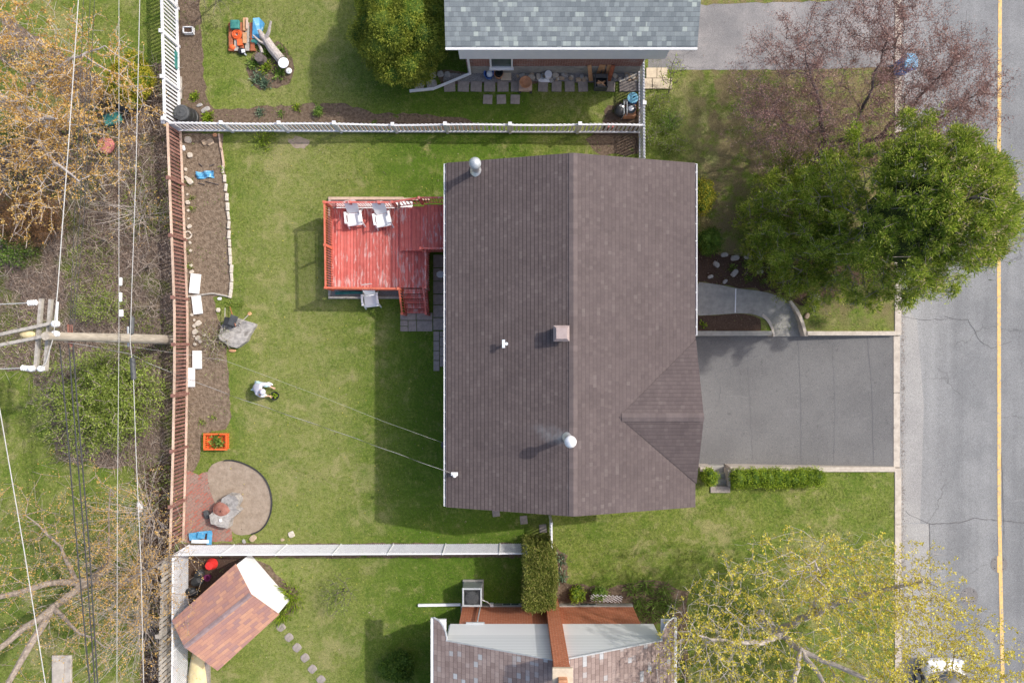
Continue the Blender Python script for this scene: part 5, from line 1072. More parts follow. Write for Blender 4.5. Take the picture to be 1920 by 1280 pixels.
# small garden plants: rosettes of leaves
def tuft(name, label, p, rad, n, leaf, L, wd, cat='plant', group=None, up=.9, k=1):
    b0 = W(*p); t = thing(name, label, cat, b0, group); q = nr.normal(size=(n, 3)) * rad * .45; q[:, 2] = np.abs(q[:, 2]) * .3 + .01; P = q + np.array(b0[:])
    D = unit(q * np.array([1, 1, 0]) / max(rad, .01) * .9 + nr.normal(size=P.shape) * .35 + np.array([0, 0, up])); 
    fast('foliage', blades(P, D, L * nr.uniform(.5, 1.3, n), wd * nr.uniform(.6, 1.3, n)), 4, leaf, t); return t
tuft('garden_plant', 'bright green round plant between the two stone steps patch and the white fence', (391, 221), .2, 260, 'lf_bright', .12, .05)
tuft('garden_plant', 'small bright plant in the soil strip above the compost bin', (366, 182), .16, 130, 'lf_bright', .12, .05)
tuft('garden_plant', 'blue green clump in the soil strip above the long white fence', (490, 211), .17, 160, 'lf_blue', .12, .03)
tuft('garden_plant', 'light green clump near the blue green one, above the long white fence', (558, 202), .15, 120, 'lf_bright', .1, .04)
mound('boxwood_bush', 'dark green small bush in the flower strip above the long white fence', (600, 212), .24, .4, 'lf_mid', .05, .03, seed=21, n=4)
tuft('garden_plant', 'small dark clump left of the little bush above the long white fence', (528, 214), .12, 80, 'lf_mid', .1, .03)
mound('boxwood_bush', 'round bright green bush in the bed right of the clipped hedge, left of its twin', (1080, 1108), .36, .6, 'lf_bright', .07, .045, seed=22, n=5)
mound('boxwood_bush', 'round mid green bush touching the white lattice trellis', (1121, 1108), .36, .6, 'lf_mid', .07, .045, seed=23, n=5)
mound('rhododendron', 'dark green leafy shrub on the lawn left of the bottom house', (752, 1237), (.72, .72), .9, 'lf_dark', .1, .05, seed=24, n=8)
tuft('garden_plant', 'pale leafed plant beside the clipped hedge, the upper of two', (1052, 1046), .2, 60, 'lf_blue', .2, .07); tuft('garden_plant', 'pale leafed plant beside the clipped hedge, the lower of two', (1052, 1080), .2, 60, 'lf_blue', .2, .07)
tuft('daylily_clump', 'long bright green leaf clump along the white end of the shed', (545, 1118), .55, 420, 'lf_bright', .3, .035); tuft('daylily_clump', 'bright grassy clump at the lower end of the white shed wall', (529, 1148), .35, 240, 'lf_bright', .28, .035)
DL = 'daylily clumps in the bed right of the bottom house'
for i, (x, y, lab) in enumerate(((1185, 1100, 'nearest above the trellis'), (1215, 1095, 'at the top of the bed, second from the left'), (1245, 1105, 'at the top right of the bed'), (1200, 1125, 'left of the middle of the bed'), (1232, 1128, 'in the middle of the bed'), (1258, 1130, 'at the right side of the bed'), (1190, 1146, 'lowest on the left side of the bed'), (1222, 1150, 'lowest in the middle of the bed'), (1250, 1152, 'lowest on the right of the bed'))):
    tuft('daylily_clump', 'strappy green clump ' + lab + ', near the trellis', (x, y), .3, 190, 'lf_mid', .28, .03, group=DL)
for i, (x, y, lab) in enumerate(((1272, 1215, 'upper'), (1276, 1245, 'middle'), (1273, 1275, 'lowest'))): tuft('garden_plant', lab + ' leafy plant in the row beside the right gutter of the bottom house', (x, y), .26, 130, 'lf_mid', .16, .06)
for i, (x, y, r_, m_, lab) in enumerate(((485, 148, .25, 'lf_blue', 'blue green plant at the lower left of the bed round the fallen trunk'), (503, 128, .3, 'lf_bright', 'bright green plant in the middle of the bed round the fallen trunk'), (528, 140, .25, 'lf_mid', 'mid green plant left of the white plate'), (527, 98, .25, 'lf_mid', 'green plant right of the fallen trunk'), (478, 122, .22, 'lf_mid', 'green plant left of the round stump'), (500, 103, .2, 'lf_mid', 'green plant between stump and trunk'), (498, 158, .2, 'lf_blue', 'blue green plant lowest in the bed round the fallen trunk'))):
    tuft('garden_plant', lab, (x, y), r_, 170, m_, .15, .05)
for i, (x, y, r_, m_, lab) in enumerate(((1232, 200, .5, 'lf_lime', 'loose green bush below the pale slabs'), (1255, 232, .5, 'lf_mid', 'mid green bush right of the blue barrel, past the fence'), (1225, 255, .55, 'lf_lime', 'light green bush lowest along the short white fence'), (1262, 275, .5, 'lf_lime', 'light green bush by the upper right roof corner'))):
    leafy('leafy_shrub', lab, W(x, y), [((0, 0, .4), (r_ + .1, r_, .35), 1)], 90, m_, .05, .035, .08, 12, seed=60 + i)
RG = 'small plants in the rock garden'
for i, (x, y, lab) in enumerate(((1372, 503, 'nearest the roof'), (1402, 522, 'just above the walkway'), (1428, 528, 'right of the middle, by the walkway'), (1445, 505, 'under the pine edge'), (1396, 495, 'in the middle of the rocks'), (1468, 540, 'above the top of the curved steps'))): tuft('rock_plant', 'small green plant in the rock garden, ' + lab, (x, y), .16, 90, 'lf_mid', .09, .04, group=RG)
tuft('garden_plant', 'small green plant in the soil island beside the driveway', (1318, 610), .15, 60, 'lf_bright', .1, .05); tuft('garden_plant', 'green tuft beside the pale bare spots under the long white fence', (500, 262), .5, 500, 'lf_bright', .1, .04)
tuft('garden_plant', 'green tuft at the right edge of the curved steps', (1535, 600), .3, 260, 'lf_mid', .1, .02); tuft('weed_clump', 'weeds at the top of the stone edging', (421, 318), .15, 70, 'lf_bright', .09, .04)
WG = 'weeds beside the red fence'
for x, y in ((357, 342), (360, 372), (362, 392), (352, 470), (357, 500), (401, 780), (381, 790), (430, 570), (452, 572)): tuft('weed_clump', 'low green weeds growing in the soil along the red fence', (x, y), .14, 60, 'lf_lime', .08, .04, group=WG)
# ================= YARD OBJECTS =================
def rock(name, label, p, d, m='rock', rz=0, seed=0, cat='rock', group=None, h=0, flat=True, rough=.18):
    o = MB().blob((0, 0, d[2] * .35), d, seed, rough, 3 if max(d) > .8 else 2, flat=flat).build(name, m); o.location = W(*p) + Vector((0, 0, h)); o.rotation_euler = (0, 0, rz); return tag(o, label, cat, group)
# flat boulder with tools
t = [(413, 630), (420, 608), (450, 597), (470, 603), (484, 608), (466, 640), (449, 653), (433, 649), (416, 636)]
P = rough_poly(px(*t), .12, .015, 5)
m = MB().prism(P, -.05, lambda x, y: .27 + .03 * math.sin(x * 5) + .03 * math.cos(y * 6)); tag(m.build('boulder', 'rock', bev=.05), 'big flat topped pale grey boulder on the lawn carrying garden tools', 'boulder')
t = thing('tool_bin', 'black plastic tub with a slanting lid standing on the flat grey boulder', 'tub', W(436, 602, .27) )
b0 = W(435, 603, .28); MB().box(b0 + Vector((-.04, -.02, .12)), (.42, .34, .22), R(-12)).build('tub', 'black', t, bev=.02); MB().box(b0 + Vector((.14, .04, .25)), (.30, .42, .03), R(-20)).build('lid', 'dark', t)
def tool(label, a, b, za, zb, head, hm='greymetal', shaft='wood_grey', name='shovel', cat='shovel'):
    A, B_ = W(*a, za), W(*b, zb); t = thing(name, label, cat, A); d = (A - B_).normalized(); MB().tube([A, B_], .017, 6).build('shaft', shaft, t)
    s_ = Vector((-d.y, d.x, 0)).normalized()
    if head == 'spade':
        MB().add([A + s_ * .06, A - s_ * .06, A + d * .15 - s_ * .085, A + d * .22, A + d * .15 + s_ * .085, A + Vector((0, 0, .03)), A + d * .12 + Vector((0, 0, .045))], [(0, 5, 1), (1, 5, 6, 2), (2, 6, 3), (3, 6, 4), (4, 6, 5, 0), (0, 1, 2, 3, 4)]).build('blade', hm, t)
    MB().bar(B_ - s_ * .06, B_ + s_ * .06, .03, .03).build('grip', 'black', t)
tool('shovel with brown blade, its grip resting on the right of the flat boulder', (466, 590), (449, 607), .06, .36, 'spade', 'timber')
tool('long pale pole leaning across the black tub on the boulder, left of the other tools', (422, 577), (421, 618), .35, .34, '', name='garden_pole', cat='tool'); tool('reddish brown handled tool lying over the lid of the black tub', (431, 575), (442, 612), .1, .62, '', shaft='timber_red', name='rake_handle', cat='tool')
tag(MB().blob((0, 0, .04), (.32, .14, .1), 8, .15).build('wood_chunk', 'timber', loc=W(437, 657)), 'orange brown piece of wood on the grass below the flat boulder', 'wood piece')
# fire pit boulder: big rock with rusty cover on the round bed
m = MB().prism(rough_poly(px((418, 948), (424, 930), (436, 922), (450, 924), (457, 934), (450, 948), (458, 953), (448, 962), (440, 968), (436, 984), (424, 984), (404, 976), (400, 960)), .1, .012, 6), -.05, lambda x, y: .42 + .05 * math.sin(x * 5 + 1) + .05 * math.cos(y * 5))
tag(m.build('boulder', 'rock', bev=.05), 'large pale grey boulder on the round dirt bed beside the brick patio', 'boulder')
bq = W(411, 958, .62); rust = surf('rust', (0.24, 0.10, 0.075), (0.36, 0.17, 0.13), 6, .8, .3, (0.19, 0.13, 0.15), 2, bump=.4)
t = thing('fire_pit', 'rusty domed fire pit bowl leaning on the left of the large pale boulder', 'fire pit', (bq.x, bq.y, 0))
MB().lathe((bq.x, bq.y, .05), [(.16, 0), (.3, .14), (.35, .3), (.345, .34), (.33, .3)], 22).build('bowl', rust, t); MB().lathe((bq.x, bq.y, .36), [(.34, 0), (.32, .03), (.22, .07), (.1, .09), (.02, .09)], 22).tube([(bq.x + .05, bq.y, .56), (bq.x + .12, bq.y, .6)], .03, 6).build('domed_lid', rust, t, smooth=True)
for k in range(3): a = k * 2.1; MB().bar((bq.x + math.cos(a) * .2, bq.y + math.sin(a) * .2, .16), (bq.x + math.cos(a) * .26, bq.y + math.sin(a) * .26, 0), .03, .03).build('leg', 'black', t)
rock('stone', 'round dark stone pot at the left rim of the rusty fire pit', (389, 963), (.3, .42, .25), 'dark', .3, 3)
rock('stone', 'small white stone on top of the large pale boulder', (423, 969, .47)[:2], (.12, .16, .08), 'white', .2, 4, h=.45)
for p, d, m_, lab in (((475, 1008), (.35, .28, .12), 'rock_tan', 'tan stone at the foot of the round dirt bed, just above the chain link fence'), ((547, 1001), (.3, .28, .1), 'rock_pale', 'pale stone set in the lawn above the chain link fence, furthest right'), ((530, 1011), (.18, .14, .07), 'rock_tan', 'small tan stone between the two larger stones above the chain link fence'), ((458, 1014), (.22, .14, .1), 'rock', 'grey stone touching the chain link fence below the round bed')): rock('stone', lab, p, d, m_, rnd.uniform(0, 3), rnd.randint(0, 99))
# white slabs along the red fence
t4 = (((367, 532), (.40, .80), -6, 'white rectangular board, uppermost of the pale boards along the red fence'), ((371, 572), (.36, .74), 7, 'white board spotted with debris, second from the top along the red fence'), ((371, 674), (.36, .74), 0, 'clean white board just below the level of the utility pole'), ((359, 707), (.32, .78), 0, 'white board leaning closest to the red fence, lowest of the pale boards'))
for p, d, a, lab in t4: o = MB().box((0, 0, .06), (*d, .1)).build('white_board', 'plastic', bev=.01); o.location = W(*p); o.rotation_euler = (0, 0, R(a)); tag(o, lab, 'board', 'white boards along the red fence')
for i in range(14): pass
RK = 'rocks loosely lined along the foot of the red fence'
rp = [(345, 318), (345.5, 333), (348, 365), (349, 380), (350, 395), (350, 410), (352, 425), (353, 455), (354, 470), (355, 498), (356, 510), (357, 590), (361, 600), (362, 610), (363, 622), (360, 630), (368, 634), (372, 640), (362, 645), (380, 628), (354, 292), (353, 340), (362, 612), (369, 606)]
pr = None
for i, p in enumerate(rp):
    if pr is None: pr = o = MB().blob((0, 0, .06), (.26, .34, .2), 9, .25, 2, flat=True).build('stone', 'rock_pale')
    else: o = pr.copy(); COL.objects.link(o)
    o.location = W(p[0] + 4, p[1]); o.rotation_euler = (0, 0, rnd.uniform(0, 6)); k = rnd.uniform(.35, 1.0); o.scale = (k, k * rnd.uniform(.6, 1.1), k); tag(o, 'pale rock in the loose row along the foot of the red fence', 'rock', RK)
for p, d, m_, a, lab in (((353, 263), (.36, .30, .16), 'rock_pale', 0, 'pale flat rock tucked under the white fence at the top of the soil bed'), ((384, 268), (.2, .28, .12), 'rock_tan', .5, 'left half of the broken tan slab near the top of the soil bed'), ((395, 267), (.36, .3, .12), 'rock_tan', .6, 'right half of the broken tan slab near the top of the soil bed'), ((404, 254), (.2, .18, .12), 'terracotta', 0, 'small orange stone by the white fence at the top of the soil bed'), ((345, 278), (.16, .26, .1), 'white', .2, 'small white stone beside the upper end of the red fence'), ((410, 581), (.2, .2, .12), 'rock_pale', 0, 'white round stone on the grass above the tangled shrub'), ((412, 560), (.2, .14, .08), 'white', 0, 'white bit just under the lower end of the soil bed')): rock('stone', lab, p, d, m_, a, rnd.randint(0, 99))
tag(MB().tube([(W(352, 556).x, W(0, 556).y, .05), (W(400, 549).x, W(0, 550).y, .06), (W(434, 557).x, W(0, 557).y, .05)], .04, 6).build('edging_log', 'wood_grey'), 'thin weathered log closing the lower end of the long soil bed', 'log')
# blue folded sheet in the bed
m = MB(); X = np.linspace(-.36, .36, 13); Y = np.linspace(-.14, .14, 6); b = 0
vs = [(x, y + .06 * math.sin(x * 6) - x * .12, .05 + .05 * math.sin(x * 17 + y * 9) + .03 * math.cos(y * 30)) for x in X for y in Y]; fs = [(i * 6 + j, (i + 1) * 6 + j, (i + 1) * 6 + j + 1, i * 6 + j + 1) for i in range(12) for j in range(5)]
o = m.add(vs, fs).build('blue_sack', 'blue', loc=W(385, 328, .02)); md = o.modifiers.new('solid', 'SOLIDIFY'); md.thickness = .01; tag(o, 'crumpled blue and white sack lying on the soil in the long bed', 'sack')
for a, b_ in (((373, 306), (380, 312)), ((393, 311), (402, 308)), ((386, 340), (410, 346)), ((372, 343), (384, 346))): tag(MB().tube([W(*a, .04), W(*b_, .05)], .018, 5).build('stick', 'bark_dark'), 'thin dark stick lying on the soil near the crumpled blue sack', 'stick', 'sticks around the blue sack')
# blue thing by the lower fence corner
t = thing('lounge_frame', 'folded pale blue garden seat lying on the brick patio by the chain link fence', 'garden seat', W(380, 1005)); c = W(380, 1003, .1)
for i, (dx, dy, w_, h_, a) in enumerate(((-.28, -.02, .5, .3, 8), (.1, .14, .6, .1, 5), (.32, -.1, .2, .5, -4), (-.05, -.22, .7, .14, 0), (.0, .02, .3, .22, -10))): MB().box(c + Vector((dx, dy, .05 + i * .02)), (w_, h_, .03), R(a)).build('panel', 'blue' if i != 3 else 'siding', t)
# orange crate with greens
c = W(409, 826); t = thing('crate', 'bright orange plastic crate holding cut green plants, on the grass by the red fence', 'crate', c); cr = MB()
wd, dp, hh_ = .86, .58, .26
for i in range(11): x = -wd / 2 + wd * i / 10; cr.box(c + Vector((x * 1.0, 0, .02)), (.03, dp, .02)); [cr.box(c + Vector((x * 1.04, s_ * dp / 2 * 1.04, hh_ / 2)), (.04, .02, hh_)) for s_ in (-1, 1)]
for i in range(8): y = -dp / 2 + dp * i / 7; cr.box(c + Vector((0, y, .025)), (wd, .035, .02)); [cr.box(c + Vector((s_ * wd / 2 * 1.04, y, hh_ / 2)), (.02, .04, hh_)) for s_ in (-1, 1)]
cr.box(c + Vector((0, 0, .012)), (wd, dp, .008))
for s_ in (-1, 1): cr.box(c + Vector((0, s_ * (dp / 2 + .02), hh_)), (wd + .1, .06, .035)).box(c + Vector((s_ * (wd / 2 + .02), 0, hh_)), (.06, dp, .035))
cr.build('body', 'orange', t)
gq = nr.normal(size=(260, 3)) * np.array([.12, .14, .04]) + np.array([c.x + .02, c.y, .16]); o = fast('plant_cuttings', blades(gq, unit(nr.normal(size=gq.shape) + np.array([0, 0, .5])), .15 * nr.uniform(.5, 1.3, 260), np.full(260, .06)), 4, 'lf_mid', None, off=(c.x, c.y, 0)); o.location = (c.x, c.y, 0); tag(o, 'heap of cut leafy plants inside the orange crate', 'plant cuttings', None, 'stuff')
# white ring, planter, compost bin
tag(MB().tube([(math.cos(a * .5236) * .13 * (1 if a % 3 else 1.25), math.sin(a * .5236) * .15, .04) for a in range(13)], .03, 6, cap=False).build('ring', 'rock_pale', loc=W(353, 441)), 'pale squarish ring lying beside the middle of the red fence', 'ring')
c = W(356, 60); t = thing('planter', 'white rimmed rectangular planter box of soil on the upper left soil strip', 'planter', c)
m = MB(); [m.box(c + Vector((0, s_ * .12, .1)), (.40, .03, .2)).box(c + Vector((s_ * .19, 0, .1)), (.03, .27, .2)) for s_ in (-1, 1)]; m.build('box', 'white', t); MB().box(c + Vector((0, 0, .08)), (.34, .2, .1)).build('soil_fill', 'soil_dark', t)
c = W(356, 222); t = thing('compost_bin', 'round black plastic compost bin in the corner where the white fences meet', 'compost bin', c)
MB().lathe(c, [(.40, 0), (.39, .12), (.36, .14), (.355, .4), (.34, .42), (.33, .66), (.3, .7)], 26).build('body', 'black', t); MB().lathe(c + Vector((0, 0, .68)), [(.31, 0), (.31, .05), (.24, .08), (.22, .07), (.2, .1), (.04, .13), (.03, .16)], 26).build('lid', 'dark', t, smooth=False)
tag(MB().box((0, 0, 0), (.9, .08, .07)).build('edging_log', 'wood_grey', loc=W(339, 165, .05)), 'weathered timber along the foot of the left white fence', 'timber').rotation_euler = (0, 0, R(90))
rock('stone', 'flat pale stone at the inner corner of the soil strip, left one of the pair', (374, 198), (.32, .14, .08), 'rock', .4, 3, group='pair of flat stones above the compost bin'); rock('stone', 'flat pale stone at the inner corner of the soil strip, right one of the pair', (386, 206), (.45, .22, .08), 'rock', .5, 4, group='pair of flat stones above the compost bin')
tag(MB().box((0, 0, .2), (.05, .7, .35)).build('green_board', 'teal', loc=W(336, 118, 0)), 'green board standing against the left white fence', 'board')
# far left clutter seen through the trees
tag(MB().blob((0, 0, .15), (.75, .7, .3), 5, .2, 2).build('wheelbarrow_tray', 'red', loc=W(203, 276)), 'faded red tray on the ground under the orange budded tree', 'tray'); bpy.data.objects['wheelbarrow_tray'].data.materials[0] = surf('faded_red', (0.50, 0.16, 0.15), (0.62, 0.26, 0.24), 8, .7)
t = thing('garden_cart', 'dark green garden cart under the orange budded tree', 'cart', W(220, 228)); c = W(220, 228); MB().box(c + Vector((0, 0, .3)), (.7, .45, .2), R(15)).build('tray', 'teal', t, bev=.03); MB().tube([c + Vector((.3, .1, .3)), c + Vector((.75, .3, .5))], .02, 6).build('handle', 'greymetal', t)
for s_ in (-1, 1): MB().lathe((0, 0, 0), [(.12, -.03), (.13, 0), (.12, .03)], 14).build('wheel', 'black', t, loc=(0, s_ * .28, .13)).rotation_euler = (R(90), 0, 0)
tag(MB().blob((0, 0, .2), (.5, .4, .4), 6, .2).build('bag', 'dark', loc=W(238, 205)), 'dark grey bag next to the green cart', 'bag')
tag(MB().blob((0, 0, .15), (.4, .5, .3), 16, .2).build('bag', 'black', loc=W(250, 188)), 'black bag at the foot of the yellow green evergreen', 'bag')
for i, (x, y) in enumerate(((270, 90), (282, 20))): pass
# ---------- scrap pile by the top edge ----------
c = W(455, 72); t = thing('pallet', 'low wooden pallet carrying scrap, near the top edge left of the fallen trunk', 'pallet', c)
for i in range(5): MB().box(c + Vector((-.42 + i * .22, 0, .14)), (.17, 1.15, .03)).build('board', 'wood_grey' if i % 2 else 'timber_red', t)
for s_ in (-1, 0, 1): MB().box(c + Vector((0, s_ * .5, .06)), (1.1, .1, .1)).build('runner', 'timber_red', t)
tag(MB().box((0, 0, 0), (.36, .36, .16)).build('scrap_box', 'teal', loc=W(441, 47, .25), bev=.03), 'dull green box at the upper left of the pallet', 'box')
for i, (x, y0, y1, m_) in enumerate(((463, 38, 62, 'timber'), (463, 66, 86, 'timber'), (468, 40, 60, 'wood_pale'))): tag(MB().bar((0, W(0, y0).y, 0), (0, W(0, y1).y, 0), .16 if i < 2 else .08, .03).build('plank', m_, loc=(W(x, 0).x, 0, .2 + i * .035)), ('upper wide tan plank on the pallet', 'lower wide tan plank on the pallet', 'narrow pale plank at the right of the pallet')[i], 'plank', 'planks on the pallet')
t = thing('hose_coil', 'coiled orange hose lying on the pallet', 'hose', W(448, 70, .17)); 
m = MB()
for k in range(5): m.tube([(W(447.5, 0).x + math.cos(a * .5236) * (.07 + k * .03), W(0, 69).y + math.sin(a * .5236) * (.07 + k * .032), .2 + k % 2 * .03) for a in range(13)], .018, 5, cap=False)
m.build('coil', 'orange', t); MB().box(W(450, 80, .2), (.2, .26, .08), .1).build('reel', 'orange', t)
tag(MB().blob((0, 0, .12), (.3, .22, .24), 3, .1).build('fuel_can', 'orange', loc=W(438, 92)), 'small orange can on the grass at the lower left of the pallet', 'can')
t = thing('chainsaw', 'dark blue and white power tool on the grass under the pallet', 'power tool', W(454, 95)); MB().blob(W(452, 96, .1), (.36, .28, .2), 3, .15).build('body', 'black', t); MB().box(W(456, 96, .22), (.13, .13, .04), .2).build('cover', 'white', t); MB().bar(W(458, 100, .1), W(462, 104, .04), .05, .02).build('guide_bar', 'greymetal', t)
tag(MB().add([(-.2, -.4, .0), (.12, -.42, .02), (.3, .2, .05), (.1, .42, .02), (-.12, .35, .12), (-.2, -.4, -.05), (.12, -.42, -.05), (.3, .2, -.05), (.1, .42, -.05), (-.12, .35, -.05)], [(0, 1, 2, 3, 4), (0, 5, 6, 1), (1, 6, 7, 2), (2, 7, 8, 3), (3, 8, 9, 4), (4, 9, 5, 0)]).build('tarp', 'blue', loc=W(482, 53, .2)), 'bright blue tarp folded beside the pallet', 'tarp')
tag(MB().blob((0, 0, .1), (.4, .3, .16), 13, .2).build('green_cloth', 'teal', loc=W(479, 80)), 'teal cloth bundle below the blue tarp', 'cloth')
for a, b_, r1, r2, lab in (((527, 112), (492, 68), .19, .14, 'thick fallen tree trunk lying across the round flower bed at the top left'),): 
    t = thing('fallen_trunk', lab, 'log', W(*a)); MB().tube([W(*a, .17), W(510, 92, .2), W(499, 74, .26), W(*b_, .34), W(485, 56, .5)], [r1, r1, .16, .12, .06], 12).build('log', 'bark_pale', t)
    MB().tube([W(497, 76, .3), W(504, 60, .5), W(508, 40, .7)], [.09, .07, .04], 7).build('limb', 'bark_pale', t); MB().tube([W(500, 84, .2), W(487, 78, .3), W(474, 66, .5)], [.07, .05, .03], 6).build('limb', 'bark_pale', t)
t = thing('stump', 'round dark grey stump in the flower bed left of the fallen trunk', 'stump', W(491, 113)); MB().lathe(W(491, 113), [(.26, 0), (.2, .15), (.19, .3), (.02, .31)], 14).build('stump', 'bark_dark', t)
tag(MB().tube([W(492, 100, .12), W(488, 88, .12), W(482, 80, .1)], [.07, .06, .03], 7).build('branch', 'bark_pale'), 'short pale branch lying just left of the fallen trunk', 'branch')
t = thing('birdbath', 'round white plate shaped birdbath with a smaller white dish, right end of the flower bed', 'birdbath', W(537, 126)); MB().lathe(W(537, 125, 0), [(.06, 0), (.05, .3), (.2, .34), (.22, .38), (.18, .36), (.02, .35)], 24).build('basin', 'porcelain', t, smooth=True); MB().lathe(W(543, 135, 0), [(.08, 0), (.13, .1), (.11, .14), (.02, .13)], 16).build('dish', 'porcelain', t, smooth=True)
# ---------- along the wall of the upper neighbour ----------
SG = 'paving stones in front of the brick wall at the top'
for i, x in enumerate((843, 869, 893, 918, 943, 967, 1018, 1043.5, 1068, 1093, 1144, 1170, 1188)):
    o = MB().box((0, 0, .03), (.46 if x < 950 else .4, .42, .06)).build('paving_stone', 'slab', bev=.015); o.location = W(x, 163); o.rotation_euler = (0, 0, rnd.uniform(-.06, .06)); tag(o, 'square paving stone, %s from the left in the row along the upper brick wall' % ORD[i], 'paving stone', SG)
for i, x in enumerate((914.5, 940, 966)): o = MB().box((0, 0, .025), (.38, .38, .05)).build('paving_stone', 'slab', bev=.015); o.location = W(x, 187); o.rotation_euler = (0, 0, rnd.uniform(-.05, .05)); tag(o, ('left', 'middle', 'right')[i] + ' one of three paving stones set in the grass below the main row', 'paving stone', SG)
for i, (x, y, m_) in enumerate(((1221, 138, 0), (1241, 138, 0), (1214, 158, 0), (1231, 158, 0), (1250, 158, 0))): o = MB().box((0, 0, .04), (.42, .42, .07)).build('patio_slab', 'slab_pale', bev=.01); o.location = W(x, y); tag(o, ('upper left', 'upper right', 'lower left', 'lower middle', 'lower right')[i] + ' cream slab of the small landing right of the short white fence', 'paving slab', 'cream slabs at the side door')
PB = 'pebbles along the brick wall at the top'; pr = None; rg2 = random.Random(4)
for i in range(58):
    x = rg2.choice([rg2.uniform(965, 1100), rg2.uniform(990, 1098), rg2.uniform(1150, 1192)]); y = rg2.uniform(140, 152)
    if pr is None: prs_ = [MB().blob((0, 0, .04), (.24, .18, .14), k, .25, 2, flat=True).build('pebble', mm) for k, mm in enumerate(('rock_tan', 'rock', 'rock_pale'))]; pr = 1
    if i < 3: o = prs_[i]
    else: o = prs_[i % 3].copy(); COL.objects.link(o)
    o.location = W(x, y); o.rotation_euler = (0, 0, rg2.uniform(0, 6)); k = rg2.uniform(.6, 1.2); o.scale = (k, k, k); tag(o, 'rounded pebble in the stone strip at the foot of the upper brick wall', 'pebble', PB)
for x, y, d, lab in ((812, 142, .34, 'grey rock under the evergreen, left one'), (826, 140, .32, 'grey rock under the evergreen, middle one'), (839, 141, .3, 'grey rock under the evergreen, right one'), (786, 160, .5, 'flat grey stone under the downspout, left one'), (810, 160, .5, 'flat grey stone under the downspout, right one')): rock('stone', lab, (x, y), (d, d * .9, .15), 'rock', .2, int(x), group='rocks by the upper downspout')
c = W(917, 143); t = thing('laundry_basket', 'blue and white basket by the upper brick wall, left of the black pot', 'basket', c); MB().lathe(c, [(.15, 0), (.2, .28), (.21, .3), (.19, .29), (.14, .04)], 16).build('basket', 'bluebin', t); MB().blob(c + Vector((0, 0, .24)), (.3, .26, .14), 3, .3).build('contents', 'siding', t)
c = W(935, 143); t = thing('flower_pot', 'black flower pot nested in a brown one beside the blue basket', 'flower pot', c); MB().lathe(c, [(.14, 0), (.19, .28), (.2, .3), (.17, .3), (.13, .05)], 18).build('outer_pot', 'terracotta', t); MB().lathe(c + Vector((.03, .01, .1)), [(.12, 0), (.16, .28), (.15, .3), (.13, .28), (.1, .1)], 18).build('inner_pot', 'black', t)
tag(MB().box((0, 0, .05), (.42, .3, .06)).build('tray', 'slab_pale', loc=W(949, 145)), 'tan tray on the ground right of the black flower pot', 'tray')
c = W(985, 163); t = thing('planter', 'large shallow terracotta bowl planter on a square base before the pebble strip', 'planter', c); MB().box(c + Vector((0, -.02, .12)), (.54, .4, .22)).build('stand', 'wood_pale', t, bev=.02); MB().lathe(c + Vector((0, .04, .22)), [(.12, 0), (.22, .14), (.25, .2), (.24, .21), (.1, .12), (.02, .11)], 22).build('bowl', 'terracotta', t)
for s_ in (-1, 1): MB().box(c + Vector((s_ * .22, -.24, .05)), (.1, .08, .09)).build('wheel', 'black', t)
c = W(1022, 146); t = thing('bucket', 'white bucket standing on a white cloth among the pebbles', 'bucket', c); MB().lathe(c + Vector((.12, .02, .03)), [(.12, 0), (.145, .3), (.15, .31), (.02, .315)], 18).build('bucket', 'porcelain', t); MB().lathe(c + Vector((-.06, 0, .03)), [(.1, 0), (.12, .16), (.1, .17), (.08, .05)], 16).build('pail', 'greymetal', t)
tag(MB().blob((0, 0, .02), (.62, .42, .05), 7, .2, 2, flat=True).build('cloth', 'white', loc=W(1021, 147, .03)), 'white cloth spread on the pebbles under the bucket', 'cloth')
for i, (a, b_, m_, lab) in enumerate((((1108, 152), (1105, 122), 'timber', 'leftmost plank, standing apart from the others'), ((1121, 140), (1128, 122), 'timber', 'plank just left of the middle, behind the firewood box'), ((1130, 140), (1133, 122), 'timber', 'thin plank in the middle, behind the firewood box'), ((1138, 143), (1143, 122), 'timber', 'plank touching the red brown one'), ((1141, 153), (1150, 123), 'timber_red', 'dark red brown plank, rightmost'))):
    tag(MB().bar(W(a[0], a[1], .02), W(b_[0], b_[1], .85 if i != 4 else .9), .16 if i != 2 else .1, .03, up=(0, -1, 1)).build('plank', m_), lab + ', leaning on the upper brick wall', 'plank', 'planks leaning on the upper wall')
c = W(1125, 160); t = thing('firewood_box', 'open black box full of firewood in front of the leaning planks', 'box', c); m = MB(); [m.box(c + Vector((s_ * .24, 0, .25)), (.04, .5, .42)) for s_ in (-1, 1)]; m.box(c + Vector((0, .24, .27)), (.5, .04, .46)).box(c + Vector((0, -.24, .25)), (.5, .04, .42)).box(c + Vector((0, 0, .05)), (.46, .46, .04)).box(c + Vector((0, .19, .49)), (.5, .16, .03)); m.build('box', 'dark', t)
for i in range(8): MB().tube([c + Vector((rnd.uniform(-.2, -.1), rnd.uniform(-.15, .1), .3 + i * .012)), c + Vector((rnd.uniform(.1, .2), rnd.uniform(-.18, .1), .3 + i * .012))], .035, 6).build('log', 'timber' if i % 2 else 'bark', t)
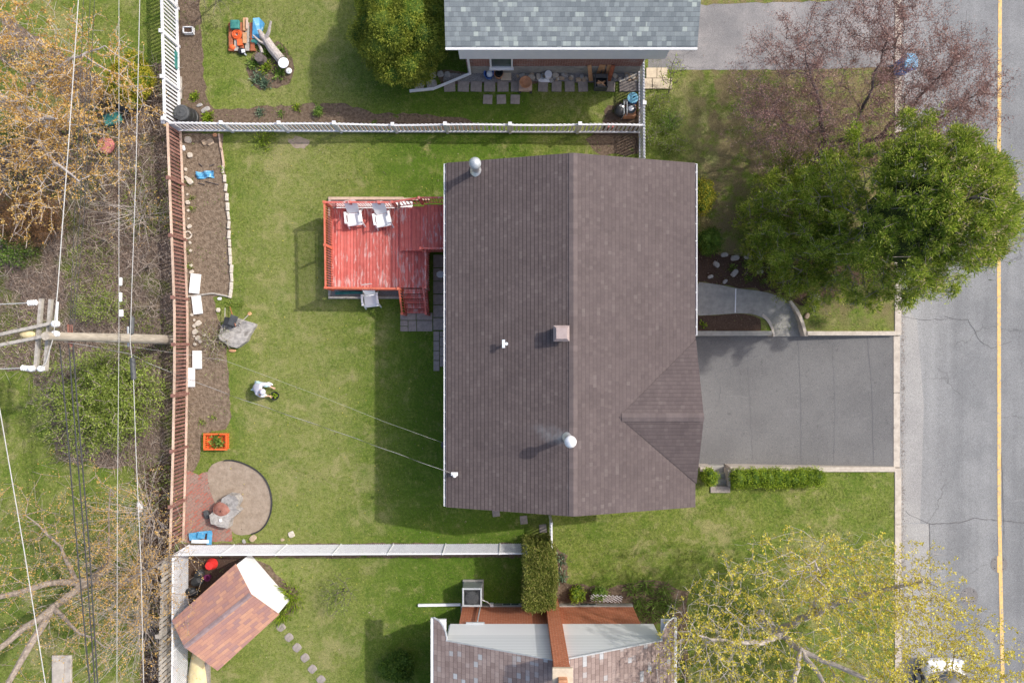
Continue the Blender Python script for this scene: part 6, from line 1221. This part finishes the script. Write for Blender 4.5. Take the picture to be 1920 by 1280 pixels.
# barrels by the short fence
c = W(1182, 193); t = thing('barrel', 'bright blue lidded barrel beside the short white fence', 'barrel', c); MB().lathe(c, [(.19, 0), (.21, .1), (.22, .3), (.21, .5), (.19, .55)], 22).build('body', 'bluebin', t); o = MB().lathe(c + Vector((0, 0, .55)), [(.22, 0), (.22, .04), (.16, .06), (.03, .05)], 22).build('lid', surf('sky_blue_plastic', (0.16, 0.45, 0.62), (0.25, 0.55, 0.70), 7, .5), t); MB().tube([c + Vector((0, 0, .6)), c + Vector((.06, .04, .63))], .02, 6).build('handle', 'black', t)
c = W(1178, 213); t = thing('planter', 'square terracotta tub with a round dark rimmed pot of white stones in it', 'planter', c); MB().box(c + Vector((0, 0, .2)), (.5, .48, .4)).build('tub', 'terracotta', t, bev=.03); MB().lathe(c + Vector((.02, .03, .4)), [(.15, 0), (.2, .1), (.2, .14), (.15, .14)], 20).build('pot', 'dark', t); MB().lathe(c + Vector((.02, .03, .47)), [(.15, 0), (.15, .06), (.02, .09)], 16).build('fill', 'porcelain', t)
c = W(1160, 214); t = thing('barbecue', 'small black kettle barbecue with grey frame in the corner of the white fences', 'barbecue', c); MB().lathe(c, [(.05, .1), (.22, .25), (.25, .4), (.22, .5), (.08, .58), (.02, .59)], 20).build('kettle', 'black', t, smooth=True); MB().lathe(c + Vector((.03, .12, .5)), [(.08, 0), (.1, .04), (.02, .06)], 14).build('vent_disc', 'metal', t)
fr = MB(); [fr.tube([c + Vector((a, b, 0)), c + Vector((a, b, .62))], .014, 6) for a in (.12, .24) for b in (-.2, .3)]; fr.tube([c + Vector((.12, -.2, .62)), c + Vector((.12, .3, .62)), c + Vector((.24, .3, .62)), c + Vector((.24, -.2, .62))], .016, 6); fr.build('frame', 'greymetal', t); MB().box(c + Vector((.18, .28, .56)), (.18, .2, .1)).build('side_box', 'black', t)
tag(MB().box((0, 0, .1), (.32, .16, .2)).build('red_box', 'red', loc=W(1143, 238)), 'dull red box seen through the pickets near the barbecue', 'box'); bpy.data.objects['red_box'].data.materials[0] = surf('dull_red', (0.32, 0.10, 0.10), (0.40, 0.15, 0.14), 8, .7)
# rock garden and doorstep rocks
RR = 'angular rocks of the front rock garden'
for x, y, d, a, lab in ((1357, 478, .36, .2, 'uppermost, below the dark green shrub'), (1377, 484, .42, .1, 'second along the upper edge'), (1403, 481, .5, 0, 'long flat one at the upper edge'), (1342, 496, .36, -.6, 'nearest the roof edge'), (1376, 512, .4, .9, 'in the middle'), (1423, 510, .34, .4, 'to the right, edge of the pine'), (1331, 519, .28, .3, 'small one at the lower left'), (1358, 528, .26, .8, 'small one touching the walkway')): rock('rock', 'angular grey rock in the front rock garden, ' + lab, (x, y), (d, d * .62, .22), 'rock', a, int(x), group=RR)
rock('rock', 'large round pale grey rock at the right of the curved steps', (1524, 559), (.4, .42, .42), 'rock', 0, 4, h=.05, flat=False); rock('rock', 'smaller grey rock below the round pale one by the curved steps', (1523, 579), (.28, .3, .24), 'rock', 0, 5); rock('rock', 'tan rock touching the outer edge of the curved steps', (1512, 592), (.2, .3, .18), 'rock_tan', -.5, 6)
# shed side things
c = W(398, 1056); t = thing('garden_bucket', 'upturned bright red bucket between the chain link fence and the shed', 'bucket', c); MB().lathe(c, [(.24, 0), (.23, .06), (.19, .2), (.16, .3), (.02, .31)], 18).build('bucket', 'red', t, smooth=False)
for i, (x, y, s_, lab) in enumerate(((378, 1072, .5, 'upper'), (374, 1086, .55, 'middle'), (365, 1104, .5, 'lower'))): tag(MB().blob((0, 0, .2), (s_, s_ * .8, .42), 30 + i, .22, 2).build('rubbish_bag', 'black', loc=W(x, y)), lab + ' black rubbish bag beside the upper side of the red roofed shed', 'rubbish bag', 'black bags beside the shed')
c = W(392, 1080); t = thing('flower_pot', 'dark purple flower pot right of the black rubbish bags', 'flower pot', c); MB().lathe(c, [(.1, 0), (.14, .2), (.11, .2), (.09, .05)], 14).build('pot', surf('purple_plastic', (.12, .02, .08), (.18, .03, .1), 5, .5), t)
c = W(365, 1262, .4); t = thing('canoe', 'pale cream upturned canoe lying below the shed against the fence', 'canoe', (c.x, c.y, 0)); hull = MB(); ns = 16
ring = []
for i in range(ns + 1):
    f = i / ns; y = 1.0 - f * 4.2; hw = .44 * math.sin(math.pi * min(1, max(.0, f)) ) ** .5 if 0 < f < 1 else .03; ring.append([(c.x + math.cos(a) * hw, c.y + y, .08 + math.sin(a) * (.34 * (hw / .44) ** .6 if hw > .03 else .3)) for a in [k * math.pi / 8 for k in range(9)]])
vs = [p for r_ in ring for p in r_]; hull.add(vs, [(i * 9 + k, i * 9 + k + 1, (i + 1) * 9 + k + 1, (i + 1) * 9 + k) for i in range(ns) for k in range(8)]); hull.build('hull', 'cream', t, smooth=True); MB().tube([r_[0] for r_ in ring], .03, 6).tube([r_[-1] for r_ in ring], .03, 6).build('gunwale', 'greymetal', t)
tag(MB().box((0, 0, .1), (.2, 1.6, .15)).build('plank', 'slab', loc=W(391, 1275)), 'grey concrete strip right of the cream canoe', 'kerb piece')
for i, (x, y) in enumerate(((527, 1175), (542, 1194), (557, 1213), (572, 1232), (586, 1253), (602, 1273))): o = MB().blob((0, 0, .01), (.42, .38, .07), 50 + i, .08, 2, flat=True).build('stepping_stone', 'slab'); o.location = W(x, y); o.rotation_euler = (0, 0, R(40) + rnd.uniform(-.1, .1)); tag(o, 'stepping stone on the lower lawn, %s counting away from the shed' % ORD[i], 'stepping stone', 'stepping stones leading from the shed')
for i, (x, y) in enumerate(((930, 960), (982, 974), (1018, 990))): o = MB().box((0, 0, .02), (.3, .34, .045)).build('stepping_stone', 'slab', bev=.015); o.location = W(x, y); o.rotation_euler = (0, 0, R(6)); tag(o, ('left', 'middle', 'right')[i] + ' of three dull stepping stones just below the main roof', 'stepping stone', 'stepping stones below the main house')
tag(MB().box((0, 0, .05), (.8, 1.3, .1)).build('concrete_slab', 'kerb', loc=W(118, 1256), bev=.02), 'large pale concrete slab on the grass at the lower left', 'slab')
tag(MB().blob((0, 0, .1), (.3, .5, .2), 3, .2).build('bag', 'porcelain', loc=W(264, 948)), 'white bag caught in the shrubs left of the lower red fence', 'bag')
m = MB()
for i in range(9):
    f = -.62 + i * .155; a0 = Vector((max(-.66, f - .22), -.26 if f - .22 > -.66 else -.26 + (-.66 - f + .22), 0)); 
    for s_ in (-1, 1):
        p0, p1 = Vector((f - s_ * .26, -.26, 0)), Vector((f + s_ * .26, .26, 0))
        def clip(p, q):
            if p.x < -.64: p = p + (q - p) * ((-.64 - p.x) / (q.x - p.x))
            if p.x > .64: p = p + (q - p) * ((.64 - p.x) / (q.x - p.x))
            return p
        p0, p1 = clip(p0, p1), clip(p1, p0); m.bar(p0, p1, .022, .012) if (p1 - p0).length > .05 else None
c = W(1139, 1127, .75); o = m.build('trellis', 'white'); o.location = (c.x, c.y, .45); o.rotation_euler = (R(38), 0, R(-3)); tag(o, 'white diamond lattice trellis leaning on the orange brick wall', 'trellis')
# manholes and bin
for x, y, r_, lab in ((1873, 1057, .34, 'round manhole cover under the yellow road line'), (1817, 1117, .36, 'round manhole cover in the road, left of the yellow line')):
    c = W(x, y, RZ); t = thing('manhole_cover', lab, 'manhole cover', c); MB().lathe(c + Vector((0, 0, -.02)), [(r_, 0), (r_, .026), (.01, .026)], 32).build('cover', surf('worn_iron', (0.13, .125, .125), (.23, .22, .22), 14, .7, bs=30), t); hm = MB(); [hm.lathe(c + Vector((math.cos(a) * r_ * .75, math.sin(a) * r_ * .75, .005)), [(.025, 0), (.025, .004), (.001, .004)], 8) for a in (.8, 2.3, 3.9, 5.4)]; hm.build('lifting_holes', 'black', t)
    if x == 1873: MB().box(c + Vector((0, 0, .009)), (.15, 2 * r_, .004)).build('paint_stripe', 'yellow', t)
c = W(1684, 131, 0); t = thing('recycling_bin', 'blue wheeled bin standing at the kerb under the purple leaved tree', 'bin', (c.x, c.y, 0))
for nm, b_, d, m_ in (('body', (0, 0, .45), (.46, .5, .8), 'bluebin'), ('lid', (0, .0, .9), (.54, .6, .08), 'blue')): MB().box(Vector((c.x, c.y, 0)) + Vector(b_), d).build(nm, m_, t, bev=.04)
MB().tube([(c.x - .2, c.y - .34, .9), (c.x + .2, c.y - .34, .9)], .025, 8).build('handle', 'bluebin', t); MB().lathe((c.x - .26, c.y - .2, .02), [(.02, 0), (.03, .1)], 8).build('wheel', 'black', t)
# ---------- parked car ----------
t = thing('parked_car', 'white car parked along the kerb under the yellow budded tree at the bottom edge', 'car', (17.45, -15.05, RZ))
def loft(name, secs, m, bev=0):
    mb = MB(); n = len(secs[0]); mb.add([p for s_ in secs for p in s_], [(i * n + k, i * n + (k + 1) % n, (i + 1) * n + (k + 1) % n, (i + 1) * n + k) for i in range(len(secs) - 1) for k in range(n)] + [tuple(range(n))[::-1], tuple((len(secs) - 1) * n + k for k in range(n))])
    o = mb.build(name, m, t, smooth=True); md = o.modifiers.new('sub', 'SUBSURF'); md.levels = md.render_levels = 2; return o
def sec(y, hw, zb, zt, sh=.8): return [(17.45 + a * hw, -15.05 + y, RZ + z) for a, z in ((-.9, zb), (-1, zb + .15), (-1, zt * .75), (-sh, zt), (0, zt + .03), (sh, zt), (1, zt * .75), (1, zt * .0 + zb + .15), (.9, zb))]
loft('body', [sec(2.24, .62, .3, .58), sec(2.12, .80, .22, .66), sec(1.6, .87, .2, .80), sec(1.0, .89, .2, .90), sec(.2, .9, .2, .95), sec(-1.0, .9, .2, .96), sec(-1.9, .87, .2, .95), sec(-2.15, .78, .3, .80)], 'carpaint')
loft('cabin', [sec(1.95, .74, .80, .86, .9), sec(1.15, .70, .9, 1.40, .85), sec(-.4, .67, .9, 1.46, .85), sec(-1.2, .66, .9, 1.42, .85), sec(-1.9, .62, .88, 1.0, .85)], 'carglass')
loft('roof', [sec(1.05, .62, 1.32, 1.45, .85), sec(-.4, .62, 1.40, 1.49, .85), sec(-1.15, .60, 1.36, 1.45, .85)], 'carpaint')
for s_ in (-1, 1):
    for yy in (1.4, -1.35):
        o = MB().lathe((0, 0, 0), [(.2, -.1), (.31, -.09), (.32, 0), (.31, .09), (.2, .1)], 22).build('wheel', 'black', t, loc=(s_ * .82, yy, .32)); o.rotation_euler = (0, R(90), 0); o2 = MB().lathe((0, 0, 0), [(.19, -.105), (.19, .105)], 16).build('rim', 'metal', o, loc=(0, 0, 0))
    MB().blob((17.45 + s_ * .62, -12.92, RZ + .6), (.3, .22, .14), 3, .05).build('headlight', 'porcelain', t, smooth=True); MB().box((17.45 + s_ * .98, -14.2, RZ + .95), (.18, .1, .13)).build('side_mirror', 'carpaint', t, bev=.03)
# ---------- utility pole and wires ----------
PX, PY = -13.9, .07
t = thing('utility_pole', 'tall weathered wooden utility pole with double crossarms, left of the red fence', 'utility pole', (PX, PY, 0))
PTX, PTY = -13.95, .16; MB().tube([(PX, PY, -.05), (PX, PY + .04, 3), (PTX, PTY, 7.6)], [.19, .17, .125], 16).build('pole', 'pole', t)
for (a, b_) in (((78, 560), (67.5, 694)), ((96, 561), (85.5, 695))): MB().bar(W(*a, 6.95), W(*b_, 6.95), .095, .12).build('crossarm', 'wood_grey', t)
for (a, b_) in (((97, 606), (-45, 637)), ((99, 627), (-45, 656))): MB().bar(W(*a, 7.15), W(*b_, 7.15), .095, .11).build('crossarm', 'wood_grey', t)
def ins(x, y, h, r_=.10, m_='porcelain'): c = W(x, y, h); MB().lathe(c, [(r_ * .6, -.16), (r_ * .9, -.12), (r_ * .6, -.1), (r_, -.06), (r_ * .7, -.03), (r_, .0), (r_ * .8, .05), (r_ * .3, .08), (.01, .085)], 18).build('insulator', m_, t, smooth=True)
ins(102, 607, 7.35, .11); ins(102, 626, 7.3, .11); ins(75.5, 691, 7.1, .10); ins(58, 691, 7.1, .10)
for a, b_ in (((52, 568), (70, 567)), ((40, 689), (56, 691))): 
    A, B_ = W(*a, 7.05), W(*b_, 7.05); MB().tube([A + (B_ - A) * k / 8 for k in range(9)], [.05, .09, .05, .09, .05, .09, .05, .09, .04], 12).build('strain_insulator', 'porcelain', t)
MB().tube([W(108, 566, 7.0), W(106, 604, 7.1)], .03, 8).build('fuse_tube', 'siding', t); MB().blob(W(52, 627, 7.0), (.5, .25, .2), 5, .1).build('bracket', 'cream', t)
MB().box(W(126, 630, 6.4) + Vector((0, .0, .12)), (.14, .05, .04)).box(W(139, 630, 6.0), (.05, .06, .04)).build('name_plate', rust, t)
MB().bar(W(128, 608, 6.2), W(130, 652, 6.2), .05, .05).bar(W(134, 608, 6.0), W(135, 650, 6.0), .05, .05).build('cable_bracket', rust, t)
MB().tube([W(240, 612, 5.0 * .5), W(241, 650, 2.5)], .04, 6).build('cable_clamp', 'greymetal', t)
def wire(label, pts, r_=.012, m_='wire', sag=.0, twist=False, group=None, cat='power line', extra=()):
    P = [W(x, y, h) for x, y, h in pts]; t = thing('power_line', label, cat, P[0], group); Q = []
    for a, b_ in zip(P[:-1], P[1:]):
        n = 14; Q += [a.lerp(b_, k / n) - Vector((0, 0, sag * 4 * (k / n) * (1 - k / n))) for k in range(n)]
    Q.append(P[-1]); MB().tube(Q, r_, 6).build('wire', m_, t)
    if twist:
        m = MB(); L = 0; ph = 0; R_ = []
        for a, b_ in zip(Q[:-1], Q[1:]):
            d = (b_ - a); n = max(2, int(d.length / .06)); dn = d.normalized(); u = dn.cross(Vector((0, 0, 1))).normalized(); v = u.cross(dn)
            for k in range(n): R_.append(a + d * (k / n) + (u * math.cos(ph) + v * math.sin(ph)) * r_ * 1.3); ph += .28
        m.tube(R_, r_ * .8, 4).build('twisted_strand', 'wire', t)
    for (x0, y0, h0, x1, y1, h1, rr_, mm) in extra: A, B_ = W(x0, y0, h0), W(x1, y1, h1); MB().tube([A, A.lerp(B_, .08), A.lerp(B_, .92), B_], [r_, rr_, rr_, r_], 10).build('splice_case', mm, t)
    return t
wire('leftmost pale overhead wire, running from the top edge to the upper insulators of the pole', [(152, -120, 6.6), (147, 0, 6.7), (130, 250, 6.9), (108, 545, 7.2), (102, 605, 7.42)], .015)
wire('white overhead wire in the lower left corner, leaning to the bottom edge', [(-30, 620, 7.0), (0, 770, 6.8), (45, 1030, 6.7), (85, 1280, 6.6), (110, 1440, 6.6)], .015)
wire('thin middle overhead wire that stays nearly vertical in the picture', [(223, -100, 6.1), (223, 320, 6.0), (223, 640, 5.9), (220, 950, 5.9), (219, 1400, 6.0)], .008, 'wire', extra=((226.5, 520, 5.8, 226, 536, 5.8, .05, 'porcelain'), (226, 548, 5.8, 226, 566, 5.8, .05, 'porcelain'), (227, 580, 5.8, 227, 594, 5.8, .07, 'porcelain')))
wire('rightmost overhead cable of the left strip, thick near the pole', [(264, -100, 5.6), (262, 0, 5.6), (255, 320, 5.5), (247, 545, 5.4), (244, 640, 5.4), (250, 700, 5.4), (255, 850, 5.5), (264, 1050, 5.6), (272, 1400, 5.7)], .012, 'wire', extra=((248, 592, 5.3, 246.5, 628, 5.3, .075, 'dark'), (248, 668, 5.35, 251, 714, 5.35, .085, 'dark')))
BG = 'black overhead cables running down from the pole'
for i, (a, b_, c_, lab) in enumerate(((112, 122, 172, 'left'), (129, 137, 182, 'middle'), (137, 145, 187, 'right'))): wire(lab + ' one of three black cables running from the pole to the bottom edge', [(a, 645, 6.3), (b_, 760, 6.2), (b_ + 22, 1020, 6.1), (c_ - 4, 1280, 6.1), (c_ + 4, 1440, 6.1)], .022, 'wire_dark', group=BG)
for i, (a, b_, c_, lab) in enumerate(((135, 140, 158, 'left'), (138, 150, 172, 'middle'), (142, 158, 180, 'right'))): wire(lab + ' one of three faint dark cables running from the pole up to the top edge', [(a - 4, 620, 6.3), (b_, 400, 5.6), (b_ + 8, 230, 5.5), (c_ + 2, -100, 5.5)], .009, 'wire_dark', group='faint dark cables running up from the pole')
for a, b_, lab in (((70, 568), (-40, 572), 'upper'), ((57, 690), (-40, 693), 'lower')): wire(lab + ' short pale wire leaving the crossarm to the left edge', [(a[0] - 18, a[1], 7.05), (b_[0], b_[1], 7.0)], .016)
wire('looping white jumper wire over the crossarms of the pole', [(103, 605, 7.45), (101, 625, 7.42), (98, 640, 7.35), (86, 680, 7.2), (75, 690, 7.22)], .014)
wire('twisted white service wire sloping across the lawn to the eave of the main house', [(120, 640, 6.6), (240, 662, 5.9), (300, 690, 5.6), (430, 740, 4.9), (640, 812, 4.2), (849, 888, 3.98)], .006, 'wire_dark', twist=True)
wire('thin pale wire crossing the lawn above the twisted one, ending under the roof edge', [(180, 640, 5.6), (420, 675, 4.7), (600, 742, 4.0), (720, 790, 3.5), (834, 831, 3.1)], .003, 'wire')
# ---------- person ----------
def skin(name, joints, edges, m, parent, sub=2):
    me = bpy.data.meshes.new(name); me.from_pydata([j[:3] for j in joints], edges, []); me.update(); o = bpy.data.objects.new(name, me); COL.objects.link(o)
    md = o.modifiers.new('skin', 'SKIN'); md.use_smooth_shade = True; sv = me.skin_vertices[0].data
    for i, j in enumerate(joints): r_ = j[3]; sv[i].radius = (r_, r_) if not isinstance(r_, tuple) else r_; sv[i].use_root = (i == 0)
    s2 = o.modifiers.new('sub', 'SUBSURF'); s2.levels = s2.render_levels = sub
    dg = bpy.context.evaluated_depsgraph_get(); dg.update(); m2 = bpy.data.meshes.new_from_object(o.evaluated_get(dg)); bpy.data.objects.remove(o)
    m2.name = name; m2.materials.clear(); m2.materials.append(MT[m]); m2.polygons.foreach_set('use_smooth', [True] * len(m2.polygons)); o = bpy.data.objects.new(name, m2); COL.objects.link(o); o.parent = parent; return o
pb = W(495, 727); t = thing('person', 'person in pale grey jacket and jeans crouching on the lawn beside a small pot', 'person', pb)
# local frame: +x is where the person faces; squatting, back bent forward
J = {'pel': (-.20, 0, .30, .13), 'sp': (-.13, 0, .48, .13), 'ch': (.0, 0, .63, .14), 'nk': (.12, 0, .70, .06), 'hd0': (.18, 0, .74, .07), 'hd': (.24, 0, .78, .095), 'hd2': (.27, 0, .82, .08),
     'sL': (.02, .18, .62, .07), 'eL': (.12, .27, .38, .045), 'wL': (.34, .20, .24, .032), 'sR': (.02, -.18, .62, .07), 'eR': (.14, -.27, .40, .045), 'wR': (.38, -.16, .28, .032),
     'hL': (-.18, .12, .28, .10), 'kL': (.22, .24, .42, .065), 'aL': (.06, .23, .09, .042), 'fL': (.22, .27, .04, .035), 'hR': (-.18, -.12, .28, .10), 'kR': (.20, -.22, .42, .065), 'aR': (.04, -.20, .09, .042), 'fR': (.20, -.23, .04, .035)}
K = list(J); ix = {k: i for i, k in enumerate(K)}
E = [('pel', 'sp'), ('sp', 'ch'), ('ch', 'nk'), ('nk', 'hd0'), ('hd0', 'hd'), ('hd', 'hd2'), ('ch', 'sL'), ('sL', 'eL'), ('eL', 'wL'), ('ch', 'sR'), ('sR', 'eR'), ('eR', 'wR'), ('pel', 'hL'), ('hL', 'kL'), ('kL', 'aL'), ('aL', 'fL'), ('pel', 'hR'), ('hR', 'kR'), ('kR', 'aR'), ('aR', 'fR')]
jo = [J[k] for k in K]; ee = [(ix[a], ix[b]) for a, b in E]
for s_, w0 in ((1, J['wL']), (-1, J['wR'])):    # palms, four fingers and a thumb each, slightly curled
    w0 = Vector(w0[:3]); b = len(jo); pm_ = w0 + Vector((.055, 0, -.02)); jo.append((*pm_, .024)); ee.append((ix['wL' if s_ > 0 else 'wR'], b))
    for f in range(4):
        o_ = (f - 1.5) * .019; L_ = (.07, .085, .08, .062)[f]; p1 = pm_ + Vector((.03, o_, -.005)); p2 = p1 + Vector((L_ * .5, o_ * .2, -.02)); p3 = p2 + Vector((L_ * .35, 0, -.035)); q = len(jo); jo += [(*p1, .010), (*p2, .009), (*p3, .007)]; ee += [(b, q), (q, q + 1), (q + 1, q + 2)]
    p1 = pm_ + Vector((.0, -s_ * .03, -.01)); p2 = p1 + Vector((.03, -s_ * .02, -.02)); q = len(jo); jo += [(*p1, .011), (*p2, .009)]; ee += [(b, q), (q, q + 1)]
skin('body', jo, ee, 'skin', t, 2)
A = ['pel', 'sp', 'ch', 'nk', 'sL', 'eL', 'sR', 'eR']; cj = [(*J[k][:3], J[k][3] * 1.18 + .02) for k in A]; cj[3] = (*Vector(J['nk'][:3]), .075)
wl = Vector(J['eL'][:3]).lerp(Vector(J['wL'][:3]), .85); wr = Vector(J['eR'][:3]).lerp(Vector(J['wR'][:3]), .6); cj += [(*wl, .05), (*wr, .05)]
skin('jacket', cj, [(0, 1), (1, 2), (2, 3), (2, 4), (4, 5), (5, 8), (2, 6), (6, 7), (7, 9)], 'jacket', t, 2)
A = ['pel', 'hL', 'kL', 'aL', 'hR', 'kR', 'aR']; cj = [(*J[k][:3], J[k][3] * 1.12 + .016) for k in A]; skin('jeans', cj, [(0, 1), (1, 2), (2, 3), (0, 4), (4, 5), (5, 6)], 'jeans', t, 2)
for s_, nm in ((1, 'fL'), (-1, 'fR')): f = Vector(J[nm][:3]); m = MB().blob(f + Vector((-.05, 0, .012)), (.28, .1, .1), 3, .05); m.build('shoe', 'porcelain', t, smooth=True, loc=None).location = -Vector(wloc(t)) + Vector(t.location)
for ch_ in t.children:
    if ch_.name.startswith('shoe'):
        ch_.location = (0, 0, 0); ch_.data.transform(Matrix.Translation(pb))
hc = Vector(J['hd'][:3]) + Vector((.015, 0, .03)); h_ = MB().lathe((0, 0, 0), [(.125, -.012), (.13, 0), (.105, .02), (.11, .06), (.085, .1), (.04, .12), (.005, .122)], 22); o = h_.build('sun_hat', 'jacket', t, smooth=True); o.data.transform(Matrix.Translation(pb)); o.location = hc; o.rotation_euler = (0, R(28), 0)
fc = Vector(J['hd'][:3]) + Vector((.07, 0, -.05)); m = MB().blob(fc + pb + Vector((.03, 0, 0)), (.03, .028, .04), 1, .05).build('nose', 'skin', t, smooth=True)
m = MB(); [m.blob(fc + pb + Vector((.015, s_ * .03, .022)), (.018, .022, .014), 1, .02) for s_ in (-1, 1)]; m.build('eyes', 'black', t); MB().blob(fc + pb + Vector((.012, 0, -.035)), (.02, .045, .012), 1, .02).build('mouth', 'red', t)
hr = MB().blob(Vector(J['hd'][:3]) + pb + Vector((-.03, 0, .0)), (.19, .2, .2), 5, .08, 2).build('hair', 'bark_dark', t, smooth=True)
t.rotation_euler = (0, 0, R(-24))
c = W(518, 741); t = thing('flower_pot', 'small black pot with a green plant on the lawn beside the crouching person', 'flower pot', c); MB().lathe(c, [(.13, 0), (.17, .2), (.18, .22), (.15, .21), (.12, .1)], 18).build('pot', 'black', t); q = nr.normal(size=(60, 3)) * .05 + np.array([c.x, c.y, .2]); fast('plant', blades(q, unit(nr.normal(size=q.shape) + np.array([0, 0, .8])), .1, .05), 4, 'lf_bright', t)
# ================= GRASS AND GROUND COVER =================
n = 640000; X = nr.uniform(-22, 16, n); Y = nr.uniform(-15, 15, n)
house_boxes = [(-1.9, 6.1, -5.6, 6.05), (-1.8, 5.2, 10.95, 22), (-2.1, 4.95, -30, -10.75), (HX - .1, KX + .1, DY0 - .15, DY1 + .2), (KX - .02, 30, -30, 30), (W(1240, 0).x, KX, W(0, 131).y, W(0, 4).y), (xa, xb, ya, yb), (W(751, 0).x, -1.8, W(0, 621).y, W(0, 584).y), (W(812, 0).x, -1.8, W(0, 696).y, W(0, 478).y)]
ok = np.ones(n, bool)
for a, b, c_, d in house_boxes: ok &= ~((X > a) & (X < b) & (Y > c_) & (Y < d))
ok &= ~inpoly(X, Y, [tuple(p) for p in wk])
inb = np.zeros(n, bool)
for P in beds: inb |= inpoly(X, Y, P)
ok &= ~inb; east = (X > 6.5) & (Y > 0); ok &= ~(east & (nr.random(n) < .45)); X, Y = X[ok], Y[ok]; n = len(X)
P = np.stack([X, Y, np.full(n, -.004)], 1); tall = .6 + .5 * (np.sin(X * 1.7 + np.sin(Y * 2.3) * 2) * np.cos(Y * 1.9) > .2)
D = unit(np.stack([nr.normal(size=n) * .75, nr.normal(size=n) * .75, np.full(n, .8)], 1)); L = .058 * nr.uniform(.5, 1.4, n) * tall; s_ = unit(np.cross(D, nr.normal(size=(n, 3)))) * (.008 * nr.uniform(.7, 1.4, n))[:, None]
o = fast('grass', np.stack([P - s_, P + s_, P + D * L[:, None]], 1).reshape(-1, 3), 3, 'blade'); tag(o, None, None, kind='stuff')
# dead leaves and twigs over the wild strip
n = 85000; X = nr.uniform(-22, -13, n); Y = nr.uniform(-15, 12, n); ok = np.zeros(n, bool)
for P in beds[-6:]: pass
wild = [b for b in beds if min(q[0] for q in b) < -20]
for P in wild: ok |= inpoly(X, Y, P)
X, Y = X[ok], Y[ok]; n = len(X); P = np.stack([X, Y, nr.uniform(.01, .12, n)], 1); D = unit(nr.normal(size=(n, 3)) * np.array([1, 1, .4])); o = fast('leaf_litter', blades(P, D, .06 * nr.uniform(.5, 1.4, n), .035 * nr.uniform(.6, 1.3, n)), 4, 'lf_litter'); tag(o, None, None, kind='stuff')
k = nr.random(n) < .30; P2 = P[k] + np.array([0, 0, .05]); n2 = len(P2); D = unit(nr.normal(size=(n2, 3)) * np.array([1, 1, .35])); o = fast('fallen_twigs', blades(P2, D, nr.uniform(.2, .8, n2), np.full(n2, .018)), 4, 'twig'); tag(o, None, None, kind='stuff')
k = nr.random(n) < .2; k &= (np.sin(X * 1.3 + 2) * np.cos(Y * 1.1) > .1); P2 = np.repeat(P[k], 4, 0) + nr.normal(size=(k.sum() * 4, 3)) * .05; n2 = len(P2); D = unit(nr.normal(size=(n2, 3)) + np.array([0, 0, .6])); o = fast('undergrowth', blades(P2, D, nr.uniform(.05, .12, n2), np.full(n2, .035)), 4, 'lf_lime'); tag(o, None, None, kind='stuff')
# low weeds growing thinly over the soil
n = 30000; X = nr.uniform(-14, 12, n); Y = nr.uniform(-15, 15, n); inb = np.zeros(n, bool)
for bi, P in enumerate(beds):
    if P not in wild and bi not in (2, 3, 16): inb |= inpoly(X, Y, P)
cl = np.sin(X * 2.1 + np.sin(Y * 1.7) * 1.5) * np.cos(Y * 2.7 + X) > .35
k = inb & cl; X, Y = X[k], Y[k]; n = len(X); P = np.stack([X, Y, np.full(n, .01)], 1); D = unit(nr.normal(size=(n, 3)) * np.array([1, 1, .5]) + np.array([0, 0, .6])); o = fast('weeds', blades(P, D, nr.uniform(.04, .09, n), np.full(n, .025)), 4, 'lf_mid'); tag(o, None, None, kind='stuff')
n = 9000; X = nr.uniform(-14.5, 12, n); Y = nr.uniform(-15, 15, n); inb = np.zeros(n, bool)
for bi, P in enumerate(beds):
    if P not in wild and bi != 3: inb |= inpoly(X, Y, P)
X, Y = X[inb], Y[inb]; n = len(X); P = np.stack([X, Y, np.full(n, .015)], 1); D = unit(nr.normal(size=(n, 3)) * np.array([1, 1, .3])); o = fast('soil_crumbs', blades(P, D, nr.uniform(.02, .07, n), nr.uniform(.015, .04, n)), 4, 'lf_litter'); tag(o, None, None, kind='stuff')

# thin scatter of dead leaves on the lawns, and dandelions
n = 9000; X = nr.uniform(-22, 15.5, n); Y = nr.uniform(-15, 15, n); k = (X < -13.8) | (nr.random(n) < .22)
for a, b, c_, d in house_boxes[:3]: k &= ~((X > a) & (X < b) & (Y > c_) & (Y < d))
k &= ~((X > HX - .1) & (Y < DY1) & (Y > DY0)); X, Y = X[k], Y[k]; n = len(X); P = np.stack([X, Y, np.full(n, .04)], 1); o = fast('fallen_leaves', blades(P, unit(nr.normal(size=(n, 3)) * np.array([1, 1, .25])), nr.uniform(.03, .08, n), nr.uniform(.02, .04, n)), 4, 'lf_litter'); tag(o, None, None, kind='stuff')
n = 150; X = nr.uniform(-12, -3, n); Y = nr.uniform(-12, 8, n); P = np.repeat(np.stack([X, Y, np.full(n, .05)], 1), 7, 0); D = unit(nr.normal(size=P.shape) * .8 + np.array([0, 0, .6])); k = ~((P[:, 0] > -7.8) & (P[:, 1] > .8) & (P[:, 1] < 6.2)); o = fast('dandelions', blades(P[k], D[k], .035, .016), 4, 'lf_yellow'); tag(o, None, None, kind='stuff')
n = 5000; X = W(1692, 0).x + np.abs(nr.normal(size=n)) * .10; Y = nr.uniform(-15, 15, n); P = np.stack([X, Y, np.full(n, RZ + .012)], 1); o = fast('kerb_grit', blades(P, unit(nr.normal(size=(n, 3)) * np.array([1, 1, .2])), nr.uniform(.01, .05, n), nr.uniform(.01, .025, n)), 4, 'lf_litter'); tag(o, None, None, kind='stuff')
